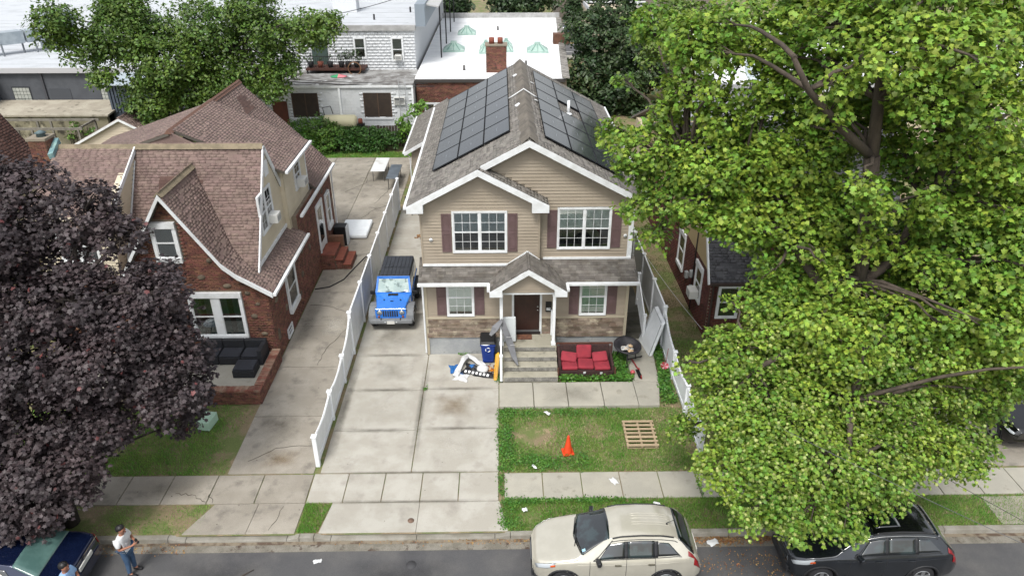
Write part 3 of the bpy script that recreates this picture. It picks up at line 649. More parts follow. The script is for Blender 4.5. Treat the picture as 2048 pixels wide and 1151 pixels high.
# ---------------------------------------------------------------- left brick house
LH = thing('brick_house', 'red brick house with brown shingle roofs and a steep front gable', 'house', (-12, 22.85, 0))
Pf = PL((0, 22.85, 0), (1,0,0), (0,0,1)); Ps = PL((-8.4, 0, 0), (0,1,0), (0,0,1)); Pg = PL((-8.8, 0, 0), (0,1,0), (0,0,1)); Pd = PL((-8.6, 0, 0), (0,1,0), (0,0,1))
front = [(-15.9, 0), (-8.4, 0), (-8.4, 3.0), (-8.85, 3.4), (-9.25, 3.62), (-9.7, 4.05), (-11.3, 6.6), (-13.2, 3.6), (-15.9, 3.6)]
MB().prism([(x, 22.85, z) for x, z in front], (0, .4, 0)).build('wall', mort, LH)
MB().prism([(-8.4, 22.86, 0), (-8.4, 33.9, 0), (-8.4, 33.9, 3.85), (-8.4, 27.6, 3.85), (-8.4, 27.6, 3.1), (-8.4, 22.86, 3.1)], (-.4, 0, 0)).build('wall', mort, LH)
MB().box(-15.9, 23.3, 0, -8.9, 33.9, 3.5).build('wall', cream(), LH)
fh = [(-11.3, .95, -9.3, 3.0), (-12.02, 4.15, -11.05, 5.75)]
sh_ = [(24.85, .85, 26.25, 2.7), (30.5, .7, 31.7, 3.1), (32.3, 1.2, 33.2, 3.0), (24.2, .05, 24.9, .5)]
br = bricks(front, (0, 22.85, 0), (1,0,0), (0,0,1), fh)
br += bricks([(22.83, 0), (33.9, 0), (33.9, 3.83), (27.6, 3.83), (27.6, 3.05), (22.83, 3.0)], (-8.4, 0, 0), (0,1,0), (0,0,1), sh_)
pieces('brick', br, brk(), brk(True), LH, 300, 'bricks')
for u, v, w, h in ((-10.6, 3.55, .17, .12), (-9.75, 3.2, .16, .1), (-9.0, 1.95, .13, .12), (-8.8, 2.45, .1, .08), (-8.75, 1.2, .13, .09), (-10.2, 4.2, .12, .1), (-9.1, 2.9, .12, .1), (-11.7, 4.0, .12, .1)): rock(LH, Pf, u, v, w, h)
for u, v, w, h in ((23.3, .9, .15, .3), (23.6, 2.2, .2, .12), (27.2, 1.4, .2, .16), (27.6, 2.3, .18, .15), (24.6, 1.3, .14, .16), (28.8, 1.9, .16, .16), (33.5, 2.2, .2, .2), (32, 3.3, .2, .15), (26.6, .8, .18, .12)): rock(LH, Ps, u, v, w, h)
glass_cur = M('curtain_teal', '#3d5253', .8); cur_w = M('curtain_pale', '#a9b0b0', .8)
window(Pf, LH, -11.15, 1.18, -9.42, 2.75, 2, None, fw=.1, head=.1, sill=.07, curtain=glass_cur, mull=.14, d=.09)
window(Pf, LH, -11.85, 4.35, -11.2, 5.45, 1, None, fw=.12, head=.1, sill=.08, blind=cur_w, blind_h=1, d=.09)
window(Ps, LH, 25.0, 1.0, 26.1, 2.5, 1, None, fw=.1, head=.1, sill=.1, d=.09, curtain=glass_cur)
window(Ps, LH, 32.45, 1.35, 33.05, 2.8, 1, None, fw=.12, sill=.1, d=.09, curtain=glass_cur)
window(Ps, LH, 24.27, .12, 24.83, .44, 1, None, fw=.05, d=.06)
c = MB(); Ps.box(c, 30.62, .82, 31.58, 2.95, .01, .04); dd = c.build('side_door', M('storm_door', '#ccd0d0', .4), LH)
c = MB(); Ps.box(c, 30.5, .75, 30.62, 3.08, .005, .07); Ps.box(c, 31.58, .75, 31.7, 3.08, .005, .07); Ps.box(c, 30.62, 2.95, 31.58, 3.08, .005, .07); c.build('door_frame', white_trim(), LH)
c = MB(); Ps.box(c, 30.74, 1.2, 31.46, 2.8, .0402, .044); c.build('storm_glass', pane_m(), dd)
# cream gable above the side wall
MB().prism([(-8.8, 23.5, 3.3), (-8.8, 28.75, 3.3), (-8.8, 26.02, 7.25)], (-.3, 0, 0)).build('gable_wall', cream(), LH)
bd = tiles([(23.45, 3.45), (28.7, 3.3), (26.0, 7.15)], (-8.8, 0, 0), (0,1,0), (0,0,1), 99, .13, 0, 0, .012, holes=[(24.45, 4.35, 26.05, 5.9)], tilt=-.22, over=-.004)
window(Pg, LH, 24.55, 4.45, 25.95, 5.8, 2, (2, 2), fw=.08, d=.08, mull=.06); ac_unit(LH, Pg, 25.35, 4.5)
c = MB(); Pg.box(c, 25.75, 6.2, 26.2, 6.75, .02, .06); c.build('gable_vent', white_trim(), LH)
# dormer wall
MB().box(-9.3, 27.3, 3.3, -8.6, 30.7, 5.95).build('dormer_wall', cream(), LH)
bd += tiles([(27.3, 3.85), (30.7, 3.85), (30.7, 5.95), (27.3, 5.95)], (-8.6, 0, 0), (0,1,0), (0,0,1), 99, .13, 0, 0, .012, holes=[(28.65, 4.5, 29.65, 5.8)], tilt=-.22, over=-.004)
window(Pd, LH, 28.75, 4.6, 29.55, 5.7, 1, (2, 2), fw=.08, d=.08); ac_unit(LH, Pd, 28.9, 4.62, .55); MB().box(-8.66, 30.6, 3.85, -8.56, 30.72, 5.95).build('corner_board', white_trim(), LH)
# left front dormer cheek and front
MB().prism([(-13.4, 25.98, 7.3), (-13.4, 22.95, 5.75), (-13.4, 22.95, 3.2)], (-.2, 0, 0)).build('dormer_cheek', cream(), LH)
MB().box(-16.0, 22.95, 3.4, -13.4, 23.2, 5.75).build('dormer_wall', cream(), LH)
Pq = PL((0, 22.95, 0), (1,0,0), (0,0,1)); window(Pq, LH, -15.2, 4.2, -14.0, 5.3, 2, None, fw=.08)
bd += tiles([(-16, 3.6), (-13.4, 3.6), (-13.4, 5.7), (-16, 5.7)], (0, 22.95, 0), (1,0,0), (0,0,1), 99, .13, 0, 0, .012, holes=[(-15.3, 4.1, -13.9, 5.4)], tilt=-.22, over=-.004)
Pc = PL((-13.4, 0, 0), (0,1,0), (0,0,1))
bd += tiles([(22.95, 3.5), (25.98, 7.3), (22.95, 5.75)], (-13.4, 0, 0), (0,1,0), (0,0,1), 99, .13, 0, 0, .012, tilt=-.22, over=-.004)
pieces('siding_board', bd, cream(), cream(True), LH)
# roof planes
rs = []; RY, RZ2, SL = 26.0, 7.33, 1.46
zf = lambda y: RZ2-SL*(RY-y)
roof_plane(LH, [(-13.4, 23.0, zf(23.0)), (-8.75, 23.0, zf(23.0)), (-8.75, RY, RZ2), (-13.4, RY, RZ2)], rs)
roof_plane(LH, [(-16.2, 22.65, RZ2-.54*3.35), (-13.38, 22.65, RZ2-.54*3.35), (-13.38, RY, RZ2), (-16.2, RY, RZ2)], rs)
roof_plane(LH, [(-8.75, RY, RZ2), (-8.75, 28.75, 3.3), (-16.2, 28.75, 3.3), (-16.2, RY, RZ2)], [])
prof = [(-11.3, 6.75), (-10.4, 5.32), (-9.7, 4.2), (-9.25, 3.78), (-8.8, 3.5), (-8.1, 3.05)]
yi = lambda z: RY-(RZ2-z)/SL
for (xa, za), (xb, zb) in zip(prof, prof[1:]):
    last = xb == -8.1
    roof_plane(LH, [(xb, 22.55, zb), (xb, 27.7 if last else yi(zb), zb), (xa, 27.7 if last else yi(za), za), (xa, 22.55, za)], rs, du=.25, dv=.1)
roof_plane(LH, [(-11.3, 22.55, 6.75), (-11.3, yi(6.75), 6.75), (-13.35, yi(3.55), 3.55), (-13.35, 22.55, 3.55)], rs)
X0, Z0, X1, Z1 = -12.1, 7.8, -8.28, 3.88
roof_plane(LH, [(X1, 30.75, Z1), (X1, 34.25, Z1), (X0, 34.25, Z0), (X0, 29.5, Z0)], rs)
roof_plane(LH, [(X0, 26.0, Z0), (X0, 30.6, Z0), (-16.6, 30.6, 6.3), (-16.6, 26.2, 6.3)], rs); roof_plane(LH, [(X0, 30.6, Z0-.01), (X0, 34.25, Z0-.01), (-16.0, 34.25, Z1), (-16.0, 30.6, Z1)], rs)
roof_plane(LH, [(-8.38, 26.9, 6.0), (-8.38, 30.95, 6.0), (X0, 30.6, Z0+.06), (X0, 26.3, Z0+.06)], rs)
pieces('roof_shingle', rs, brsh(), brsh(True), LH, 300, 'roof_shingles')
MB().prism([(-11.6, 34.2, 3.5), (-8.5, 34.2, 3.5), (-12.1, 34.2, 7.6)], (0, -.2, 0)).build('gable_wall', cream(), LH)
capm = M('ridge_tan', '#7f7460', .95, '#6d6452', 4, grain=.2)
ridge_caps(LH, (-16.2, RY, RZ2+.02), (-8.75, RY, RZ2+.02), capm); ridge_caps(LH, (-11.3, 22.55, 6.77), (-11.3, 25.55, 6.77), capm); ridge_caps(LH, (X0, 26.0, Z0+.06), (X0, 34.25, Z0+.06), M('ridge_red', '#705448', .95), .13)
MB().prism([(-13.7, 26.06, 7.25), (X0, 26.06, 7.84), (-11.0, 26.06, 7.25)], (0, .05, 0)).build('ridge_end', brsh(), LH)
# darker repair patches
pm = M('repair_shingle', '#543f38', .95, '#4a3833', 4, rnd=.15, grain=.2)
Vv = Vector((0, 1, SL)).normalized(); q = []
for r_ in range(6): q += tiles([(-12.55+.05*r_*(r_ < 3), 0), (-11.25+.1*r_-.2*(r_ % 2), 0), (-11.25+.1*r_-.2*(r_ % 2), .13), (-12.55+.05*r_, .13)], Vector((0, 24.9, zf(24.9)))+Vv*.13*r_, (1,0,0), (0,1,SL), .3, .13, .006, 0, .012, tilt=-.06, over=.02, stagger=-1, out=.006)
pieces('repair_shingle', q, pm, pm, LH)
Vv = Vector((-(X1-X0), 0, Z0-Z1)).normalized(); q = []
for r_ in range(6): q += tiles([(32.0+.12*r_, 0), (33.2+.06*r_-.3*(r_ % 2), 0), (33.2+.06*r_-.3*(r_ % 2), .13), (32.0+.12*r_, .13)], Vector((X0+.9, 0, Z0-.92))+Vv*.13*r_, (0,1,0), Vv, .3, .13, .006, 0, .012, tilt=-.06, over=.02, stagger=-1, out=.006)
pieces('repair_shingle', q, pm, pm, LH)
# white trim
for (xa, za), (xb, zb) in zip(prof, prof[1:]): rake(LH, (xa, 22.55, za+.005), (xb, 22.55, zb+.005), .18)
rake(LH, (-11.3, 22.55, 6.75), (-13.35, 22.55, 3.55), .18)
def verge(par, a, b, w=.05, h=.16, up=(0,0,1), name='verge_board'): return MB().bar(a, b, w, h).build(name, white_trim(), par)
verge(LH, (-8.73, 23.0, zf(23.0)-.06), (-8.73, RY, RZ2-.06)); verge(LH, (-8.73, RY, RZ2-.06), (-8.73, 28.75, 3.3)); verge(LH, (-8.74, 23.45, 3.62), (-8.74, 27.7, 3.62), .06, .12)
verge(LH, (-13.37, 22.65, 5.46), (-13.37, RY, RZ2-.05)); verge(LH, (-13.4, 22.9, 3.0), (-13.36, 25.9, 7.1), .05, .1)
gutter([(-8.03, 22.5, 2.99), (-8.03, 27.75, 2.99)], LH); gutter([(-8.2, 27.65, 3.82), (-8.2, 34.3, 3.82)], LH); gutter([(-8.3, 26.9, 5.95), (-8.3, 31.0, 5.95)], LH)
gutter([(-8.25, 34.2, 3.75), (-8.33, 34.0, 3.5), (-8.33, 34.0, .2), (-8.1, 34.0, .1)], LH, .035, name='downspout')

# chimney
ch = bricks([(0, 0), (.6, 0), (.6, 1.65), (0, 1.65)], (-16.95, 25.6, 6.0), (1,0,0), (0,0,1))
ch += bricks([(0, 0), (.6, 0), (.6, 1.65), (0, 1.65)], (-16.35, 25.6, 6.0), (0,1,0), (0,0,1))
cm = MB().box(-16.95, 25.6, 3, -16.35, 26.2, 7.65).build('chimney', mort, LH); pieces('brick', ch, brk(), brk(True), cm)
MB().box(-17.0, 25.55, 7.65, -16.3, 26.25, 7.74).build('chimney_cap', M('cap_concrete', '#7e7668', .95), cm)
MB().lathe([(.16, 7.74), (.14, 7.86), (.2, 7.87), (.04, 7.95)], (-16.6, 25.9, 0), 14).build('flue_pot', M('weathered_copper', '#56686c', .7), cm)
MB().prism([(-16.3, 25.5, 7.0), (-16.1, 25.5, 7.05), (-16.15, 26.2, 7.4), (-16.32, 26.2, 7.4)], (0, -.05, .2)).build('flashing', M('verdigris', '#5f7f84', .7, '#86a5a2', 4), cm)
# brick side steps
stp = MB().box(-8.38, 30.35, 0, -7.75, 31.75, .72).build('side_steps', mort, LH)
MB().box(-7.75, 30.45, 0, -7.4, 31.75, .48).build('step', mort, stp); MB().box(-7.4, 30.45, 0, -7.05, 31.75, .24).build('step', mort, stp)
bs = []
for x0, x1, h in ((-8.38, -7.75, .72), (-7.75, -7.4, .48), (-7.4, -7.05, .24)):
    bs += bricks([(x0, 0), (x1, 0), (x1, h), (x0, h)], (0, 30.42 if h < .7 else 30.35, 0), (1,0,0), (0,0,1))
    bs += bricks([(30.4, h-.24), (31.75, h-.24), (31.75, h), (30.4, h)], (x1, 0, 0), (0,1,0), (0,0,1))
pieces('brick', bs, brk(), brk(True), stp)
for x0, x1, h in ((-8.38, -7.73, .72), (-7.75, -7.38, .48), (-7.4, -7.03, .24)): MB().box(x0, 30.33, h, x1, 31.77, h+.05).build('tread', M('red_tread', '#7d4534', .85, '#6d3a2c', 3, grain=.15), stp, bevel=.01)
MB().box(-8.3, 31.77, 0, -7.6, 32.0, 1.05).build('step_wall', brk(), stp)

# ---------------------------------------------------------------- brick patio in front of it
PT = thing('brick_patio', 'raised concrete patio edged with a low red brick wall', 'patio', (-10.5, 21.6, 0))
for a, b in (((-15.9, 20.5), (-12.6, 22.83)), ((-12.59, 20.5), (-10.55, 22.83)), ((-10.54, 20.5), (-8.6, 22.83))): MB().box(*a, 0, *b, .42).build('patio_slab', conc_walk(), PT, bevel=.01)
w1 = MB().box(-15.9, 20.2, 0, -8.3, 20.48, .5).build('low_wall', mort, PT); w2 = MB().box(-8.58, 20.48, 0, -8.3, 22.84, .5).build('low_wall', mort, PT)
pieces('brick', bricks([(-12.6, 0), (-8.28, 0), (-8.28, .5), (-12.6, .5)], (0, 20.2, 0), (1,0,0), (0,0,1)), brk(), brk(True), w1, 240)
pieces('brick', bricks([(20.18, 0), (22.84, 0), (22.84, .5), (20.18, .5)], (-8.3, 0, 0), (0,1,0), (0,0,1)), brk(), brk(True), w2, 240)
cp_ = tiles([(-12.6, 0), (-8.27, 0), (-8.27, .3), (-12.6, .3)], (0, 20.18, .5), (1,0,0), (0,1,0), .075, .3, .01, .0, .06, stagger=0, depthj=.006, jit=.02)
pieces('coping_brick', cp_, M('coping_brick', '#7a4b3e', .9, '#8d7a68', 3, rnd=.25, grain=.2), None, w1)
cp_ = tiles([(20.5, 0), (22.84, 0), (22.84, .3), (20.5, .3)], (-8.27, 0, .5), (0,1,0), (-1,0,0), .075, .3, .01, .0, .06, stagger=0, depthj=.006, jit=.02)
pieces('coping_brick', cp_, M('coping_brick', '#7a4b3e'), None, w2)

# ---------------------------------------------------------------- right brick house
RH = thing('brick_house', 'dark red brick house with charcoal roof half hidden behind the large tree', 'house', (11, 24.2, 0))
Pf = PL((0, 24.2, 0), (1,0,0), (0,0,1)); Ps = PL((7.95, 0, 0), (0,-1,0), (0,0,1))
MB().box(7.95, 24.2, 0, 15, 38, 2.7).build('wall', mort, RH)
MB().prism([(7.96, 24.3, 2.7), (7.96, 38, 2.7), (7.96, 38, 4.8), (7.96, 30.3, 4.8), (7.96, 27.2, 7.2)], (7, 0, 0)).build('upper_wall', M('tan_siding', '#a08f6c', .6), RH)
br = bricks([(7.95, 0), (15, 0), (15, 2.65), (7.95, 2.65)], (0, 24.2, 0), (1,0,0), (0,0,1), [(8.25, .85, 9.15, 2.4), (11, .85, 12.2, 2.4)])
br += bricks([(-38, 0), (-24.2, 0), (-24.2, 2.65), (-38, 2.65)], (7.95, 0, 0), (0,-1,0), (0,0,1), [(-29.3, .9, -28.2, 2.5), (-26.2, .9, -25.2, 2.4)])
dbrk = lambda i=False: M('dark_brick'+('_i' if i else ''), '#5c332a', .9, '#4a2823', 2.5, rnd=.28, island=i, hue=.015, grain=.2, gscale=45, bump=.5)
pieces('brick', br, dbrk(), dbrk(True), RH, 300, 'bricks')
tan = lambda i=False: M('tan_siding', '#a08f6c')
bd = tiles([(-38, 2.7), (-24.3, 2.7), (-27.2, 7.1), (-30.3, 4.7), (-38, 4.7)], (7.96, 0, 0), (0,-1,0), (0,0,1), 99, .13, 0, 0, .012, holes=[(-27.9, 3.6, -26.9, 5.2)], tilt=-.22, over=-.004)
pieces('siding_board', bd, tan(), tan(), RH)
window(Pf, RH, 8.35, .98, 9.05, 2.25, 1, None, fw=.08, head=.1, d=.07); window(Pf, RH, 11.1, .98, 12.1, 2.25, 1, None, fw=.08, head=.1)
window(Ps, RH, -29.2, 1.0, -28.3, 2.4, 1, None, fw=.1, head=.1, sill=.06); window(Ps, RH, -26.1, 1.0, -25.3, 2.3, 1, None, fw=.1, head=.1); ac_unit(RH, Ps, -26.05, 1.0, .55)
window(Ps, RH, -27.85, 3.7, -27.0, 5.1, 1, None, fw=.1)
rs = []; roof_plane(RH, [(7.8, 23.9, 2.6), (15.2, 23.9, 2.6), (15.2, 27.2, 7.45), (7.8, 27.2, 7.45)], rs)
roof_plane(RH, [(7.8, 27.2, 7.45), (15.2, 27.2, 7.45), (15.2, 38, 4.75), (7.8, 38, 4.75)], rs)
dsh = lambda i=False: M('slate_shingle'+('_i' if i else ''), '#4a4a4d', .95, '#3f3f43', 2, rnd=.22, island=i, grain=.2, bump=.4)
pieces('roof_shingle', rs, dsh(), dsh(True), RH, 300, 'roof_shingles')
verge(RH, (7.78, 23.9, 2.52), (7.78, 27.2, 7.38)); MB().box(7.85, 23.8, 2.5, 12, 23.9, 2.6).build('gutter', M('brown_gutter', '#3a2f2b', .5), RH)
gutter([(8.05, 24.12, 2.5), (8.05, 24.12, .1)], RH, .035, M('brown_gutter', '#3a2f2b'), 'downspout')
m = MB(); m.box(9.6, 23.6, 0, 10.5, 24.2, 5.5); ch = m.build('chimney', mort, RH); pieces('brick', bricks([(9.6, 0), (10.5, 0), (10.5, 5.5), (9.6, 5.5)], (0, 23.6, 0), (1,0,0), (0,0,1)), dbrk(), dbrk(True), ch, 300)
for z, y in ((1.6, 26.6), (1.2, 27.3), (1.0, 26.4)): MB().obox((7.86, y, z), .16, .22, .3).build('utility_meter', M('meter_grey', '#8e9190', .5), RH, bevel=.03)
MB().tube([(7.9, 26.5, .8), (7.9, 26.5, 4.8)], .025, 6).build('service_cable', M('black_cable', '#16161a', .6), RH)
MB().tube([(7.9, 26.4, .8), (7.9, 26.4, 0)], .02, 6).build('service_cable', M('black_cable', '#16161a', .6), RH)
# ---------------------------------------------------------------- white vinyl fences
def fence(name, label, X, tall, low, side):
    """tall / low: post Y positions; the top of the low run scallops between posts"""
    F = thing(name, label, 'fence', (X, low[0], 0)); wv = white_vinyl()
    def post(y, h):
        p = MB().box(X-.065, y-.065, -.03, X+.065, y+.065, h).build('post', wv, F, bevel=.008)
        m = MB(); m.box(X-.085, y-.085, h, X+.085, y+.085, h+.03); m.add([(X-.075, y-.075, h+.03), (X+.075, y-.075, h+.03), (X+.075, y+.075, h+.03), (X-.075, y+.075, h+.03), (X, y, h+.08)], [(0,1,4),(1,2,4),(2,3,4),(3,0,4)]); m.build('post_cap', wv, p)
    TH, LH_ = 1.74, 1.06
    for y in tall: post(y, TH+.06)
    for y in low[:-1] if low[-1] == tall[0] else low: post(y, LH_+.06)
    def run(ya, yb, ha, hb, sc):
        a, b = ya+.065, yb-.065; n = max(4, int(round((b-a)/.15))); w = (b-a)/n
        top = lambda y: (ha+(hb-ha)*(y-a)/(b-a))-sc*math.sin(math.pi*(y-a)/(b-a))
        for i in range(n):
            y0, y1 = a+w*i, a+w*(i+1); m = MB()
            m.prism([(X-.011, y0+.003, .07), (X-.011, y1-.003, .07), (X-.011, y1-.003, top(y1)), (X-.011, y0+.003, top(y0))], (.022, 0, 0)); m.build('board', wv, F)
        m = MB(); m.box(X-.03, a, .05, X+.03, b, .19); m.build('rail', wv, F)
        m = MB(); k = 12
        for i in range(k):
            y0, y1 = a+(b-a)*i/k, a+(b-a)*(i+1)/k; m.bar((X, y0, top(y0)-.03 if sc else top(y0)), (X, y1+.004, top(y1)-.03 if sc else top(y1)), .06, .1)
        m.build('rail', wv, F)
        if sc:
            for i in range(int((b-a)/.12)):
                y = a+.06+.12*i; t = top(y); m = MB(); m.add([(X-.016, y-.045, t), (X+.016, y-.045, t), (X+.016, y+.045, t), (X-.016, y+.045, t), (X-.016, y-.045, t+.045), (X+.016, y-.045, t+.045), (X+.016, y+.045, t+.045), (X-.016, y+.045, t+.045), (X, y, t+.085)], [(0,1,5,4),(1,2,6,5),(2,3,7,6),(3,0,4,7),(4,5,8),(5,6,8),(6,7,8),(7,4,8)]); m.build('picket_tip', wv, F)
    for a, b in zip(tall, tall[1:]): run(a, b, TH, TH, 0)
    for a, b in zip(low, low[1:]): run(a, b, LH_, TH-.1 if b == tall[0] else LH_, .14 if b != tall[0] else .16)
    return F
fence('vinyl_fence', 'white vinyl privacy fence between the two driveways, stepping down to scalloped pickets', -5.68, [23.3, 25.7, 28.1, 30.5, 32.9, 35.3, 37.7], [17.1, 19.35, 21.45, 23.3], -1)
fence('vinyl_fence', 'white vinyl fence along the right edge of the lawn, front end under the large tree', 6.15, [23.55, 25.75, 28.1, 30.4, 32.8, 35.2], [17.4, 19.5, 21.5, 23.55], 1)
# ---------------------------------------------------------------- garage behind the house
GA = thing('garage', 'small beige sided garage behind the main house', 'garage', (-3.4, 39, 0))
MB().prism([(-5.0, 39.3, 0), (-1.8, 39.3, 0), (-1.8, 39.3, 2.95), (-3.4, 39.3, 3.85), (-5.0, 39.3, 2.95)], (0, 7, 0)).build('wall', siding(), GA)
pieces('siding_board', tiles([(-5.0, 0), (-1.8, 0), (-1.8, 2.9), (-3.4, 3.85), (-5.0, 2.9)], (0, 39.3, 0), (1,0,0), (0,0,1), 99, .125, 0, 0, .012, holes=[(-4.35, 0, -3.3, 2.25)], tilt=-.2, over=-.004), siding(), siding(True), GA)
gd = MB().box(-4.25, 39.22, 0, -3.4, 39.28, 2.15).build('garage_door', white_trim(), GA)
MB().box(-4.35, 39.2, 0, -4.25, 39.29, 2.25).build('door_frame', white_trim(), GA)
for x in (-4.1, -3.95):
    for z in (1.7, 1.85): MB().box(x, 39.205, z, x+.1, 39.215, z+.1).build('pane', room_shade(), gd)  # opaque panes, the unlit inside put into their colour
rs = []; roof_plane(GA, [(-5.35, 39.0, 2.85), (-3.4, 39.0, 3.98), (-3.4, 46.5, 3.98), (-5.35, 46.5, 2.85)], rs); roof_plane(GA, [(-1.45, 39.0, 2.85), (-3.4, 39.0, 3.98), (-3.4, 46.5, 3.98), (-1.45, 46.5, 2.85)], rs)
pieces('roof_shingle', rs, shin(), shin(True), GA, 200, 'roof_shingles')
rake(GA, (-3.4, 39.0, 3.98), (-5.37, 39.0, 2.85), .2); gutter([(-5.4, 39.0, 2.8), (-5.4, 46.5, 2.8)], GA); gutter([(-5.3, 39.1, 2.75), (-5.08, 39.2, 2.5), (-5.08, 39.2, .1)], GA, .035, name='downspout')
# ---------------------------------------------------------------- buildings behind
def roof_mat(name, c, c2): return M(name, c, .8, c2, .6, lo=.5, hi=.75, grain=.06, col3='#8b8a86', s3=.9, lo3=.66, hi3=.8)
wroof = roof_mat('white_membrane', '#d9dcde', '#c5c8ca')
wblock = M('painted_block', '#c6c9cb', .9, '#b4b7b9', 1.2, lo=.5, hi=.7, rnd=.02, grain=.12, bump=.3, col3='#85868a', s3=3.5, lo3=.62, hi3=.72)
wblock_i = M('painted_block_i', '#c6c9cb', .9, '#b4b7b9', 1.2, lo=.5, hi=.7, rnd=.02, island=True, grain=.12, bump=.3, col3='#85868a', s3=3.5, lo3=.62, hi3=.72)
wmort = M('block_joint', '#bcbec0', .95)
WB = thing('block_building', 'white painted block building with two dark openings and an upper balcony', 'building', (-12, 50, 0))
XA, XB = -20.5, -5.95
MB().box(XA, 50, 0, XB, 54.6, 4.0).build('lower_wall', wmort, WB); MB().box(XA, 54.6, 3.9, XB-.2, 84, 7.0).build('upper_wall', wmort, WB)
h1 = [(-14.3, 1.85, -12.5, 3.55), (-9.4, 1.85, -7.5, 3.5), (-15.7, 0, -14.6, 3.0)]
bk = tiles([(XA, 0), (XB, 0), (XB, 3.95), (XA, 3.95)], (0, 50, 0), (1,0,0), (0,0,1), .42, .21, .01, .01, .012, holes=h1, depthj=.001)
h2 = [(-13.7, 4.35, -12.4, 6.4), (-10.6, 4.9, -9.7, 6.4), (-7.9, 4.7, -7.0, 6.4), (-17.5, 4.9, -16.5, 6.4)]
bk += tiles([(XA, 4.0), (XB-.2, 4.0), (XB-.2, 6.95), (XA, 6.95)], (0, 54.6, 0), (1,0,0), (0,0,1), .42, .21, .01, .01, .012, holes=h2, depthj=.001)
pieces('block', bk, wblock, wblock_i, WB, 300, 'blocks')
MB().box(XA, 49.9, 4.0, XB, 54.6, 4.12).build('lower_roof', M('worn_roof', '#8d8d8b', .9, '#5d5a57', 1.3, lo=.42, hi=.6, grain=.2, col3='#b9bbbb', s3=1.4, lo3=.6, hi3=.66), WB)
MB().box(XA, 54.5, 7.0, XB-.1, 84, 7.1).build('upper_roof', roof_mat('grey_membrane', '#b0b4b8', '#9ea2a5'), WB)
MB().box(XA, 54.45, 6.85, XB-.1, 54.7, 7.22).build('parapet', M('parapet_grey', '#8f8f8d', .9, '#a5a5a4', 2), WB)
Pw = PL((0, 50, 0), (1,0,0), (0,0,1)); Pw2 = PL((0, 54.6, 0), (1,0,0), (0,0,1))
brown = M('brown_screen', '#2a2019', .7, '#33281f', 3)
for a, b in ((-14.3, -12.5), (-9.4, -7.5)):
    m = MB(); Pw.box(m, a, 1.85, b, 3.52, -.02, .012); o = m.build('screened_opening', brown, WB)
    for u in (a, (a+b)/2, b-.06): m = MB(); Pw.box(m, u, 1.85, u+.06, 3.52, .0125, .03); m.build('screen_bar', M('screen_bar', '#4a392c', .7), o)
    m = MB(); Pw.box(m, a-.05, 1.7, b+.05, 1.84, .0, .08); m.build('sill', wblock, o)
m = MB(); Pw.box(m, -15.65, .0, -14.65, 2.98, .0, .05); m.build('steel_door', M('rust_door', '#5b2a1c', .6, '#4c2317', 2), WB)
for a, b, lo, hi in ((-10.5, -9.8, 5.0, 6.3), (-7.8, -7.1, 4.8, 6.3), (-17.4, -16.6, 5.0, 6.3)): window(Pw2, WB, a, lo, b, hi, 1, None, fw=.1, blind=M('blind_grey', '#7d8583', .8), blind_h=.6)
m = MB(); Pw2.box(m, -13.65, 4.4, -12.5, 6.35, .0, .05); m.build('balcony_door', M('green_door', '#3a4a45', .6), WB)
ac_unit(WB, Pw2, -7.65, 4.85, .5); ac_unit(WB, Pw2, -17.3, 5.0, .5); ac_unit(WB, Pw, -7.3, 2.75, .75, .5, .15)
bal = MB().box(-13.9, 53.2, 4.35, -9.7, 54.58, 4.5).build('balcony', M('rust_brown', '#4a2a20', .8, '#3a221b', 3), WB)
bm = M('iron_black', '#1c1c1e', .6)
for y in (53.22,): MB().box(-13.9, y, 5.3, -9.7, y+.03, 5.34).build('balcony_rail', bm, bal)
for i in range(29): MB().box(-13.9+.15*i, 53.22, 4.5, -13.88+.15*i, 53.24, 5.3).build('baluster', bm, bal)
for x in (-13.8, -9.8): MB().box(x-.05, 53.2, 4.12, x+.05, 53.3, 4.36).build('balcony_leg', bm, bal)
MB().box(XA, 49.86, 3.9, XB, 49.97, 4.06).build('gutter', white_trim(), WB); MB().box(-11.05, 49.88, 0, -10.92, 49.98, 3.95).build('downspout', white_vinyl(), WB); MB().box(XB-.12, 49.88, 0, XB+.0, 49.98, 4.0).build('downspout', white_vinyl(), WB)
ld = MB()
for x in (-6.9, -6.45): ld.tube([(x, 49.75, .8), (x, 49.75, 4.6)], .022, 5)
for i in range(11): ld.tube([(-6.9, 49.75, 1+i*.35), (-6.45, 49.75, 1+i*.35)], .018, 5)
ld.build('wall_ladder', M('ladder_grey', '#8b8d8e', .6), WB)
m = MB(); m.box(-13.4, 62, 7.1, -11.5, 63.4, 9.3); m.build('roof_stack', wblock, WB)
for x, y in ((-9.5, 58), (-15, 57), (-7.2, 62)): MB().tube([(x, y, 7.1), (x, y, 7.5)], .07, 8).build('vent_pipe', M('black_cable', '#16161a'), WB)
m = MB(); m.box(XB-.1, 54.7, 7.1, XB+.6, 80, 8.6); m.build('side_parapet', M('blue_grey_cladding', '#7d8790', .6), WB)
m = MB(); m.prism([(XB-.1, 56, 8.5), (XB+1.5, 56, 8.2), (XB+1.5, 84, 8.2), (XB-.1, 84, 8.5)], (0, 0, .1)); m.build('metal_canopy', M('tin_roof', '#a5a6a5', .6), WB)
for i in range(4): MB().box(XB+1.35, 58+i*6, 4.2, XB+1.45, 58.1+i*6, 8.2).build('canopy_post', bm, WB)
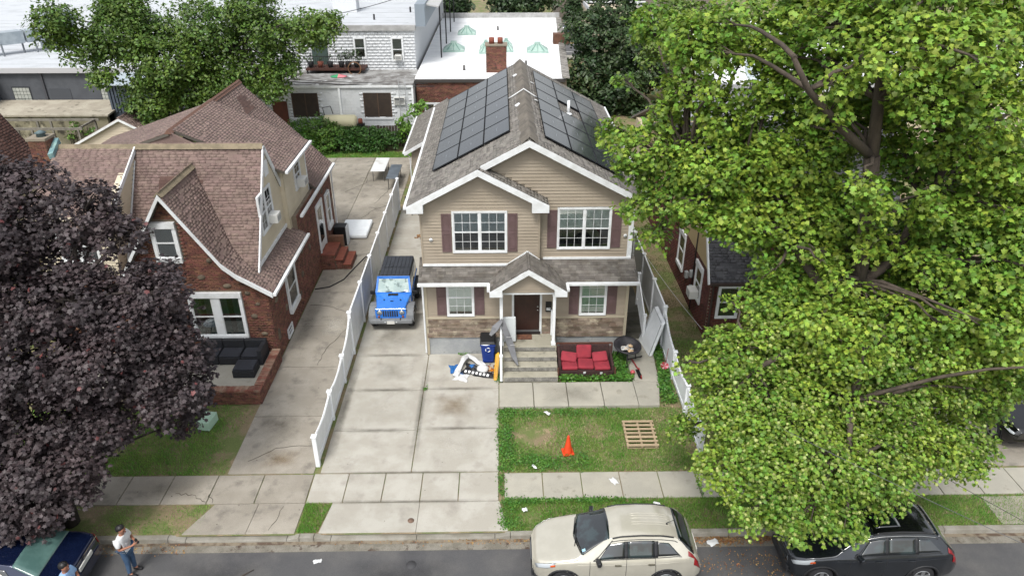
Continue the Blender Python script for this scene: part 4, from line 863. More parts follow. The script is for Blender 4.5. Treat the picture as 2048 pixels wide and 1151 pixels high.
# brick building with white roof
BB = thing('brick_building', 'low brick building with a bright white flat roof and green skylights', 'building', (-1, 51, 0))
MB().box(-5.85, 51, 0, 4.6, 79, 4.1).build('wall', mort, BB)
pieces('brick', bricks([(-5.85, 1.0), (-.5, 1.0), (-.5, 4.1), (-5.85, 4.1)], (0, 51, 0), (1,0,0), (0,0,1), [(-5.35, 1.0, -3.75, 2.6)], .24, .09), brk(), brk(True), BB, 300, 'bricks')
Pb = PL((0, 51, 0), (1,0,0), (0,0,1)); window(Pb, BB, -5.25, 1.0, -3.85, 2.5, 2, None, fw=.1, mull=.12)
bright = M('white_roof', '#e0e2e3', .7, '#cfd1d2', .5, lo=.45, hi=.7, grain=.03, col3='#b5b6b5', s3=.7, lo3=.68, hi3=.82)
m = MB(); m.add([(-5.9, 50.9, 4.12), (4.5, 50.9, 4.12), (6.0, 79, 4.12), (-5.9, 79, 4.12), (-5.9, 50.9, 4.3), (4.5, 50.9, 4.3), (6.0, 79, 4.3), (-5.9, 79, 4.3)], [(3,2,1,0),(4,5,6,7),(0,1,5,4),(1,2,6,5),(2,3,7,6),(3,0,4,7)]); m.build('flat_roof', bright, BB)
tilem = M('coping_tile', '#8d8a84', .9, '#6f6b66', 3, rnd=.2)
for i in range(46):
    y = 51.0+i*.6; x = 4.52+1.5*(y-50.9)/28.1; MB().obox((x, y, 4.36), .5, .5, .12, (0, .2, .05)).build('coping_tile', tilem, BB)
MB().box(-5.9, 78.6, 4.3, 6.1, 79, 4.75).build('parapet', M('parapet_grey', '#8f8f8d'), BB); MB().box(-5.9, 50.85, 4.0, 4.5, 50.92, 4.22).build('roof_edge', M('dark_edge', '#3b3836', .8), BB)
ch = MB().box(-1.0, 52.6, 3.5, .45, 53.6, 6.1).build('chimney', mort, BB)
pieces('brick', bricks([(-1.0, 4.2), (.45, 4.2), (.45, 6.1), (-1.0, 6.1)], (0, 52.6, 0), (1,0,0), (0,0,1), (), .24, .09), brk(), brk(True), ch)
MB().box(-1.06, 52.55, 6.1, .5, 53.65, 6.2).build('chimney_cap', M('cap_concrete', '#7e7668'), ch)
for x in (-.6, .0): MB().tube([(x, 53.1, 6.2), (x, 53.1, 6.6)], .2, 10).build('flue_pot', M('terracotta', '#7a4334', .85), ch)
MB().box(4.5, 63.6, 4.3, 5.9, 64.6, 5.1).build('roof_chimney', brk(), BB)
gsk = M('copper_green', '#8aa59c', .6, '#9db3aa', 3); 
def skylight(x, y, w, d, h=.42, stack=0):
    w *= .85; d *= .85; m = MB(); a, b = w/2, d/2; m.box(x-a, y-b, 4.3, x+a, y+b, 4.45); c0, c1 = a*.28, b*.28
    m.add([(x-a, y-b, 4.45), (x+a, y-b, 4.45), (x+a, y+b, 4.45), (x-a, y+b, 4.45), (x-c0, y-c1, 4.45+h), (x+c0, y-c1, 4.45+h), (x+c0, y+c1, 4.45+h), (x-c0, y+c1, 4.45+h)], [(0,1,5,4),(1,2,6,5),(2,3,7,6),(3,0,4,7),(4,5,6,7)])
    o = m.build('skylight', gsk, BB); MB().box(x-c0, y-c1, 4.45+h, x+c0, y+c1, 4.6+h).build('skylight_vent', gsk, o)
    for s in (-1, 0, 1): MB().bar((x+s*a*.6, y-b-.01, 4.47), (x+s*c0*.6, y-c1-.01, 4.46+h), .04).build('glazing_bar', M('copper_dark', '#5f8378', .6), o)
skylight(-3.0, 69, 1.9, 1.9); skylight(-3.75, 61, 2.0, 1.9); skylight(-1.15, 61.6, 1.2, 1.3); skylight(-1.15, 60, 1.25, 1.4); skylight(.5, 62.4, 1.2, 1.3); skylight(.5, 60.7, 1.3, 1.4); skylight(3.0, 60.5, 2.0, 1.9)
for x, y in ((-2.6, 53.4), (1.9, 55), (.1, 58), (-.2, 71)): MB().tube([(x, y, 4.3), (x, y, 4.65)], .09, 8).build('vent_pipe', M('vent_grey', '#5d5b59', .7), BB)
seam = M('membrane_seam', '#a3a6a8', .9, '#8f9193', 2)
for i in range(9): MB().box(XA+.3, 56.5+i*2.6, 7.1, XB-.8, 56.56+i*2.6, 7.112).build('roof_seam', seam, WB)
for i in range(9): MB().box(-5.7, 53.5+i*2.7, 4.3, 4.4+.14*i, 53.56+i*2.7, 4.31).build('roof_seam', M('membrane_seam_b', '#c9cbcc', .9), BB)
# grey building at the far left
GB = thing('grey_building', 'dark grey rendered building with a white flat roof at the upper left', 'building', (-33, 53.4, 0))
grw = M('grey_render', '#4b4e53', .85, '#44474c', 1.5, grain=.08)
MB().box(-46, 53.4, 0, -20.8, 53.9, 4.3).build('wall', grw, GB)
MB().box(-60, 53.2, 4.3, -20.8, 100, 4.5).build('flat_roof', roof_mat('grey_membrane', '#b0b4b8', '#9ea2a5'), GB)
MB().box(-60, 53.12, 4.25, -20.8, 53.3, 4.6).build('parapet', M('pale_edge', '#a8a8aa', .8), GB)
for i in range(12): MB().box(-59, 55+i*1.9, 4.5, -21, 55.07+i*1.9, 4.512).build('roof_seam', seam, GB)
Pg2 = PL((0, 53.4, 0), (1,0,0), (0,0,1))
gbl = M('glass_block', '#a3a69f', .4, '#8e938d', 2, rnd=.1)
for a, b in ((-35.2, -34.0), (-28.9, -27.8)):
    m = MB(); Pg2.box(m, a-.06, 2.1, b+.06, 3.25, -.01, .01); o = m.build('window', M('win_dark', '#22252a', .7), GB)
    for i in range(5):
        for j in range(4): m = MB(); Pg2.box(m, a+(b-a)*i/5, 2.15+j*.26, a+(b-a)*(i+1)/5-.03, 2.38+j*.26, .011, .03); m.build('pane', gbl, o)
m = MB(); Pg2.box(m, -32.6, 2.1, -31.1, 3.1, .0, .03); m.build('blocked_window', M('grey_render_b', '#404348', .85), GB)
MB().box(-32.95, 53.28, 2.1, -32.8, 53.4, 4.3).build('downspout', M('pipe_grey', '#3c3d42', .6), GB)
lw = MB().prism([(-38.5, 49.9, 2.0), (-38.5, 53.3, 2.2), (-27.0, 53.3, 2.2), (-27.0, 49.9, 2.0)], (0, 0, .12)).build('lean_to_roof', M('old_concrete_roof', '#8f887a', .95, '#a09a8b', 1.2, grain=.15, col3='#6a6457', s3=2), GB)
MB().box(-38.2, 50.1, 0, -27.2, 50.4, 2.0).build('lean_to_wall', M('mossy_wall', '#7d7864', .95, '#3d3a30', 1.4, lo=.5, hi=.62, grain=.2, col3='#a39c88', s3=1.2), GB)
for s_, (x0, x1) in enumerate(((-40.5, -36.2), (-27.2, -24.5))):
    m = MB()
    for i in range(12):
        a = x0+(x1-x0)*i/12; m.box(a, 51.0 if s_ else 50.5, 2.0, a+(x1-x0)/12*.6, 51.1 if s_ else 50.6, 4.0)
    m.box(x0, 51.1 if s_ else 50.6, 0, x1, 53.3, 3.95); w = m.build('corrugated_shed', M('steel_blue', '#4d5662', .5, metal=.3), GB)
    MB().prism([(x0-.1, 50.7, 3.9), (x1+.1, 50.7, 3.9), (x1+.1, 53.35, 4.25), (x0-.1, 53.35, 4.25)], (0, 0, .06)).build('tin_roof', M('tin_light', '#aab6bd', .4, metal=.3), w)
dct = M('galvanised_duct', '#97a1a8', .4, '#aab3b8', 2, metal=.4)
d_ = thing('roof_duct', 'galvanised ventilation duct on legs on the grey building roof', 'duct', (-40, 58, 4.5))
for i in range(3):
    a = Vector((-40.5+i*1.6, 56.5+i*1.7, 5.7)); MB().bar(a, a+Vector((1.5, 1.6, 0)), 1.1, .9).build('duct_section', dct, d_)
    for q in (a, a+Vector((.9, .2, 0))): MB().box(q.x-.05, q.y-.5, 4.5, q.x+.05, q.y-.4, 5.4).build('leg', M('leg_grey', '#6d7277', .5), d_)
MB().box(-37.2, 61.5, 4.5, -35.0, 63.4, 7.2).build('fan_box', dct, d_, bevel=.1)
# small cream gable garage and pergola
SG = thing('shed', 'small cream gabled shed behind the brown roofed house', 'shed', (-23.5, 44, 0))
MB().prism([(-26.3, 44, 0), (-22.0, 44, 0), (-22.0, 44, 2.85), (-23.15, 44, 3.45), (-26.3, 44, 1.85)], (0, 5, 0)).build('wall', cream(), SG)
pieces('siding_board', tiles([(-26.2, .9), (-22.0, .9), (-22.0, 2.85), (-23.15, 3.4), (-26.2, 1.85)], (0, 44, 0), (1,0,0), (0,0,1), 99, .16, 0, 0, .012, tilt=-.2, over=-.004), M('shed_siding', '#b8ac98', .6), M('shed_siding', '#b8ac98', .6), SG)
rs = []; roof_plane(SG, [(-22.0, 43.8, 2.85), (-22.0, 49, 2.85), (-23.15, 49, 3.5), (-23.15, 43.8, 3.5)], rs); roof_plane(SG, [(-26.5, 43.8, 1.8), (-26.5, 49, 1.8), (-23.15, 49, 3.5), (-23.15, 43.8, 3.5)], rs)
pieces('roof_shingle', rs, brsh(), brsh(True), SG, 120, 'roof_shingles'); rake(SG, (-23.15, 43.8, 3.5), (-26.5, 43.8, 1.8), .15); rake(SG, (-23.15, 43.8, 3.5), (-22.0, 43.8, 2.85), .15)
PG = thing('pergola', 'weathered grey timber pergola frame against the mossy wall', 'pergola', (-32, 48, 0)); pgm = M('grey_timber', '#77736b', .9, '#625e57', 4)
for x in (-35.5, -31.5, -30.6, -27.6):
    for y in (47.0, 49.2): MB().box(x-.06, y-.06, 0, x+.06, y+.06, 1.9).build('post', pgm, PG)
for y in (47.0, 49.2): MB().box(-35.8, y-.05, 1.9, -27.3, y+.05, 2.05).build('beam', pgm, PG)
for x in (-35.5, -27.6): MB().box(x-.05, 47, 1.92, x+.05, 49.2, 2.03).build('beam', pgm, PG)
# house at the far left edge
FL = thing('brown_roof_house', 'house at the left edge with dark brown shingle roof and cream gable', 'house', (-21, 26, 0))
MB().box(-26, 24.5, 0, -19.9, 29.8, 5.3).build('wall', cream(), FL)
rs = []; dbs = lambda i=False: M('dark_brown_shingle'+('_i' if i else ''), '#523a33', .95, '#463029', 2, rnd=.15, island=i, grain=.2, bump=.4)
roof_plane(FL, [(-19.4, 24.2, 5.4), (-19.4, 30.0, 5.4), (-21.6, 30.0, 9.2), (-21.6, 24.2, 9.2)], rs)
roof_plane(FL, [(-21.6, 24.2, 9.2), (-21.6, 30.0, 9.2), (-26.2, 30, 5.0), (-26.2, 24.2, 5.0)], [])
roof_plane(FL, [(-18.9, 23.2, 5.9), (-18.9, 26.6, 5.9), (-21.0, 26.6, 7.2), (-21.0, 23.2, 7.2)], rs)
pieces('roof_shingle', rs, dbs(), dbs(True), FL, 200, 'roof_shingles'); MB().box(-24, 23.4, 0, -19.1, 26.4, 5.9).build('gable_wall', cream(), FL); gutter([(-18.85, 23.1, 5.85), (-18.85, 26.6, 5.85)], FL)
# far street and what stands along it
sheet('far_street', asphalt(), -200, 81.5, 200, 98, .004); sheet('far_pavement', conc_walk(), -200, 98.4, 200, 104, .1); sheet('near_pavement', conc_walk(), -200, 79.2, 200, 81.2, .1)
sheet('centre_line', M('yellow_paint', '#b79a3e', .8), -200, 88.8, 200, 89.05, .009); sheet('edge_line', M('white_paint', '#c9c9c6', .8), -200, 96.0, 200, 96.15, .009); sheet('edge_line', M('white_paint', '#c9c9c6'), -200, 83.5, 200, 83.65, .009)
SHP = thing('shop', 'dark glazed shop front across the far street', 'shop', (14, 106, 0))
MB().box(8, 106, 0, 30, 120, 7).build('wall', M('shop_wall', '#6f675f', .9), SHP); MB().box(11.5, 105.9, .6, 20, 106, 5).build('shop_window', M('shop_glass', '#1a1d22', .15), SHP)
MB().box(11.2, 105.8, 0, 11.5, 106, 6).build('pilaster', M('shop_stone', '#8d8377', .9), SHP); MB().box(11.5, 105.85, 2.4, 20, 105.95, 2.6).build('transom', white_trim(), SHP)
m = MB(); m.box(12.3, 105.85, 3.2, 13, 105.9, 4.6); m.build('shop_poster', white_trim(), SHP)
# roofs seen between the leaves on the right
def flat_building(name, label, x0, y0, x1, y1, h, rm, wm):
    o = thing(name, label, 'building', ((x0+x1)/2, y0, 0)); MB().box(x0, y0, 0, x1, y1, h).build('wall', wm, o); MB().box(x0-.1, y0-.1, h, x1+.1, y1+.1, h+.15).build('flat_roof', rm, o)
    for q in ((x0-.1, y0-.1, x1+.1, y0+.1), (x0-.1, y0+.1, x0+.1, y1), (x1-.1, y0+.1, x1+.1, y1)): MB().box(q[0], q[1], h+.15, q[2], q[3], h+.5).build('parapet', M('pale_edge', '#a8a8aa'), o)
    for i in range(3):
        a = x0+(x1-x0)*(.2+.25*i); f = MB().box(a, y0-.03, 1.4, a+1.2, y0+.0, 2.8).build('window', white_trim(), o); MB().box(a+.1, y0-.04, 1.5, a+1.1, y0-.031, 2.7).build('pane', M('win_dark', '#22252a'), f)
    return o
flat_building('white_building', 'white roofed building glimpsed between leaves at the upper right', 14, 47, 40, 78, 4.2, bright, M('stucco_cream', '#b3a78f', .9))
flat_building('cream_building', 'cream stucco block behind the dark green tree', 8.5, 66, 13.6, 78, 5.5, M('stucco_cream', '#b3a78f'), M('stucco_cream', '#b3a78f'))
OB = thing('back_house', 'grey roofed back house with a terracotta lean-to behind the large tree', 'house', (14, 38, 0))
MB().box(8.5, 38.5, 0, 19, 45, 3.2).build('wall', M('stucco_cream', '#b3a78f'), OB); rs = []
lgs = lambda i=False: M('pale_shingle'+('_i' if i else ''), '#7b7c80', .95, '#8e8f92', 2, rnd=.15, island=i, grain=.2)
roof_plane(OB, [(8.2, 38.2, 3.1), (19.3, 38.2, 3.1), (17, 41.7, 5.6), (10.5, 41.7, 5.6)], rs, .4, .2); roof_plane(OB, [(19.3, 45.2, 3.1), (8.2, 45.2, 3.1), (10.5, 41.7, 5.6), (17, 41.7, 5.6)], rs, .4, .2)
pieces('roof_shingle', rs, lgs(), lgs(True), OB, 120, 'roof_shingles')
tr = MB().prism([(8.8, 36.2, 2.6), (13.2, 36.2, 2.6), (13.2, 38.4, 3.4), (8.8, 38.4, 3.4)], (0, 0, .1)).build('lean_to', M('terracotta_roof', '#9a6b4e', .9, '#86593f', 3, grain=.15), OB)
for i in range(14): MB().bar((8.95+.32*i, 36.15, 2.75), (8.95+.32*i, 38.4, 3.56), .12, .08).build('roof_tile', M('terracotta_roof', '#9a6b4e'), tr)
SD = thing('satellite_dish', 'pale round satellite dish on the grey back roof', 'dish', (14.2, 41.5, 5.6)); MB().tube([(14.2, 41.5, 5.5), (14.2, 41.4, 6.6)], .05, 8).build('mast', M('vent_grey', '#5d5b59'), SD)
m = MB(); m.lathe([(.0, .0), (.5, .08), (.8, .25), (.86, .33)], (0, 0, 0), 20, 'Z', False); o = m.build('reflector', M('dish_white', '#b9c4c8', .5), SD, solid=.02); o.rotation_euler = (R(60), 0, R(20)); o.location = (14.2, 41.2, 6.7)
# ---------------------------------------------------------------- cars
def interp(x, tab):
    xs, ys = zip(*tab); return float(np.interp(x, xs, ys))
def smooth_tab(tab, n=60):
    """rounded version of a piecewise linear table"""
    xs, ys = zip(*tab); X = np.linspace(xs[0], xs[-1], n*4+1); Y = np.interp(X, xs, ys); k = np.array([1, 2, 3, 2, 1])/9
    Yp = np.pad(Y, 2, mode='edge'); Y2 = np.convolve(Yp, k, 'valid'); Y2[0], Y2[-1] = Y[0], Y[-1]; return list(zip(X, Y2))
rubber = M('tyre_rubber', '#17171a', .85, '#202023', 8, grain=.1); alloy = M('wheel_alloy', '#a9abad', .3, metal=.8); clad = M('black_cladding', '#1d1e20', .6, '#26272a', 5)
cglass = M('car_glass', '#0d1315', .03, '#223032', 2.2, lo=.5, hi=.58, spec=1., coat=1.); lens = M('lamp_lens', '#aab0b4', .08, spec=.8, coat=.8); red_l = M('tail_lens', '#7d0f14', .12, coat=.8); amber = M('amber_lens', '#c4521c', .2); plate_m = M('licence_plate', '#c4c4be', .5); seam_m = M('panel_gap', '#1a1a1b', .8); chrome_m = M('chrome', '#c9c9c6', .15, metal=1)
class Car:
    def __init__(s, name, label, loc, rz, L, W, top, belt, zb=.2, wr=.62, plan=None, paint=None, lower=None, wheels=(.72, 3.3), wrad=.32, cab=(1.0, 4.1)):
        s.o = thing(name, label, 'car', loc, None, rz); s.L, s.W, s.top, s.belt, s.zb, s.wr = L, W/2, smooth_tab(top), smooth_tab(belt), zb, wr; s.paint = paint
        s.plan = plan or [(0, .7), (.06, .8), (.18, .9), (.45, .98), (.9, 1), (L-.9, 1), (L-.4, .98), (L-.12, .9), (L, .8)]
        s.wheels, s.wrad, s.cab = wheels, wrad, cab
        xs = sorted(set([0, .015, .03, .06, .1, .15]+list(np.round(np.arange(.2, L-.2, .05), 3))+[L-.2, L-.15, L-.1, L-.06, L-.03, L-.015, L])); K = 4; nS = 8*K
        ss = [i/K for i in range(nS+1)]; ar = wrad+.07
        V, idx, F, mats = [], {}, [], []
        for sd in (1, -1):
            for i, x in enumerate(xs):
                for j, q in enumerate(ss):
                    if j == nS and sd == -1: idx[sd, i, j] = idx[1, i, j]; continue
                    p = s.surf(x, q); px, py, pz = p
                    if q <= 4.3:
                        for wx in wheels:
                            dx, dz = px-wx, pz-wrad; d = math.hypot(dx, dz)
                            if abs(d-ar) < .032 and d > 0: px, pz = wx+dx/d*ar, wrad+dz/d*ar
                    idx[sd, i, j] = len(V); V.append((px, sd*py, pz))
        low = []
        for sd in (1, -1):
            for i in range(len(xs)-1):
                for j in range(nS):
                    q = [idx[sd, i, j], idx[sd, i+1, j], idx[sd, i+1, j+1], idx[sd, i, j+1]]
                    c = [sum(V[k][t] for k in q)/4 for t in range(3)]
                    if ss[j] < 4.3 and any(math.hypot(c[0]-wx, c[2]-wrad) < ar-.004 for wx in wheels): continue
                    if sd == 1: q = q[::-1]
                    (low if ss[j] < 1 else F).append(q)
        for i, flip in ((0, False), (len(xs)-1, True)):
            ring = [idx[1, i, j] for j in range(nS+1)]+[idx[-1, i, j] for j in range(nS-1, -1, -1)]; F.append(ring[::-1] if flip else ring)
        b = MB(); b.v = V; b.f = F; b.sm = [True]*(len(F)-2)+[False]*2; b.build('body', paint, s.o)
        b = MB(); b.v = V; b.f = low; b.sm = [True]*len(low); b.build('sill', lower or clad, s.o)
        MB().box(.15, -s.W*.78, zb+.02, L-.15, s.W*.78, .5).build('underbody', seam_m, s.o)
        for wx in wheels:
            for sd in (1, -1):
                s.wheel(wx, sd); m = MB(); m.lathe([(ar-.005, 0), (ar-.005, .22)], (0, 0, 0), 28, 'Y', False)
                m.v = [(x+wx, sd*(s.W-.02-y), z+wrad) for x, y, z in m.v]; m.build('wheel_well', seam_m, s.o)
    def surf(s, x, q, off=0.):
        L = s.L; w = s.W*interp(x, s.plan); zr, zt = interp(x, s.top), interp(x, s.belt); zt = min(zt, zr-.02); zb = s.zb+.16*max(0, (.35-x)/.35)**2+.14*max(0, (x-L+.4)/.4)**2
        c = min(1, max(0, (zr-zt-.06)/.4)); wr = w*(.93*(1-c)+s.wr*c); zm = zb+(zt-zb)*.45
        P = [(w*.86, zb), (w*.97, zb+(zt-zb)*.13), (w, zm), (w*.995, zb+(zt-zb)*.8), (w*.955, zt), (wr, zt+(zr-zt)*(.45+.38*c)), (wr*.9, zr-(.012+.02*c)), (wr*.5, zr-.004), (0, zr)]
        i = min(7, int(q)); t = q-i; a, b = P[i], P[i+1]; p0 = P[max(0, i-1)]; p3 = P[min(8, i+2)] if i < 7 else (-P[6][0], P[6][1])
        k = .5 if i not in (4,) else .18
        f = lambda n: a[n]*(1-t)+b[n]*t if i == 4 else .5*((2*a[n])+(-p0[n]+b[n])*t+(2*p0[n]-5*a[n]+4*b[n]-p3[n])*t*t+(-p0[n]+3*a[n]-3*b[n]+p3[n])*t**3)
        y, z = max(0, f(0)), f(1)
        if off:
            e = 1e-3; y1, z1 = s.surf(x, min(8, q+e))[1:]; y0_, z0_ = s.surf(x, max(0, q-e))[1:]; ty, tz = y1-y0_, z1-z0_; n = math.hypot(ty, tz) or 1
            dx = s.surf(min(L, x+.02), q); dm = s.surf(max(0, x-.02), q); v1 = Vector(dx)-Vector(dm); v2 = Vector((0, ty/n, tz/n)); nn = v2.cross(v1)
            if nn.length > 0: nn.normalize()
            if nn.y*1+nn.z*1 < 0: nn = -nn
            return (x+nn.x*off, y+nn.y*off, z+nn.z*off)
        return (x, y, z)
    def patch(s, name, mat, x0, x1, s0, s1, off=.006, sides=(1, -1), dx0=0., dx1=0., nx=10, ns=6, centre=False, par=None, edge=None):
        """piece of the skin raised by off; dx0/dx1 slant its ends with height"""
        out = []
        for sd in sides if not centre else (0,):
            m = MB()
            def fn(u, v):
                if centre:
                    q = s0+(s1-s0)*min(1, 2*min(v, 1-v)); k = 1 if v < .5 else -1; a = s.surf(x0+dx0*(1-2*abs(v-.5))+(x1-x0+(dx1-dx0)*(1-2*abs(v-.5)))*u, q, off); return (a[0], k*a[1], a[2])
                q = s0+(s1-s0)*v; a = s.surf(x0+dx0*v+(x1-x0+(dx1-dx0)*v)*u, q, off); return (a[0], sd*a[1], a[2])
            m.grid(fn, nx, 2*ns if centre else ns); out.append(m.build(name, mat, par or s.o, solid=.006))
        return out
    def line(s, x0, x1, q0, q1, r=.006, sides=(1, -1), name='panel_gap', mat=None, off=0., n=12):
        for sd in sides:
            pts = []
            for i in range(n+1): t = i/n; a = s.surf(x0+(x1-x0)*t, q0+(q1-q0)*t, off); pts.append((a[0], sd*a[1], a[2]))
            MB().tube(pts, r, 6).build(name, mat or seam_m, s.o)
    def wheel(s, wx, sd):
        r = s.wrad; y = sd*(s.W-.02)
        def L_(prof, nm, mt, par):
            m = MB(); m.lathe(prof, (0, 0, 0), 28, 'Y', True); m.v = [(px+wx, y-sd*py, pz+r) for px, py, pz in m.v]; return m.build(nm, mt, par)
        t = L_([(r*.6, .0), (r*.9, -.005), (r*.985, .03), (r, .08), (r, .15), (r*.95, .2), (r*.5, .2)], 'wheel', rubber, s.o); t['label'] = 'black tyre on its wheel'
        L_([(.02, .045), (r*.55, .04), (r*.62, .0), (r*.64, .012), (r*.6, .05)], 'rim', clad, t)
        for k in range(5):
            a = 2*math.pi*k/5+.3; m = MB(); m.bar((wx+.03*math.cos(a), y-sd*.005, r+.03*math.sin(a)), (wx+r*.62*math.cos(a), y-sd*.004, r+r*.62*math.sin(a)), .09, .03, up=(0, 1, 0)); m.build('spoke', alloy, t)
        L_([(.0, -.012), (.055, -.01), (.06, .03)], 'hub_cap', alloy, t)
        m = MB(); m.lathe([(r*.58, .0), (r*.655, -.008), (r*.66, .03)], (0, 0, 0), 28, 'Y', False); m.v = [(px+wx, y-sd*py, pz+r) for px, py, pz in m.v]; m.build('rim_lip', alloy, t)
    def arch(s, mat, w=.05):
        for wx in s.wheels:
            for sd in (1, -1):
                pts = []; R0 = s.wrad+.085
                for i in range(15):
                    a = math.pi*(-.06+1.12*i/14); pts.append((wx+R0*math.cos(a), sd*(s.W*interp(wx+R0*math.cos(a), s.plan)*.995+.002), s.wrad+R0*math.sin(a)))
                MB().tube(pts, .028, 6).build('arch_trim', mat, s.o)
    def mirror(s, x, mat):
        for sd in (1, -1):
            p = s.surf(x, 4.05); y = sd*(p[1]+.1); z = p[2]+.05
            o = MB().obox((x, y, z), .1, .2, .14, (0, 0, -sd*.2)).build('door_mirror', mat, s.o, bevel=.035, seg=3)
            MB().obox((x+.055, y, z), .008, .16, .1, (0, 0, -sd*.2)).build('mirror_glass', chrome_m, o)
    def handles(s, xs, q, mat):
        for x in xs:
            for sd in (1, -1):
                p = s.surf(x, q, .02); MB().obox((x, sd*p[1], p[2]), .17, .03, .035).build('door_handle', mat, s.o, bevel=.012)
def suv(name, label, loc, paint, L=4.27, W=1.67, dark=False):
    top = [(0, .66), (.05, .74), (.15, .8), (.5, .9), (1.0, .98), (1.08, 1.0), (1.5, 1.24), (1.9, 1.44), (2.2, 1.52), (2.7, 1.55), (3.2, 1.53), (3.5, 1.47), (3.7, 1.38), (4.06, 1.02), (4.16, .92), (4.24, .75), (L, .6)]
    belt = [(0, .58), (.15, .7), (.5, .84), (1.1, .93), (2, .95), (3, .98), (3.6, 1.03), (3.9, 1.0), (4.1, .86), (L, .55)]
    top = [(x, z*1.06) for x, z in top]; belt = [(x, z*1.05) for x, z in belt]
    pl_ = [(0, .56), (.05, .68), (.15, .8), (.35, .91), (.7, .975), (1.1, 1), (L-.9, 1), (L-.45, .975), (L-.15, .89), (L-.03, .8), (L, .74)]
    c = Car(name, label, loc, 0, L, W, top, belt, .2, .655, pl_, paint, clad, (.78, 3.36), .325)
    c.patch('windshield', cglass, 1.24, 1.9, 5.45, 8, .006, centre=True, dx0=-.18, dx1=.04, nx=10)
    c.patch('rear_window', cglass, 3.62, 4.03, 5.3, 8, .007, centre=True, nx=8)
    c.patch('side_window', cglass, 1.62, 2.28, 4.12, 4.86, .004, dx0=.28, dx1=0, nx=8)
    c.patch('side_window', cglass, 2.36, 3.02, 4.12, 4.88, .004, nx=8)
    c.patch('quarter_window', cglass, 3.1, 3.68, 4.16, 4.8, .004, dx1=-.3, nx=8)
    c.line(1.5, 1.98, 4.08, 5.0, .012, mat=clad, name='window_trim'); c.line(1.5, 3.7, 4.08, 4.1, .01, mat=clad, name='window_trim', n=24); c.line(1.95, 3.6, 4.95, 4.92, .01, mat=clad, name='window_trim', n=24)
    c.patch('pillar', clad, 2.27, 2.37, 4.12, 4.88, .003, nx=2); c.patch('pillar', clad, 3.01, 3.11, 4.12, 4.86, .003, nx=2)
    for x in (1.42, 2.33, 3.1): c.line(x, x+(.0 if x < 3 else -.06), .9, 4.08)
    c.line(1.42, 3.1, .9, .9, n=20); c.line(.12, 1.12, 4.55, 5.0, n=20, name='bonnet_gap'); c.line(1.05, 4.0, 3.45, 3.4, .004, n=30, name='crease_line', mat=paint)
    c.handles((2.12, 2.95), 3.45, M('handle_bronze', '#5e5a4c', .3, metal=.4) if not dark else paint); c.mirror(1.62, clad if not dark else paint); c.arch(clad)
    c.patch('headlight', lens, .1, .5, 3.3, 4.6, .01, dx0=-.04, dx1=.08, nx=6); c.patch('turn_signal', amber, .44, .56, 3.4, 3.75, .013, nx=3, ns=3)
    c.patch('tail_light', red_l, L-.24, L-.02, 3.0, 4.25, .012, dx0=0, dx1=-.1, nx=4); c.patch('tail_light_upper', red_l, L-.4, L-.13, 4.25, 5.0, .01, dx1=-.16, nx=4)
    c.line(1.98, 3.5, 5.35, 5.35, .02, name='roof_rail', mat=clad, off=.012, n=24)
    MB().box(-.02, -.55, .25, .04, .55, .45).build('lower_grille', clad, c.o, bevel=.02); MB().box(-.015, -.35, .52, .03, .35, .62).build('grille', clad, c.o, bevel=.015); MB().box(-.028, -.3, .56, -.014, .3, .58).build('grille_bar', chrome_m, c.o)
    MB().box(L-.07, -.26, .7, L-.035, .26, .83).build('licence_plate', plate_m, c.o); MB().box(L-.12, -.6, .3, L+.03, .6, .5).build('rear_bumper', clad, c.o, bevel=.04, seg=3)
    for y in (-.35, .05): MB().bar((1.07, y, 1.07), (1.16, y+.5, 1.13), .018, .015).build('wiper', clad, c.o)
    return c
silver = M('champagne_paint', '#bab6a8', .22, '#c0bcae', 3, metal=.35, coat=1., spec=.6)
cv = suv('silver_suv', 'champagne silver SUV parked at the kerb in front of the lawn', (.72, 13.36, -.15), silver)
for y in (-.4, -.2, 0, .2, .4): cv.line(2.5, 3.5, 8-abs(y)*1.4-.05, 8-abs(y)*1.4-.05, .006, (1,) if y >= 0 else (-1,), 'roof_rib', silver, n=14)
MB().tube([(3.4, -.15, 1.58), (3.4, -.15, 1.63), (3.58, -.14, 1.71)], [.03, .01, .006], 6).build('antenna', clad, cv.o)
p = cv.surf(1.28, 6.2, .012); MB().obox((p[0], -p[1], p[2]), .09, .07, .004, (.35, -.5, 0)).build('windshield_sticker', M('sticker_blue', '#8fb4c4', .5), cv.o)
dk = M('graphite_paint', '#25292e', .2, '#2a2e34', 3, metal=.5, coat=1.)
c2 = suv('dark_suv', 'dark graphite SUV parked under the large tree', (7.25, 13.36, -.15), dk, dark=True)
c2.patch('black_roof', M('black_roof_paint', '#0a0b0d', .12, coat=1), 2.0, 3.6, 5.5, 8, .004, centre=True, nx=14); c2.line(1.6, 3.6, 4.96, 4.94, .014, name='chrome_trim', mat=chrome_m, n=24)
c2.patch('sunroof', cglass, 2.1, 2.7, 6.6, 8, .01, centre=True, nx=6)
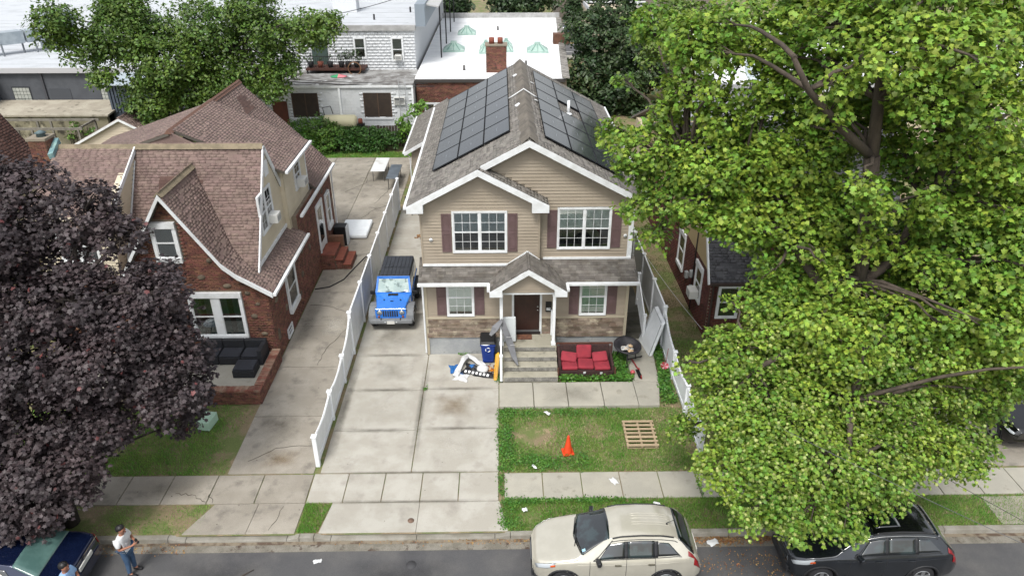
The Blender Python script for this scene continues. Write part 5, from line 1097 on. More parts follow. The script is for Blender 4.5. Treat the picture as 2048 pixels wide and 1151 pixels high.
# navy sedan
nv = M('navy_paint', '#131d3a', .15, '#16213f', 3, metal=.5, coat=1.)
L = 4.45
top = [(0, .6), (.1, .68), (.6, .8), (1.15, .9), (1.25, .93), (2.0, 1.27), (2.3, 1.33), (2.7, 1.34), (3.1, 1.28), (3.75, .98), (3.85, .95), (4.3, .92), (4.38, .86), (L, .6)]
belt = [(0, .52), (.2, .64), (1.2, .82), (3, .88), (3.8, .9), (4.3, .86), (L, .55)]
sd_ = Car('navy_sedan', 'navy blue sedan parked under the purple tree, its boot towards the driveways', (-15.05, 13.05, -.15), 0, L, 1.72, top, belt, .18, .72, None, nv, nv, (.85, 3.5), .31)
sd_.patch('windshield', cglass, 1.3, 1.98, 5.6, 8, .006, centre=True); sd_.patch('rear_window', M('tinted_rear_glass', '#45605c', .05, '#54706b', 2, coat=.8), 3.12, 3.72, 5.55, 8, .007, centre=True)
sd_.patch('side_window', cglass, 1.72, 2.35, 4.15, 4.85, .004, dx0=.2); sd_.patch('side_window', cglass, 2.42, 3.15, 4.15, 4.85, .004, dx1=-.2); sd_.line(1.7, 3.4, 4.12, 4.12, .012, name='chrome_trim', mat=chrome_m, n=20); sd_.line(2.1, 3.4, 4.98, 4.15, .014, name='chrome_trim', mat=chrome_m, n=20)
sd_.patch('tail_light', red_l, L-.2, L-.04, 3.3, 4.3, .012); sd_.line(3.78, 4.36, 5.3, 5.1, n=14, name='boot_gap'); sd_.handles((2.25, 3.1), 3.5, nv); sd_.mirror(1.75, nv)
for x in (1.5, 2.38, 3.2): sd_.line(x, x, .9, 4.1)
MB().box(L-.02, -.3, .66, L+.012, .3, .78).build('licence_plate', plate_m, sd_.o); MB().box(L-.05, -.7, .86, L-.035, .7, .885).build('boot_trim', chrome_m, sd_.o); MB().obox((L-.015, 0, .83), .02, .1, .07).build('badge', chrome_m, sd_.o)
# black vehicle in the right driveway
bk_ = M('black_paint', '#0b0c0e', .15, coat=1., metal=.2)
Lb = 4.4; topb = [(0, .8), (.1, .9), (1.0, 1.05), (1.8, 1.6), (2.3, 1.68), (3.9, 1.65), (4.2, 1.3), (4.35, .9), (Lb, .6)]; beltb = [(0, .7), (1, .98), (3, 1.02), (4.1, 1.05), (Lb, .6)]
bv = Car('black_vehicle', 'black pickup sized vehicle in the driveway at the right edge', (16.6, 17.3, 0), R(90), Lb, 1.85, topb, beltb, .25, .74, None, bk_, clad, (.8, 3.5), .38)
bv.patch('windshield', cglass, 1.08, 1.75, 5.6, 8, .006, centre=True); bv.patch('side_window', cglass, 1.6, 2.4, 4.15, 4.85, .004, dx0=.2); bv.patch('side_window', cglass, 2.5, 3.6, 4.15, 4.85, .004); bv.mirror(1.55, bk_); bv.patch('headlight', lens, .08, .4, 3.4, 4.2, .01)
# cars far behind
for i, (nm, lab, x, y, pc) in enumerate((('parked_car', 'grey car parked beside the white roofed brick building', 7.2, 96.3, '#4b535b'), ('parked_car', 'dark red car passing on the far street', 15.0, 92.5, '#4d1a1a'))):
    v = Car(nm, lab, (x, y, 0), 0, L, 1.75, top, belt, .18, .72, None, M('far_paint'+str(i), pc, .3, coat=1), clad, (.85, 3.5), .31); v.patch('windshield', cglass, 1.3, 1.98, 5.6, 8, .006, centre=True); v.patch('side_window', cglass, 1.75, 3.1, 4.15, 4.85, .004, dx0=.2, dx1=-.2); v.patch('rear_window', cglass, 3.12, 3.72, 5.55, 8, .007, centre=True)

# ---------------------------------------------------------------- blue off-roader (local: front at y = 0, body towards +y)
J = thing('blue_offroader', 'bright blue boxy off-road vehicle with black hard top beside the house', 'car', (-4.42, 24.75, 0), None, 0)
blu = M('blue_paint', '#1a6cc6', .25, '#1f74cf', 2, coat=1., spec=.6); ht = M('hardtop_black', '#2b2f36', .75, '#33373e', 4, grain=.08, bump=.3, bscale=80); gp = M('grey_plastic', '#6c6f72', .75, '#787b7d', 5, grain=.08); bp = M('black_plastic', '#131417', .6)
MB().box(-.73, 1.15, .48, .73, 3.55, 1.12).build('tub', blu, J, bevel=.04)
m = MB(); m.add([(-.58, .22, .62), (.58, .22, .62), (.72, 1.2, .5), (-.72, 1.2, .5), (-.56, .2, 1.0), (.56, .2, 1.0), (.71, 1.22, 1.12), (-.71, 1.22, 1.12), (0, .19, 1.03), (0, 1.22, 1.17)], [(3,2,1,0),(0,1,5,8,4),(1,2,6,5),(2,3,7,9,6),(3,0,4,7),(4,8,9,7),(8,5,6,9)]); hd = m.build('bonnet', blu, J, bevel=.03)
MB().box(-.2, 1.0, 1.135, .2, 1.14, 1.165).build('cowl_vent', bp, hd)
for x in (-.32, .34): MB().lathe([(0, 0), (.03, .0), (.03, .02), (0, .025)], (x, .72, 1.1), 10).build('bonnet_bumper', bp, hd)
MB().obox((0, .62, 1.1), .12, .03, .02).build('washer_jet', bp, hd)
m = MB(); m.box(-.62, .14, .55, .62, .24, 1.02); gr = m.build('grille', blu, J, bevel=.035, seg=3)
for i in range(7): MB().box(-.285+.09*i-.028, .13, .66, -.285+.09*i+.028, .142, .93).build('grille_slot', seam_m, gr)
for x in (-.44, .44):
    MB().lathe([(0, -.03), (.085, -.025), (.1, .0), (.1, .04)], (x, .135, .86), 20, 'Y').build('headlight', lens, gr); MB().lathe([(.085, -.035), (.105, -.03), (.105, .0)], (x, .135, .86), 20, 'Y', False).build('lamp_ring', chrome_m, gr)
    MB().lathe([(0, -.02), (.045, -.015), (.045, .02)], (x*1.08, .135, .66), 14, 'Y').build('indicator', M('indicator_amber', '#8d4a1f', .3), gr)
# windscreen frame and glass (raked)
def wp(x, t, d=0): return (x, 1.22+t*.3-d*.9, 1.14+t*.56+d*.45)
m = MB()
for a, b, w in (((-.7, 0), (-.62, 1), .08), ((.7, 0), (.62, 1), .08)): m.bar(wp(*a), wp(*b), w, .06, up=(0, 1, 0))
m.bar(wp(-.66, 1), wp(.66, 1), .07, .09); m.bar(wp(-.73, 0), wp(.73, 0), .07, .07); fr = m.build('windscreen_frame', blu, J)
m = MB(); m.add([wp(-.66, .05, .005), wp(.66, .05, .005), wp(.59, .95, .005), wp(-.59, .95, .005)], [(0,1,2,3)]); m.build('windscreen', M('pale_screen', '#8fa39f', .06, '#a9bab4', 2.2, coat=1., col3='#5f7370', s3=4, lo3=.55, hi3=.6), fr, solid=.01)
for x in (-.35, .2): MB().bar(wp(x, .02, .02), wp(x+.3, .1, .02), .02, .02).build('wiper', bp, fr)
MB().add([wp(.42, .06, .012), wp(.58, .06, .012), wp(.575, .2, .012), wp(.42, .2, .012)], [(0,1,2,3)]).build('windscreen_sticker', white_trim(), fr)
# hard top
m = MB(); m.add([(-.7, 1.3, 1.12), (.7, 1.3, 1.12), (.7, 3.55, 1.12), (-.7, 3.55, 1.12), (-.61, 1.56, 1.72), (.61, 1.56, 1.72), (.62, 3.46, 1.75), (-.62, 3.46, 1.75)], [(3,2,1,0),(4,5,6,7),(0,1,5,4),(1,2,6,5),(2,3,7,6),(3,0,4,7)]); hdt = m.build('hard_top', ht, J, bevel=.05, seg=3)
for i in range(7):
    x = -.48+.16*i; MB().box(x-.035, 1.68, 1.735, x+.035, 2.3, 1.752).build('roof_rib', ht, hdt, bevel=.006); MB().box(x-.035, 2.38, 1.74, x+.035, 3.35, 1.766).build('roof_rib', ht, hdt, bevel=.006)
MB().box(-.6, 2.32, 1.725, .6, 2.345, 1.742).build('roof_seam', seam_m, hdt)
for sd in (-1, 1):
    m = MB(); m.add([(sd*.695, 1.5, 1.16), (sd*.695, 2.3, 1.16), (sd*.628, 2.3, 1.6), (sd*.628, 1.72, 1.6)], [(0,1,2,3)]); m.build('side_window', cglass, J, solid=.02)
    m = MB(); m.add([(sd*.695, 2.42, 1.16), (sd*.695, 3.4, 1.16), (sd*.632, 3.38, 1.6), (sd*.628, 2.42, 1.6)], [(0,1,2,3)]); m.build('side_window', cglass, J, solid=.02)
    m = MB(); m.obox((sd*.86, 1.32, 1.12), .2, .08, .15); m.bar((sd*.73, 1.36, 1.1), (sd*.82, 1.34, 1.12), .05); m.build('door_mirror', bp, J, bevel=.02)
    # fender flares
    for yw in (.62, 2.95):
        m = MB(); n = 9
        prof = [(-.52, .5), (-.47, .72), (-.36, .86), (-.1, .93), (.15, .93), (.38, .86), (.5, .7), (.56, .5)]
        vs = [(sd*.6, yw+a, b) for a, b in prof]+[(sd*.88, yw+a, b-.02) for a, b in prof]+[(sd*.88, yw+a*.9, b-.09) for a, b in prof]; k = len(prof)
        m.add(vs, [(i, i+1, k+i+1, k+i) for i in range(k-1)]+[(k+i, k+i+1, 2*k+i+1, 2*k+i) for i in range(k-1)]); m.build('fender_flare', gp if yw < 1 else bp, J, solid=.03)
        m = MB(); m.lathe([(.15, -.12), (.33, -.12), (.37, -.08), (.37, .08), (.33, .12), (.15, .12)], (sd*.74, yw, .37), 24, 'X'); wl_ = m.build('wheel', rubber, J)
        MB().lathe([(0, sd*.1), (.18, sd*.125), (.22, sd*.123), (.22, sd*.05)], (sd*.74, yw, .37), 20, 'X').build('rim', alloy, wl_)
    MB().box(sd*.74-.02, 1.75, .7, sd*.74+.02, 1.92, .74).build('door_handle', bp, J)
    MB().box(sd*.735-.006, 1.3, .52, sd*.735+.006, 1.315, 1.1).build('door_gap', seam_m, J); MB().box(sd*.735-.006, 2.35, .52, sd*.735+.006, 2.365, 1.1).build('door_gap', seam_m, J)
m = MB(); m.box(-.86, -.04, .42, .86, .16, .6); bpr = m.build('front_bumper', gp, J, bevel=.04, seg=3); MB().box(-.8, .1, .34, .8, .3, .44).build('air_dam', bp, J)
MB().box(-.15, -.06, .43, .15, -.04, .56).build('licence_plate', plate_m, bpr)
for x in (-.22, .22): MB().lathe([(0, -.01), (.04, .0), (.04, .03)], (x, -.045, .5), 12, 'Y').build('fog_lamp', lens, bpr)
for x in (-.38, .38): MB().obox((x, .02, .62), .03, .1, .06).build('tow_hook', bp, bpr)
MB().box(-.68, .3, .3, .68, 3.4, .5).build('chassis', bp, J); MB().lathe([(.12, 0), (.36, .0), (.36, .22), (.12, .22)], (0, 3.58, .95), 24, 'Y').build('spare_wheel', rubber, J)
# ---------------------------------------------------------------- trees and plants
STAR = np.array([(0,.38),(0,0),(.5,.1),(.36,.32),(.57,.62),(.25,.66),(0,1.05),(-.25,.66),(-.57,.62),(-.36,.32),(-.5,.1)])
QUAD = np.array([(0,.5),(0,0),(.3,.35),(.22,.7),(0,1),(-.22,.7),(-.3,.35)])
def unitv(a): return a/np.maximum(1e-9, np.linalg.norm(a, axis=1, keepdims=True))
def leaves(pos, nrm, size, shape=STAR, curl=.25):
    """leaf fans at pos facing nrm; returns vertices and triangles"""
    n = len(pos); nrm = unitv(nrm); t = unitv(np.cross(nrm, rng.normal(size=(n, 3)))); b = np.cross(nrm, t)
    k = len(shape); s = np.broadcast_to(size, (n,))[:, None, None]
    x, y = shape[:, 0][None, :, None], (shape[:, 1]-.4)[None, :, None]
    z = (-curl*(np.abs(shape[:, 0])*1.2+(shape[:, 1]-.4)**2*.8))[None, :, None]*rng.uniform(.2, 1.6, (n, 1, 1))
    V = pos[:, None]+s*(x*t[:, None]+y*b[:, None]+z*nrm[:, None])
    f = np.array([(0, i, i+1 if i < k-1 else 1) for i in range(1, k)])
    return V.reshape(-1, 3), (f[None]+k*np.arange(n)[:, None, None]).reshape(-1, 3)
def crown_points(lobes, per, flat=.75, spray=.28, npl=12, shell=.55, centre=None, droop=.15, fine=None):
    P, Nn = [], []
    for (x, y, z, r) in lobes:
        if r < .05: continue
        m = max(3, int(per*r*r/npl*(fine[1] if fine and z < fine[0] else 1))); d = unitv(rng.normal(size=(m, 3))); rad = r*(shell+(1-shell)*rng.random(m))*rng.uniform(.75, 1.12, m)
        # clusters, each a tilted spray of leaves
        c = np.array((x, y, z))+d*rad[:, None]*np.array((1, 1, flat))
        up = unitv(d*.55+np.array((0, 0, .8))+rng.normal(size=(m, 3))*.28)
        t = unitv(np.cross(up, rng.normal(size=(m, 3)))); b = np.cross(up, t)
        a = rng.uniform(0, 2*np.pi, (m, npl)); q = spray*np.sqrt(rng.random((m, npl)))*rng.uniform(.6, 1.3, (m, 1))
        p = c[:, None]+t[:, None]*(q*np.cos(a))[..., None]+b[:, None]*(q*np.sin(a))[..., None]+up[:, None]*(rng.normal(size=(m, npl))*.06-q*droop)[..., None]
        nn = up[:, None]+rng.normal(size=(m, npl, 3))*.38
        P.append(p.reshape(-1, 3)); Nn.append(nn.reshape(-1, 3))
    return np.concatenate(P), np.concatenate(Nn)
def tree(name, label, base, skel, lobes, leaf_m, bark, per=520, size=.17, trunk_r=.3, shape=STAR, spray=.28, limb_r=.05, extra=None, npl=12, flat=.75, group=None, lseg=5, shell=.55, fine=None):
    T = thing(name, label, 'tree', base, group)
    for nm, pts, r0, r1 in skel:
        n = len(pts); q = []
        for i, p in enumerate(pts): q.append(Vector(p)+Vector((random.uniform(-.04, .04), random.uniform(-.04, .04), 0))*(1 if i else 0))
        MB().tube(q, [r0+(r1-r0)*i/(n-1) for i in range(n)], 10).build(nm, bark, T)
    nodes = [Vector(p) for nm, pts, r0, r1 in skel for p in pts[1:]]
    for (x, y, z, r) in lobes:
        if r < .05: continue
        c = Vector((x, y, z)); nd = min(nodes, key=lambda v: (v-c).length+max(0, v.z-c.z)*.8)
        pts = []
        for i in range(lseg+1):
            t = i/lseg; p = nd.lerp(c, t); p.z += .25*math.sin(math.pi*t)*(c-nd).length*.35; p += Vector((random.uniform(-1, 1), random.uniform(-1, 1), random.uniform(-.5, .5)))*.08*math.sin(math.pi*t)*(c-nd).length**.5; pts.append(p)
        MB().tube(pts, [limb_r*(1-.8*i/lseg)+.008 for i in range(lseg+1)], 6).build('limb', bark, T)
        for k in range(5):
            e = c+Vector((random.uniform(-1, 1), random.uniform(-1, 1), random.uniform(-.3, .6))).normalized()*r*.85; MB().tube([pts[-2], c.lerp(e, .5)+Vector((0, 0, .06)), e], [limb_r*.35, .012, .006], 5).build('twig', bark, T)
    P, Nn = crown_points(lobes, per, flat, spray, npl, shell, fine=fine); sz = size*rng.uniform(.65, 1.25, len(P))*(np.clip(fine[2]+(1-fine[2])*(P[:, 2]-fine[0]+1.5)/3, fine[2], 1) if fine else 1); print(name, len(P))
    V, F = leaves(P, Nn, sz, shape); o = link('crown', npmesh(V, F), leaf_m, T); o['kind'] = 'stuff'
    if extra:
        sub, em, frac, es = extra; sel = rng.random(len(P)) < frac*(np.isin(np.floor(P[:, 2]*0), [0])); sel &= sub(P)
        V, F = leaves(P[sel]+Nn[sel]*.03, Nn[sel]+rng.normal(size=(sel.sum(), 3))*.3, es*rng.uniform(.6, 1.2, sel.sum()), shape); o = link('new_growth', npmesh(V, F), em, T); o['kind'] = 'stuff'
    return T
PURPLE= [(-12.6, 18.5, 8.46, 1.14), (-11.34, 18.0, 7.8, 1.13), (-12.8, 17.5, 6.87, 1.33), (-10.81, 18.2, 8.42, 0.6), (-9.98, 17.6, 7.53, 0.79), (-9.42, 17.6, 6.26, 0.82), (-11.42, 16.5, 6.2, 1.49), (-9.91, 16.5, 5.58, 1.25), (-9.05, 17.0, 5.04, 0.89), (-8.87, 17.5, 3.89, 0.64), (-11.99, 15.5, 5.02, 1.4), (-10.53, 15.5, 4.85, 1.34), (-9.51, 16.3, 4.13, 1.15), (-8.9, 17.0, 2.85, 0.6), (-9.53, 16.8, 2.21, 0.61), (-11.63, 15.0, 3.66, 1.22), (-10.51, 15.5, 3.25, 1.0), (-12.14, 14.3, 2.78, 1.33), (-11.04, 14.3, 2.68, 0.96), (-11.95, 13.7, 1.92, 0.95), (-11.03, 14.0, 1.95, 0.58), (-12.37, 13.4, 1.45, 0.57), (-11.67, 13.7, 1.39, 0.51), (-13.21, 16.5, 7.64, 1.37), (-13.25, 15.5, 6.07, 1.48), (-13.39, 14.5, 4.23, 1.48), (-13.28, 13.8, 2.6, 1.24), (-13.65, 18.0, 8.38, 1.05), (-9.33, 17.6, 1.85, 0.48), (-8.94, 17.6, 3.04, 0.44), (-9.6, 17.2, 1.61, 0.48), (-9.24, 17.4, 5.52, 0.62)]
PLANE= [(3.21, 19.5, 9.66, 0.58), (3.91, 19.0, 9.32, 0.95), (4.41, 19.2, 10.15, 0.67), (3.74, 19.0, 7.65, 0.45), (4.61, 18.5, 8.07, 0.96), (5.41, 18.0, 9.37, 1.1), (4.13, 21.0, 12.37, 0.76), (5.21, 21.0, 11.98, 0.9), (6.31, 20.0, 12.51, 0.99), (7.04, 19.0, 12.42, 0.94), (7.22, 18.8, 10.97, 0.65), (8.22, 19.0, 10.26, 0.8), (6.84, 18.0, 9.36, 1.1), (8.27, 17.8, 9.01, 1.04), (6.25, 17.5, 8.03, 1.05), (7.59, 17.2, 8.01, 1.1), (7.36, 17.0, 6.74, 0.79), (8.38, 17.0, 6.95, 0.92), (8.7, 17.2, 8.28, 0.77), (7.77, 17.0, 12.73, 1.01), (8.51, 16.0, 12.78, 1.01), (9.32, 15.5, 12.76, 0.98), (10.7, 16.0, 12.67, 1.02), (9.06, 15.2, 11.6, 0.9), (10.31, 15.0, 11.33, 0.9), (11.65, 15.3, 10.12, 0.89), (11.47, 15.5, 8.96, 0.99), (10.54, 16.5, 8.29, 0.87), (11.07, 15.0, 7.79, 0.99), (10.83, 16.0, 6.72, 1.08), (9.67, 15.5, 5.85, 1.14), (8.5, 16.0, 5.71, 1.1), (7.07, 15.5, 5.43, 1.08), (5.71, 15.0, 5.47, 0.87), (5.15, 15.0, 4.95, 0.57), (5.52, 14.3, 4.15, 0.87), (6.59, 14.3, 4.45, 1.17), (7.89, 14.3, 4.74, 1.16), (9.42, 14.5, 4.42, 1.06), (10.47, 14.5, 6.03, 1.02), (11.27, 14.0, 6.75, 0.97), (11.23, 14.5, 4.7, 0.74), (12.1, 14.5, 7.64, 1.03), (5.24, 13.0, 3.55, 0.73), (6.29, 12.7, 3.8, 0.98), (7.34, 12.5, 3.97, 0.97), (8.64, 12.8, 3.91, 0.99), (9.88, 13.0, 4.02, 0.88), (11.03, 13.0, 3.54, 0.5), (5.76, 12.0, 3.18, 0.62), (6.66, 11.6, 3.34, 0.72), (7.54, 11.5, 3.21, 0.5), (8.83, 12.3, 3.14, 0.49), (4.89, 15.5, 2.71, 0.44), (9.9, 12.6, 2.75, 0.0), (3.73, 22.0, 10.53, 0.3), (9.73, 17.0, 9.93, 0.73), (10.14, 18.0, 6.44, 0.7), (11.19, 17.0, 9.15, 0.5), (7.59, 17.5, 9.26, 0.95), (8.77, 16.6, 7.43, 0.89), (7.74, 16.3, 6.14, 0.97), (9.02, 16.3, 6.28, 0.84), (10.15, 17.0, 9.29, 0.74), (10.69, 15.8, 8.59, 0.89), (10.48, 15.5, 10.29, 0.67), (11.81, 15.0, 8.42, 0.98), (10.06, 15.0, 6.3, 0.91), (11.05, 14.8, 6.68, 0.9), (12.09, 14.4, 5.14, 0.79), (10.05, 14.6, 5.1, 0.92), (8.77, 15.2, 5.31, 1.07), (7.56, 15.2, 5.02, 1.08), (6.85, 16.2, 6.21, 0.71), (8.33, 13.5, 3.99, 0.96), (7.04, 13.4, 4.25, 0.95), (5.94, 13.5, 3.87, 0.84), (9.68, 13.8, 4.04, 0.91), (7.3, 19.3, 11.5, 0.78), (8.16, 18.5, 11.53, 0.63), (7.74, 18.5, 12.95, 0.91), (6.55, 18.8, 10.32, 0.72), (5.59, 18.0, 7.97, 0.8), (4.3, 18.5, 7.02, 0.53), (9.55, 17.5, 11.14, 0.61), (11.02, 15.5, 12.04, 0.8), (10.61, 17.5, 6.38, 0.68), (4.8, 18.6, 9.03, 0.8), (5.88, 18.0, 8.82, 0.85), (3.74, 19.3, 8.65, 0.63), (9.19, 15.4, 12.28, 0.73), (8.21, 16.5, 13.22, 0.76), (8.2, 16.9, 8.27, 0.89), (7.38, 18.4, 10.03, 0.71), (8.29, 14.7, 6.49, 0.77), (8.76, 15.0, 6.87, 0.54), (7.78, 14.6, 5.85, 0.78), (9.37, 14.8, 6.7, 0.72), (9.99, 15.2, 7.83, 0.71), (8.79, 15.2, 8.35, 0.46), (10.91, 15.2, 10.16, 0.66), (10.76, 15.6, 9.17, 0.7), (9.82, 15.8, 10.43, 0.57), (8.85, 14.5, 5.77, 0.84), (12.2, 14.0, 6.06, 0.93), (11.79, 15.0, 9.17, 0.79), (7.34, 15.4, 12.08, 0.47), (7.06, 15.6, 11.29, 0.49), (7.1, 17.2, 8.57, 0.76), (6.19, 18.1, 9.6, 0.78), (7.91, 14.9, 9.82, 0.49), (8.46, 15.0, 9.31, 0.45), (8.02, 13.9, 6.17, 0.69), (7.36, 14.3, 6.74, 0.64), (8.16, 15.0, 12.26, 0.46), (9.63, 15.0, 9.18, 0.56), (7.49, 15.0, 12.46, 0.41), (7.97, 15.0, 7.41, 0.47), (8.16, 18.0, 13.4, 0.7), (8.97, 17.5, 13.4, 0.68), (9.7, 17.0, 13.51, 0.72), (10.83, 17.0, 13.46, 0.72), (11.52, 16.5, 13.41, 0.7), (7.38, 19.0, 13.29, 0.74)]
PLANE2= [(9.64, 16.86, 6.95, 0.78), (4.64, 18.59, 12.36, 0.76), (11.21, 18.05, 6.41, 0.85), (9.99, 17.81, 12.05, 0.61), (13.57, 17.34, 7.34, 0.79), (4.81, 18.65, 11.02, 0.81), (11.71, 16.36, 5.68, 0.8), (9.43, 16.09, 5.79, 0.69), (9.66, 17.83, 12.72, 0.7), (6.58, 18.82, 8.46, 0.88), (11.74, 18.05, 7.98, 0.76), (13.39, 17.58, 6.04, 0.77), (13.6, 16.37, 6.45, 0.75), (5.33, 18.46, 8.26, 0.83), (7.47, 19.03, 12.77, 0.73), (8.39, 17.79, 10.17, 0.65), (5.25, 17.97, 11.98, 0.65), (9.56, 17.12, 7.43, 0.83), (11.01, 16.96, 7.29, 0.68), (8.43, 13.86, 2.85, 0.65), (8.93, 16.01, 4.67, 0.83), (8.22, 17.81, 9.7, 0.69), (11.87, 18.65, 11.09, 0.62), (12.18, 18.41, 10.22, 0.8), (8.5, 18.86, 12.56, 0.8), (11.46, 13.83, 3.41, 0.78), (6.15, 17.49, 8.21, 0.64), (8.4, 18.2, 7.9, 0.85), (13.24, 18.5, 7.84, 0.89), (8.67, 16.16, 4.12, 0.83), (10.64, 18.36, 10.84, 0.62), (12.89, 16.0, 5.71, 0.81), (7.62, 16.58, 6.55, 0.79), (7.38, 17.75, 7.88, 0.73), (6.84, 18.33, 11.12, 0.76), (11.01, 18.38, 11.25, 0.63), (12.65, 17.52, 5.9, 0.78), (10.96, 18.61, 7.38, 0.86), (9.65, 17.51, 10.2, 0.64), (6.35, 18.86, 12.02, 0.63), (13.02, 17.33, 8.06, 0.75), (10.94, 18.07, 12.01, 0.79), (8.05, 15.51, 2.96, 0.72), (13.17, 15.4, 4.5, 0.75), (6.19, 15.47, 4.44, 0.76), (6.94, 17.91, 8.36, 0.7), (7.8, 17.93, 8.42, 0.71), (8.88, 14.77, 3.69, 0.76), (8.21, 13.34, 2.37, 0.81), (5.3, 17.97, 9.25, 0.82), (8.52, 16.18, 4.89, 0.65), (10.85, 16.92, 4.79, 0.9), (10.68, 17.63, 7.21, 0.83), (7.45, 17.52, 11.53, 0.67), (5.42, 18.35, 12.56, 0.67), (6.39, 17.9, 9.63, 0.8), (12.16, 17.62, 9.32, 0.67), (10.94, 17.79, 10.69, 0.82), (12.0, 18.78, 12.7, 0.66), (12.46, 18.88, 11.98, 0.68), (7.04, 15.6, 3.33, 0.85), (8.0, 16.86, 6.89, 0.69), (4.91, 18.82, 11.89, 0.66), (11.54, 15.32, 3.51, 0.72), (9.16, 18.93, 11.64, 0.62), (7.32, 13.96, 2.16, 0.7), (8.59, 17.78, 10.63, 0.72), (6.98, 17.91, 7.34, 0.81), (13.38, 16.39, 2.8, 0.91), (6.87, 17.65, 9.53, 0.63), (10.77, 14.19, 3.09, 0.68), (8.27, 18.79, 13.02, 0.62), (12.41, 17.83, 12.83, 0.6), (7.66, 15.35, 2.48, 0.78), (12.52, 18.16, 6.44, 0.84), (9.31, 16.59, 4.99, 0.75), (8.67, 17.01, 7.27, 0.85), (9.53, 15.55, 5.16, 0.81), (13.24, 16.44, 6.19, 0.72), (13.99, 18.63, 9.79, 0.72), (8.37, 16.88, 5.41, 0.77), (9.45, 18.52, 10.51, 0.76), (9.73, 18.36, 10.84, 0.83), (13.7, 17.21, 7.82, 0.83), (7.14, 18.2, 12.06, 0.7), (10.8, 15.02, 1.84, 0.73), (10.43, 15.54, 2.52, 0.67), (9.2, 14.13, 2.61, 0.83), (14.14, 15.78, 3.89, 0.67), (7.5, 13.66, 1.72, 0.82), (11.76, 17.98, 11.73, 0.79), (8.89, 18.31, 12.49, 0.67), (5.52, 18.03, 10.44, 0.76), (8.07, 14.08, 2.27, 0.73), (8.01, 17.57, 5.3, 0.75)]
PURPLE2= [(-14.12, 15.81, 4.42, 0.8), (-11.63, 17.15, 5.69, 0.72), (-13.09, 17.47, 6.73, 0.69), (-11.55, 15.54, 4.15, 0.8), (-9.81, 16.03, 4.41, 0.7), (-10.41, 15.98, 5.18, 0.83), (-10.97, 17.08, 6.63, 0.74), (-14.5, 17.74, 6.75, 0.65), (-13.16, 15.95, 4.37, 0.7), (-12.54, 15.89, 4.38, 0.85), (-13.35, 15.5, 3.68, 0.81), (-9.05, 16.73, 5.02, 0.8), (-11.57, 15.32, 3.19, 0.75), (-10.41, 14.99, 3.26, 0.83), (-11.79, 14.11, 2.0, 0.67), (-11.46, 14.87, 1.68, 0.69), (-8.53, 15.75, 3.74, 0.65), (-8.95, 16.78, 6.17, 0.86), (-10.93, 16.02, 3.32, 0.85), (-13.25, 14.63, 0.86, 0.85), (-8.75, 16.37, 4.43, 0.7), (-9.1, 15.8, 3.43, 0.84), (-12.25, 15.05, 2.43, 0.64), (-13.05, 14.88, 1.65, 0.79), (-9.39, 15.94, 5.17, 0.63), (-10.28, 17.23, 5.75, 0.7), (-12.14, 16.16, 5.64, 0.66), (-10.87, 18.3, 7.62, 0.69), (-10.88, 16.95, 5.79, 0.79), (-12.18, 17.23, 6.1, 0.68), (-13.87, 17.67, 7.37, 0.74), (-13.48, 18.29, 7.21, 0.88), (-13.56, 18.48, 8.98, 0.64), (-13.06, 18.89, 8.74, 0.7), (-12.26, 16.6, 6.16, 0.83), (-9.62, 17.27, 6.4, 0.78), (-13.58, 14.62, 1.35, 0.84), (-9.29, 16.05, 4.38, 0.66), (-13.15, 14.41, 2.27, 0.67), (-12.6, 14.77, 2.96, 0.77), (-12.07, 17.8, 7.41, 0.83), (-11.74, 16.5, 4.23, 0.71)]
BACK= [(-25.31, 44.0, 9.27, 1.42), (-24.59, 45.0, 7.59, 1.63), (-22.51, 46.0, 8.27, 2.7), (-20.46, 46.0, 6.81, 2.9), (-21.63, 46.0, 4.39, 2.19), (-17.82, 47.0, 8.11, 2.92), (-16.73, 47.0, 5.7, 2.52), (-19.17, 47.0, 4.46, 2.39), (-13.85, 46.0, 8.25, 1.81), (-11.2, 45.0, 8.4, 1.62), (-9.9, 44.0, 8.97, 1.0), (-13.52, 46.0, 6.5, 1.53), (-14.21, 45.5, 5.1, 1.3), (-22.03, 45.5, 3.11, 1.26), (-25.92, 44.0, 8.18, 0.86), (-23.64, 44.0, 6.06, 0.89), (-22.45, 46.0, 9.68, 1.77), (-14.8, 46.0, 9.67, 1.78)]
DARK= [(7.11, 60.0, 6.02, 2.37), (9.57, 60.0, 4.87, 2.4), (7.13, 59.0, 3.52, 1.99), (9.47, 58.0, 2.17, 2.18), (6.3, 58.0, 2.18, 1.38), (11.75, 60.0, 2.91, 2.44), (9.29, 62.0, 7.24, 2.42), (7.95, 58.0, 0.99, 1.8), (11.26, 58.0, -0.23, 2.02)]
MID= [(9.1, 46.0, 8.2, 1.37), (10.52, 46.0, 9.2, 1.5), (12.04, 46.0, 9.05, 1.66), (13.45, 46.0, 7.6, 1.38), (10.73, 46.0, 7.17, 1.23), (9.32, 45.0, 7.06, 1.05)]
bark_g = M('grey_bark', '#4d443b', .95, '#3a332c', 4, grain=.2, bump=.8, bscale=12, stretch=(1, 1, .3)); bark_d = M('dark_bark', '#2b2522', .95, '#3a322d', 4, grain=.2, bump=.6)
lf_plane = M('plane_leaf', (.13, .23, .03), .5, (.22, .325, .043), .45, rnd=.52, island=True, hue=.028, trans=.28, spec=.35, lo=.4, hi=.65)
lf_tip = M('new_leaf', (.36, .42, .14), .5, rnd=.25, island=True, hue=.02, trans=.3, spec=.3)
lf_purple = M('purple_leaf', (.046, .036, .039), .5, (.068, .05, .053), .8, rnd=.4, island=True, hue=.015, trans=.15, spec=.35)
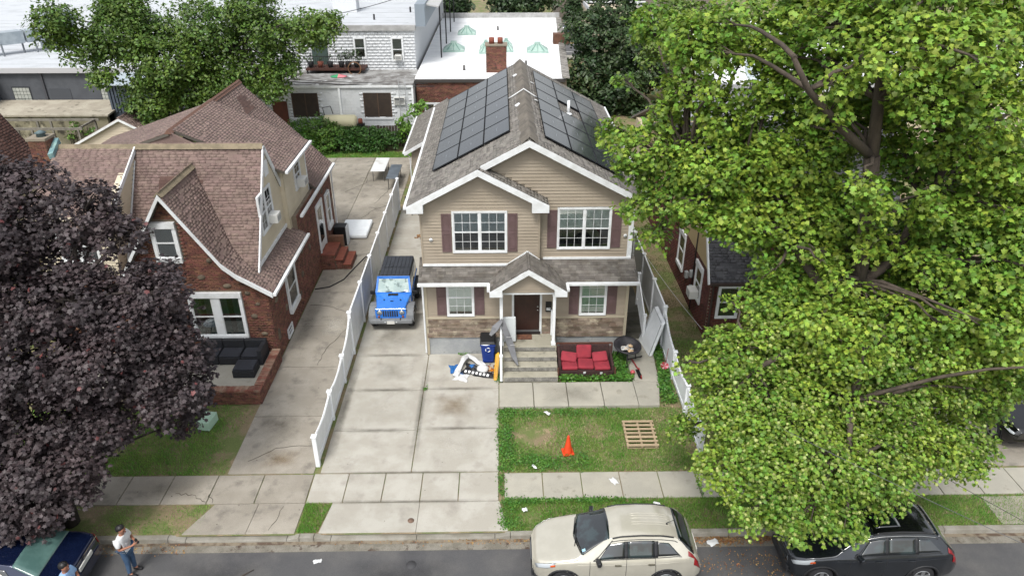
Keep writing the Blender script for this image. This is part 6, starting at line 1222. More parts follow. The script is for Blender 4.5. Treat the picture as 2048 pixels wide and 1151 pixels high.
lf_dark = M('dark_leaf', (.03, .06, .02), .5, (.05, .085, .025), .5, rnd=.45, island=True, hue=.02, trans=.25)
lf_mid = M('mid_leaf', (.075, .14, .022), .5, (.115, .19, .03), .4, rnd=.45, island=True, hue=.02, trans=.3)
lf_hedge = M('hedge_leaf', (.08, .18, .025), .5, (.12, .22, .035), .8, rnd=.45, island=True, hue=.02, trans=.3)
skel = [('trunk', [(8.2, 14.95, -.05), (8.25, 15.0, .6), (8.3, 15.1, 3), (8.5, 15.3, 5.2), (8.75, 15.6, 7.1)], .38, .24),
        ('trunk', [(8.75, 15.6, 7.0), (8.74, 15.8, 8.6), (8.5, 15.9, 10.15)], .19, .175), ('trunk', [(8.5, 15.9, 10.05), (8.39, 16.0, 11.4), (8.34, 16.2, 12.6), (8.3, 16.4, 14)], .15, .08),
        ('main_limb', [(8.52, 15.88, 10.1), (7.6, 15.6, 10.82), (6.47, 15.2, 11.81), (5.96, 15.0, 12.5)], .115, .05), ('main_limb', [(8.7, 15.6, 6.9), (9.73, 16.0, 7.5), (10.39, 16.5, 8.9), (10.9, 16.5, 10.4)], .15, .07),
        ('main_limb', [(8.4, 15.2, 5.0), (7.4, 15.0, 5.6), (6.2, 14.6, 5.2)], .13, .06), ('main_limb', [(8.4, 15.2, 4.4), (8.3, 13.8, 4.8), (7.9, 12.6, 4.2)], .13, .05), ('main_limb', [(8.6, 15.5, 6.0), (7.4, 16.6, 7.6), (6.2, 17.8, 8.6), (4.9, 18.6, 9.0)], .14, .05)]
up_l = PLANE+PLANE2
for (x, y, z, r) in list(up_l):
    if random.random() < .6 and r > .3 and z > 4.4:
        d = Vector((random.gauss(0, 1), random.gauss(-.5, 1), random.gauss(0, .6))).normalized()*r*random.uniform(1.1, 1.4); up_l.append((x+d.x, y+d.y, z+d.z, r*random.uniform(.25, .4)))
tree('plane_tree', 'large light green maple leaved tree by the kerb covering the right side', (8.2, 14.95, 0), skel, up_l, lf_plane, bark_g, 1150, .122, extra=(lambda P: P[:, 2] < 6.2, lf_tip, .2, .075), flat=.68, fine=(6.3, 2.0, .74), shell=.74)
skel = [('trunk', [(-12.1, 14.9, -.05), (-12.1, 14.95, 1.2), (-12.05, 15.1, 2.6)], .24, .18), ('main_limb', [(-12.05, 15.1, 2.5), (-11.6, 15.8, 4.2), (-11.2, 16.6, 6)], .13, .05), ('main_limb', [(-12.05, 15.1, 2.4), (-12.9, 15.6, 4.4), (-13.2, 16.6, 6.6)], .13, .05), ('main_limb', [(-12.05, 15.0, 2.3), (-11.2, 15.4, 3.2), (-10.2, 16.0, 3.8)], .1, .04), ('main_limb', [(-12.1, 15, 2.2), (-12.2, 14.3, 3.0)], .09, .04)]
tree('purple_maple', 'dark purple leaved maple at the left edge', (-12.1, 14.9, 0), skel, PURPLE+PURPLE2, lf_purple, bark_d, 1300, .11, spray=.24, shell=.7, flat=.65, extra=(lambda P: P[:, 2] > 0, M('red_leaf', (.1, .03, .03), .5, rnd=.4, island=True), .01, .12))
# trees behind the houses
skel = [('trunk', [(-19.5, 46.3, 0), (-19.4, 46.4, 2.5), (-19.2, 46.5, 5)], .4, .28), ('main_limb', [(-19.2, 46.5, 4.6), (-21.5, 46.3, 7)], .18, .08), ('main_limb', [(-19.2, 46.5, 4.8), (-16.5, 46.5, 7)], .18, .08)]
tree('broadleaf_tree', 'tall mid green tree behind the brown roofed house', (-19.5, 46.3, 0), skel, BACK, lf_mid, bark_d, 950, .21, shape=QUAD, spray=.5, limb_r=.07, npl=14)
tree('dark_tree', 'dark green tree beside the bright white roof', (9, 59, 0), [('trunk', [(9, 59.5, 0), (9, 59.6, 3), (9.1, 60, 6)], .35, .2)], DARK, lf_dark, bark_d, 420, .32, shape=QUAD, spray=.6, npl=14)
tree('young_tree', 'yellow green tree with forked grey trunk behind the houses on the right', (12, 45, 0), [('trunk', [(11.9, 45.5, 0), (11.9, 45.6, 4.5), (11.8, 45.8, 5.8)], .32, .22), ('main_limb', [(11.8, 45.7, 5.6), (11.2, 45.8, 8)], .13, .06), ('main_limb', [(11.8, 45.7, 5.6), (12.4, 45.9, 8.5)], .13, .06), ('main_limb', [(11.8, 45.7, 5.3), (10.6, 45.6, 6.6)], .1, .05)], MID, M('lime_leaf', (.12, .19, .03), .5, rnd=.4, island=True, hue=.02, trans=.3), bark_d, 420, .26, shape=QUAD, spray=.45)
for i, (x, y, z, r) in enumerate([(-5.5, 99, 3, 3.4), (.5, 100, 3, 3.6), (4.8, 101, 3.2, 3), (-11, 100, 3.2, 3.5), (9, 101, 2.2, 1.9)]):
    ls = [(x+random.uniform(-1.8, 1.8)*r/3, y+random.uniform(-1, 1), z+random.uniform(-.5, 1.2), r*.6) for _ in range(6)]
    tree('street_tree', ['street tree left of the canopy across the far street', 'rounded street tree above the middle of the white roof', 'street tree behind the back corner of the white roof', 'street tree farthest left across the far street', 'smaller street tree before the dark shop front'][i], (x, y, 0), [('trunk', [(x, y, 0), (x, y, 1.5), (x, y, 2.6)], .25, .18)], ls, lf_dark, bark_d, 110, .5, shape=QUAD, spray=.8, npl=10, group='trees along the far street')
def bush(name, label, base, lobes, leaf, per=500, size=.14, cat='hedge', group=None, spray=.25):
    T = thing(name, label, cat, base, group); b = Vector(base)
    for (x, y, z, r) in lobes:
        for k in range(3): MB().tube([(x+random.uniform(-.2, .2), y+random.uniform(-.2, .2), b.z), (x+random.uniform(-.4, .4)*r, y, z+r*.4)], [.03, .01], 5).build('stem', bark_d, T)
    P, Nn = crown_points(lobes, per, .8, spray, 12, .6); P[:, 2] = np.maximum(P[:, 2], b.z+.04); V, F = leaves(P, Nn, size*rng.uniform(.6, 1.3, len(P)), QUAD); o = link('foliage', npmesh(V, F), leaf, T); o['kind'] = 'stuff'; return T
bush('hedge', 'dense green hedge in front of the white block building', (-11, 48.2, 0), [(-14.5, 48.3, 1.0, 1.0), (-13.5, 48.3, 1.5, 1.1), (-12.4, 48.3, 1.6, 1.15), (-13.0, 47.8, .8, 1.0), (-11.5, 48.2, 1.3, 1.0), (-12.0, 47.8, .7, .9), (-14.2, 47.8, .6, .8)], lf_hedge, 1300, .15)
bush('hedge', 'lower dark green hedge along the back fence beside the garage', (-8.5, 48.4, 0), [(-10.7, 48.3, 1.1, .8), (-9.8, 48.4, 1.2, .8), (-8.9, 48.4, 1.15, .8), (-8.0, 48.4, 1.05, .8), (-7.3, 48.5, .9, .75), (-10.3, 48, .5, .7), (-9.3, 48.05, .5, .7), (-8.4, 48.1, .5, .7)], M('hedge_dark', (.05, .13, .02), .5, rnd=.4, island=True, hue=.02, trans=.25), 1300, .14)
bush('vine', 'bright green climbing plant behind the garage roof', (-6.3, 48.5, 0), [(-6.4, 48.5, 2.0, .7), (-5.8, 48.8, 2.6, .6), (-5.2, 48.9, 3.0, .45), (-6.5, 48.3, 1.2, .6)], M('vine_leaf', (.12, .24, .03), .5, rnd=.35, island=True, trans=.3), 500, .22, 'plant')
bush('wall_vine', 'green creeper hanging on the mossy wall by the pergola', (-29, 49.6, 0), [(-29.4, 49.8, 1.4, .5), (-28.6, 49.8, 1.2, .5), (-29.9, 49.8, .7, .4)], lf_hedge, 400, .2, 'plant')
bush('weed_clump', 'leafy weed growing between the white fence and the driveway', (-5.2, 29.6, 0), [(-5.35, 29.3, .3, .35), (-5.2, 29.8, .25, .35)], lf_hedge, 700, .09, 'plant', None, .14)
bf = thing('board_fence', 'old dark board fence behind the hedge', 'fence', (-7, 49.2, 0))
for i in range(26): MB().box(-11.5+i*.2, 49.15, 0, -11.32+i*.2, 49.18, 1.5+random.uniform(-.03, .03)).build('board', M('old_board', '#4d443c', .95, '#3a332d', 4, rnd=.2), bf)
# ---------------------------------------------------------------- grass and ground cover
def vn(p, s, ph=0.):
    x, y = p[:, 0]*s+ph, p[:, 1]*s-ph; return (np.sin(x*1.7+np.sin(y*1.3+ph))+np.sin(y*2.1+1.7*np.sin(x*.9))+np.sin((x+y)*1.1+2.3))/3
def blades(name, mat, area, n, h=(.05, .11), w=.014, keep=None, label=None, lean=.5):
    x0, y0, x1, y1 = area; P = np.c_[rng.uniform(x0, x1, n), rng.uniform(y0, y1, n), np.full(n, -.03)]
    if keep is not None: P = P[keep(P)]
    m = len(P); a = rng.uniform(0, 2*np.pi, m); hh = rng.uniform(*h, m); d = np.c_[np.cos(a), np.sin(a), np.zeros(m)]; la = rng.uniform(0, 2*np.pi, m); ln = rng.uniform(0, lean, m)
    top = P+np.c_[np.cos(la)*ln*hh*1.6, np.sin(la)*ln*hh*1.6, hh]; V = np.stack([P-d*w/2, P+d*w/2, top], 1).reshape(-1, 3); F = np.arange(3*m).reshape(-1, 3)
    return tag(link(name, npmesh(V, F), mat), label, 'grass', kind='stuff')
gr_a = M('grass_green', (.13, .31, .042), .6, (.21, .34, .065), 1.5, rnd=.4, island=True, hue=.02, trans=.3); gr_d = M('grass_dry', (.5, .42, .25), .8, (.4, .33, .18), 2, rnd=.35, island=True)
def front_keep(P):
    d1 = ((P[:, 0]-1.0)/1.0)**2+((P[:, 1]-18.45)/.55)**2; d2 = ((P[:, 0]-3.2)/.3)**2+((P[:, 1]-18.3)/.25)**2; d3 = ((P[:, 0]-2.1)/.35)**2+((P[:, 1]-17.3)/.3)**2; d4 = np.maximum(0, (P[:, 0]-4.6))/1.6
    pr = .9-1.0*np.exp(-d1*.8)-.7*np.exp(-d2*2)-.6*np.exp(-d3*2)-.45*d4+.4*vn(P, 2.2); return rng.random(len(P)) < pr
blades('lawn_grass', gr_a, (-.14, 16.72, 6.08, 19.8), 42000, (.04, .1), .016, front_keep, 'patchy green grass on the front lawn of the beige house')
blades('dry_grass', gr_d, (-.1, 16.72, 6.08, 21.2), 16000, (.03, .08), .013, lambda P: ((P[:, 1] < 19.78) | (P[:, 0] > 5.45)) & (rng.random(len(P)) < .35+.4*vn(P, 1.6, 1.)+.3*(P[:, 0] > 4.9)), 'dry straw coloured grass scattered over the front lawn', .9)
blades('verge_grass', gr_a, (.0, 14.4, 7.5, 15.58), 26000, (.05, .12), .016, lambda P: rng.random(len(P)) < .85-.8*np.exp(-(((P[:, 0]-.75)/.35)**2+((P[:, 1]-14.9)/.3)**2))+.2*vn(P, 2.)-.08*np.maximum(0, P[:, 0]-4), 'grass strip between pavement and kerb beside the silver SUV')
blades('verge_grass', gr_a, (7.5, 14.4, 20, 15.56), 22000, (.05, .1), .016, None, 'grass strip at the kerb right of the large tree')
blades('verge_grass', gr_a, (-5.7, 14.42, -4.95, 15.52), 3600, (.05, .1), .016, lambda P: (P[:, 0] < -5.15+.22*(P[:, 1]-14.4)) & (rng.random(len(P)) < .75+.3*vn(P, 3.)), 'small grass triangle between the two driveway aprons')
blades('left_lawn_grass', gr_a, (-16, 16.74, -8.42, 20.15), 44000, (.04, .1), .016, lambda P: rng.random(len(P)) < .8+.35*vn(P, 1.4, 2.)-.9*np.exp(-((P[:, 0]+8.4)/.9)**2), 'green grass on the lawn of the brick house')
blades('left_verge_grass', gr_a, (-14, 14.42, -8.4, 15.5), 9000, (.03, .07), .015, lambda P: rng.random(len(P)) < .22+.35*vn(P, 2.5, 3.)+.25*(P[:, 0] > -9.4), 'sparse grass on the bare verge beside the purple tree')
blades('back_grass', gr_a, (-13, 46.85, -6, 48), 5000, (.06, .15), .03, None, 'strip of grass before the hedge')
blades('side_grass', M('moss', (.09, .09, .03), .9, rnd=.3, island=True), (6.25, 16.8, 7.9, 36), 30000, (.03, .07), .016, lambda P: rng.random(len(P)) < .45+.4*vn(P, 1.5, 4.), 'mossy grass between the right fence and the brick house')
blades('right_lawn_grass', gr_a, (6.25, 16.75, 14, 24), 40000, (.04, .09), .018, None, 'shaded grass under the large tree')
def cover(name, label, areas, n, size, leaf, h=(.02, .2), shape=QUAD):
    P = []
    for (x0, y0, x1, y1), k in areas:
        q = np.c_[rng.uniform(x0, x1, 2*k), rng.uniform(y0, y1, 2*k), rng.uniform(*h, 2*k)]; e = np.minimum.reduce([(q[:, 0]-x0)/(x1-x0), (x1-q[:, 0])/(x1-x0)])*2 if x1-x0 < y1-y0 else np.minimum((q[:, 1]-y0), (y1-q[:, 1]))/(y1-y0)*2
        q = q[rng.random(2*k) < np.clip(.1+.75*e+.45*vn(q, 3.1, 5.), 0, 1)]; q[:, :2] += rng.normal(size=(len(q), 2))*.05; P.append(q)
    P = np.concatenate(P); Nn = np.array((0, 0, 1.))+rng.normal(size=P.shape)*.45; V, F = leaves(P, Nn, size*rng.uniform(.6, 1.3, len(P)), shape); return tag(link(name, npmesh(V, F), leaf), label, 'plants', kind='stuff')
lf_bed = M('bed_leaf', (.07, .19, .025), .5, (.1, .22, .03), 2, rnd=.45, island=True, hue=.02, trans=.3)
cover('bed_plants', 'low leafy plants in the bed around the wicker sofa', [((3.95, 21.2, 4.65, 22.9), 1500), ((2.1, 21.2, 4.65, 21.45), 900), ((3.9, 21.9, 4.6, 22.8), 700)], 0, .1, lf_bed, (.03, .26))
cover('bed_plants', 'leafy weeds along the foot of the right fence by the mattress', [((5.75, 21.4, 6.05, 23.6), 900), ((5.5, 20.0, 6.05, 21.6), 700)], 0, .1, lf_bed, (.02, .2))
cover('edge_weeds', 'dark green clover along the edge of the driveway', [((-.2, 16.75, .4, 19.75), 1700), ((.2, 16.7, 2.6, 17.5), 1700), ((.1, 19.3, 4, 19.78), 900), ((-.12, 14.45, .6, 15.5), 700), ((.02, 15.4, 3.5, 15.56), 900)], 0, .06, lf_bed, (.01, .09))
cover('joint_weeds', 'weeds growing in the pavement joint and by the steps', [((-.12, 15.7, .02, 16.6), 160), ((-.2, 21.3, -.1, 21.8), 80), ((5.78, 15.6, 5.84, 16.1), 40), ((-1.7, 23.1, -1.3, 23.17), 40), ((-2.78, 20.9, -2.7, 21.0), 20)], 0, .06, lf_bed, (.01, .08))
lit = M('fallen_leaf', (.2, .09, .03), .8, (.32, .2, .08), 5, rnd=.5, island=True, hue=.02)
cover('leaf_litter', 'brown fallen leaves along the kerb between the two SUVs', [((5.0, 13.95, 7.4, 14.22), 900), ((5.2, 12.6, 7.6, 13.95), 260), ((5.2, 14.4, 7.6, 15.5), 300), ((-1, 14.1, .8, 14.22), 130), ((-4.5, 14.1, -1, 14.22), 60), ((-10.8, 13.8, -8.6, 14.2), 160)], 0, .05, lit, (-.14, -.12))
# ---------------------------------------------------------------- things in the front yard
def pebble(par, name, c, r, mat, sq=(1, 1, .7), n=10, rough=.15):
    m = MB(); m.grid(lambda u, v: tuple(Vector(c)+Vector((sq[0]*math.sin(math.pi*v)*math.cos(2*math.pi*u), sq[1]*math.sin(math.pi*v)*math.sin(2*math.pi*u), sq[2]*math.cos(math.pi*v)))*r*(1+rough*math.sin(5*u*6.28+7*v)*math.sin(4*v*3+u*6.28*2))), n*2, n); return m.build(name, mat, par)
def cloth(par, name, mat, c, w, d, h, rot=0., n=16, seed=0., th=.012, fold=1.):
    """crumpled sheet lying on the ground"""
    ca, sa = math.cos(rot), math.sin(rot)
    def fn(u, v):
        x, y = (u-.5)*w*(1+.12*math.sin(7*v+seed)), (v-.5)*d*(1+.15*math.sin(6*u+seed*2)); z = h*(.25+abs(math.sin(u*5*fold+seed)*math.cos(v*4*fold+seed*1.7))*math.sin(math.pi*u)*math.sin(math.pi*v)+.12*math.sin(u*17+v*13+seed))
        return (c[0]+x*ca-y*sa, c[1]+x*sa+y*ca, c[2]+max(.004, z))
    return MB().grid(fn, n, n).build(name, mat, par, solid=th)
# recycling bin
B = thing('recycling_bin', 'blue wheeled recycling bin with black lid beside the porch steps', 'bin', (-.53, 22.72, 0)); bb = M('bin_blue', '#12317a', .5, '#17398a', 3); blk = M('bin_black', '#121315', .55)
m = MB(); m.add([(-.73, 22.5, .05), (-.33, 22.5, .05), (-.33, 22.95, .05), (-.73, 22.95, .05), (-.8, 22.42, .86), (-.27, 22.42, .86), (-.27, 23.02, .86), (-.8, 23.02, .86)], [(3,2,1,0),(0,1,5,4),(1,2,6,5),(2,3,7,6),(3,0,4,7),(4,5,6,7)]); m.build('bin_body', bb, B, bevel=.03)
MB().box(-.82, 22.4, .82, -.25, 23.04, .87).build('rim', bb, B, bevel=.015)
m = MB(); m.add([(-.83, 22.4, .9), (-.24, 22.4, .9), (-.24, 23.05, 1.0), (-.83, 23.05, 1.0), (-.78, 22.46, .98), (-.29, 22.46, .98), (-.29, 23.0, 1.08), (-.78, 23.0, 1.08)], [(3,2,1,0),(4,5,6,7),(0,1,5,4),(1,2,6,5),(2,3,7,6),(3,0,4,7)]); m.build('lid', blk, B, bevel=.02)
for x in (-.74, -.32): MB().lathe([(.03, -.03), (.11, -.03), (.11, .03), (.03, .03)], (x, 22.98, .11), 16, 'X').build('wheel', blk, B)
ring = MB()
for k in range(3):
    a = 2*math.pi*k/3+.5; pts = [(-.535+.085*math.cos(a+t), 22.427+.0, .66+.085*math.sin(a+t)) for t in (0, .5, 1.0, 1.45)]; ring.tube(pts, [.016, .018, .022, .006], 6)
ring.build('recycling_symbol', white_trim(), B)
pebble(B, 'bag_edge', (-.62, 22.44, .88), .1, white_vinyl(), (1.6, .4, .35))
# deflated raft and rubbish on the driveway
wf = M('raft_white', '#cfd0cf', .5, '#bfc0c0', 4); bf_ = M('raft_black', '#141519', .6, '#1d1f25', 4); blf = M('raft_blue', '#1d5d9c', .5)
RF = thing('deflated_raft', 'crumpled white, black and blue inflatable raft lying on the driveway', 'raft', (-1.1, 22.0, 0))
def sheet_tube(pts, w, name, mat, th=.02):
    m = MB(); n = 30
    P = [Vector(p) for p in pts]
    def at(t):
        k = t*(len(P)-1); i = min(len(P)-2, int(k)); return P[i].lerp(P[i+1], k-i)
    def fn(u, v):
        p = at(v); q = at(min(1, v+.02))-at(max(0, v-.02)); s = Vector((-q.y, q.x, 0)).normalized(); return tuple(p+s*(u-.5)*w*(1+.15*math.sin(v*19))+Vector((0, 0, .05*math.sin(math.pi*u)*(1+.5*math.sin(v*23))+.02*math.sin(u*9+v*31)+.015)))
    m.grid(fn, 8, n); return m.build(name, mat, RF, solid=th)
sheet_tube([(-1.72, 21.65, .0), (-1.62, 22.0, .08), (-1.45, 22.5, .2), (-1.3, 22.85, .16), (-1.0, 22.5, .14), (-.7, 22.3, .06), (-.6, 22.3, .02)], .2, 'white_tube', wf)
cloth(RF, 'white_flap', wf, (-1.5, 21.62, .0), .5, .42, .07, -.2, seed=1.3); cloth(RF, 'black_floor', bf_, (-1.05, 22.05, .01), .75, .6, .16, -.25, seed=.4, fold=1.8); cloth(RF, 'black_floor', bf_, (-.65, 21.75, .01), .8, .3, .1, -.2, seed=2.1, fold=2)
cloth(RF, 'blue_panel', blf, (-1.78, 22.15, .0), .32, .5, .09, .2, seed=.9); cloth(RF, 'blue_panel', blf, (-1.5, 21.88, .0), .35, .14, .05, .1, seed=1.9); cloth(RF, 'blue_panel', blf, (-1.1, 22.2, .1), .2, .2, .06, .3, seed=2.9)
for i in range(7): MB().obox((-1.35+i*.135, 21.88-.045*i, .1+.01*(i % 2)), .08, .1, .012, (.5, .1, -.3)).build('white_patch', wf, RF)
pebble(None, 'rubbish_bag', (-.72, 21.98, .12), .2, M('bag_white', '#c9cac9', .4), (1.1, .9, .65)); tag(bpy.context.scene.objects['rubbish_bag'], 'round white plastic bag on top of the crumpled raft', 'bag')
LT = thing('litter_pile', 'small heap of red, orange and tan rubbish at the foot of the blue bin', 'litter', (-.35, 22.1, 0)); cl = [M('lit_'+str(i), c, .6) for i, c in enumerate(('#9c2b22', '#b07a4a', '#c0a684', '#b5b5b2', '#c2761f', '#6d2f2a'))]
for i in range(26): MB().obox((-.38+random.gauss(0, .1), 22.1+random.gauss(0, .12), random.uniform(.02, .16)), random.uniform(.04, .12), random.uniform(.04, .1), random.uniform(.01, .05), (random.random(), random.random(), random.random()*3)).build('scrap', cl[i % 6], LT)
Y = thing('yellow_sled', 'yellow plastic board leaning by the white newel post', 'board', (-.2, 21.7, 0)); ym = M('yellow_plastic', '#c9961c', .5)
m = MB(); m.prism([(-.3, 21.42, .02), (-.2, 21.42, .02), (-.1, 21.95, .75), (-.12, 22.0, .82), (-.22, 21.95, .75)], (-.03, .04, .0)); m.build('board_blade', ym, Y)
for o_ in (-.03, .03): MB().bar((-.26+o_, 21.44, .08), (-.17+o_, 21.93, .72), .02, .03).build('rib', M('yellow_rib', '#a87a12', .5), Y)
# things on the landing and stairs
WP = MB().obox((.27, 22.62, 1.43), .46, .09, 1.0, (-.12, 0, .05)).build('cushion_board', M('panel_white', '#c3c8ca', .4), None, bevel=.04, seg=3); tag(WP, 'white rounded foam board standing on the landing beside the door', 'board')
LG = thing('folded_lounger', 'grey fabric folding lounger leaning across the stair railing', 'lounger', (.3, 22, .9)); gf = M('grey_fabric', '#6d6e71', .8, '#5e5f62', 4)
def plank(pts, w, th=.05, name='fabric_panel'):
    m = MB(); a = [Vector(p) for p in pts]; k = len(a)
    vs = []
    for i, p in enumerate(a):
        d = (a[min(k-1, i+1)]-a[max(0, i-1)]).normalized(); s = d.cross(Vector((0, -.5, 1))).normalized(); vs += [p-s*w[i]/2, p+s*w[i]/2]
    m.add(vs, [(2*i, 2*i+1, 2*i+3, 2*i+2) for i in range(k-1)]); return m.build(name, gf, LG, solid=th)
plank([(.0, 22.35, 2.05), (.08, 22.2, 1.75), (.2, 22.1, 1.4), (.3, 22.0, 1.12), (.42, 21.75, .8), (.55, 21.5, .6)], [.1, .2, .24, .24, .18, .04]); plank([(-.02, 22.2, 2.05), (-.25, 22.0, 1.85), (-.42, 21.95, 1.6)], [.12, .26, .1])
for z in (1.4, 1.12): MB().bar((.12+(1.4-z)*.35, 22.07-(1.4-z)*.3, z+.03), (.36+(1.4-z)*.35, 22.07-(1.4-z)*.3, z+.03), .015).build('seam', M('seam_white', '#a9a9a9', .6), LG)
# wicker sofa and its cushions
WS = thing('wicker_sofa', 'worn brown wicker sofa in the bed beside the steps', 'sofa', (3.0, 22, 0)); wk = M('brown_wicker', '#3d2522', .85, '#2a1a19', 14, grain=.3, gscale=60, bump=1., bscale=50); fm_ = M('rust_frame', '#5a382c', .7, '#47291f', 5)
MB().box(2.12, 21.5, .22, 3.92, 22.25, .34).build('seat', wk, WS, bevel=.02); m = MB(); m.add([(2.1, 22.25, .2), (3.94, 22.25, .2), (3.94, 22.32, .2), (2.1, 22.32, .2), (2.1, 22.42, .86), (3.94, 22.42, .86), (3.94, 22.5, .86), (2.1, 22.5, .86)], [(3,2,1,0),(4,5,6,7),(0,1,5,4),(1,2,6,5),(2,3,7,6),(3,0,4,7)]); m.build('backrest', wk, WS, bevel=.02)
for x in (2.02, 3.93): m = MB(); m.prism([(x, 21.5, .2), (x, 22.4, .2), (x, 22.45, .8), (x, 22.2, .62), (x, 21.55, .56)], (.09, 0, 0)); m.build('arm', wk, WS, bevel=.02)
MB().box(2.08, 21.46, .1, 3.96, 21.5, .34).build('front_panel', wk, WS)
for a, b in (((2.0, 22.5, .88), (4.05, 22.5, .88)), ((2.0, 22.5, .88), (2.02, 22.42, .1)), ((4.05, 22.5, .88), (4.03, 22.42, .1)), ((2.0, 21.47, .05), (2.0, 21.47, .5)), ((4.05, 21.47, .05), (4.05, 21.47, .5))): MB().bar(a, b, .05).build('frame_bar', fm_, WS)
for x in (2.6, 3.5): MB().bar((x, 21.48, 0), (x, 21.48, .2), .05).build('leg', fm_, WS)
red = M('red_cushion', '#8c2a36', .85, '#7c2430', 3, grain=.08, bump=.3, bscale=60)
def cushion(label, c, sx, sy, sz, rot):
    m = MB(); m.obox((0, 0, 0), sx, sy, sz); o = m.build('red_cushion', red, None, bevel=min(sz*.42, .07), seg=4); o.location = c; o.rotation_euler = rot
    k = o.modifiers.new('puff', 'SUBSURF'); k.levels = k.render_levels = 1; return tag(o, label, 'cushion', 'red cushions on the wicker sofa')
cushion('red seat cushion at the left end of the wicker sofa', (2.43, 21.78, .42), .58, .56, .15, (0, 0, .02)); cushion('red seat cushion in the middle of the wicker sofa, its top creased', (3.02, 21.82, .43), .58, .56, .16, (.05, .04, -.04)); cushion('red seat cushion at the right end of the wicker sofa', (3.6, 21.76, .42), .58, .56, .15, (0, 0, .03))
cushion('red loose pillow lying over the left seat cushion', (2.42, 22.02, .6), .58, .4, .14, (.55, .1, -.12)); cushion('red back cushion standing upright in the middle of the sofa', (2.98, 22.2, .72), .56, .5, .15, (1.15, .03, .05)); cushion('red loose pillow lying over the right seat cushion', (3.55, 22.02, .6), .56, .4, .15, (.5, -.05, .08))
for i, (x, z) in enumerate(((2.95, .3), (3.55, .27))): tag(MB().obox((x, 21.44, z), .09, .012, .1, (.2, 0, .1)).build('care_tag', white_trim()), ['white care tag hanging below the middle red cushion', 'white care tag hanging below the right red cushion'][i], 'tag')
# fire bowl with paper
FB = thing('fire_bowl', 'black round fire bowl on legs with paper rubbish inside', 'fire pit', (4.62, 22.45, 0)); fb = M('cast_black', '#1b1a1e', .6, '#28262b', 6, bump=.3)
m = MB().lathe([(.02, -.17), (.2, -.15), (.34, -.06), (.42, .02), (.5, .03), (.52, -.01), (.47, -.05), (.36, -.13), (.2, -.21), (.02, -.22)], (0, 0, 0), 32, 'Z', False); o = m.build('bowl', fb, FB); o.matrix_parent_inverse = Matrix.Identity(4); o.location = (0, 0, .8); o.rotation_euler = (.12, .06, 0)
for k in range(3): a = 2*math.pi*k/3+.4; MB().tube([(4.62+.3*math.cos(a), 22.45+.3*math.sin(a), .68), (4.62+.42*math.cos(a), 22.45+.42*math.sin(a), .1)], .022, 8).build('leg', fb, FB)
PR = thing('paper_rubbish', 'crumpled white and tan paper inside the black fire bowl', 'rubbish', (4.6, 22.45, .65))
for i in range(12): cloth(PR, 'paper_scrap', cl[3] if i % 3 else cl[2], (4.6+random.uniform(-.2, .2), 22.42+random.uniform(-.17, .17), .66+random.uniform(0, .1)), random.uniform(.12, .28), random.uniform(.08, .2), .06, random.random()*3, 6, random.random()*5, .004)
# kick scooter lying on the path
KS = thing('kick_scooter', 'red and black kick scooter lying on the side path', 'scooter', (4.85, 22, .1)); rp = M('scooter_red', '#8e1c22', .4)
MB().bar((4.82, 22.45, .18), (4.95, 21.75, .2), .035).build('stem', rp, KS); MB().bar((4.95, 21.75, .2), (5.0, 21.4, .18), .03).build('lower_stem', blk, KS); MB().bar((4.68, 22.42, .2), (5.15, 22.55, .22), .03).build('handlebar', blk, KS); MB().obox((4.93, 21.55, .15), .12, .5, .03, (0, .6, .1)).build('deck', blk, KS)
for y in (21.32, 21.78): MB().lathe([(.02, -.015), (.07, -.015), (.07, .015), (.02, .015)], (4.98, y, .17), 14, 'X').build('wheel', rp, KS)
for s_ in (-1, 1): MB().bar((4.92+s_*.22, 22.48+s_*.06, .21), (4.92+s_*.3, 22.5+s_*.12, .2), .04).build('grip', blk, KS)
tag(pebble(None, 'red_ball', (4.72, 21.6, .19), .09, M('ball_pink', '#a8474c', .5), (1, 1, 1), 10, 0), 'faded red ball beside the kick scooter', 'ball')
# mattress leaning on the fence
MT = thing('mattress', 'white mattress leaning against the right vinyl fence', 'mattress', (5.8, 23.4, 0)); mw = M('mattress_white', '#dde1e3', .8, '#d2d6d8', 2, grain=.03)
m = MB(); q0 = [(5.5, 22.75, .03), (5.3, 24.0, .03), (5.88, 24.25, 1.4), (5.92, 22.95, 1.42)]; m.prism(q0, (.17, 0, .05)); o = m.build('mattress_body', mw, MT, bevel=.06, seg=3)
for q, w in ((0, 1), (1, 2), (2, 3), (3, 0)): a, b = Vector(q0[q]), Vector(q0[w]); MB().tube([a*.97+b*.03+Vector((-.004, 0, .0)), a*.03+b*.97+Vector((-.004, 0, 0))], .012, 6).build('piping', M('piping_grey', '#8f9497', .7), MT)
PW = thing('garden_pinwheel', 'pink and red garden pinwheel on a thin stick by the fence', 'ornament', (5.98, 21.9, 0)); MB().tube([(5.95, 21.95, 0), (6.0, 21.9, 1.0)], .01, 5).build('stick', rp, PW)
for k in range(8): a = 2*math.pi*k/8; MB().add([(5.92, 21.85, .28), (5.92+.16*math.cos(a), 21.85+.12*math.sin(a), .28+.08*math.sin(a)), (5.92+.16*math.cos(a+.6), 21.85+.12*math.sin(a+.6), .31+.08*math.sin(a+.6))], [(0,1,2)]).build('petal', M('petal_'+str(k % 2), ('#a8323f', '#c98a93')[k % 2], .5), PW, solid=.006)
# traffic cone
TC = thing('traffic_cone', 'orange traffic cone on the front lawn', 'cone', (2.03, 17.55, 0)); om = M('cone_orange', '#d0431a', .5, '#c23a15', 4)
MB().obox((2.03, 17.55, .03), .36, .36, .05, (0, 0, .15)).build('base', om, TC, bevel=.02); MB().lathe([(.15, .05), (.135, .08), (.035, .66), (.025, .68)], (2.03, 17.55, 0), 24).build('cone_body', om, TC)
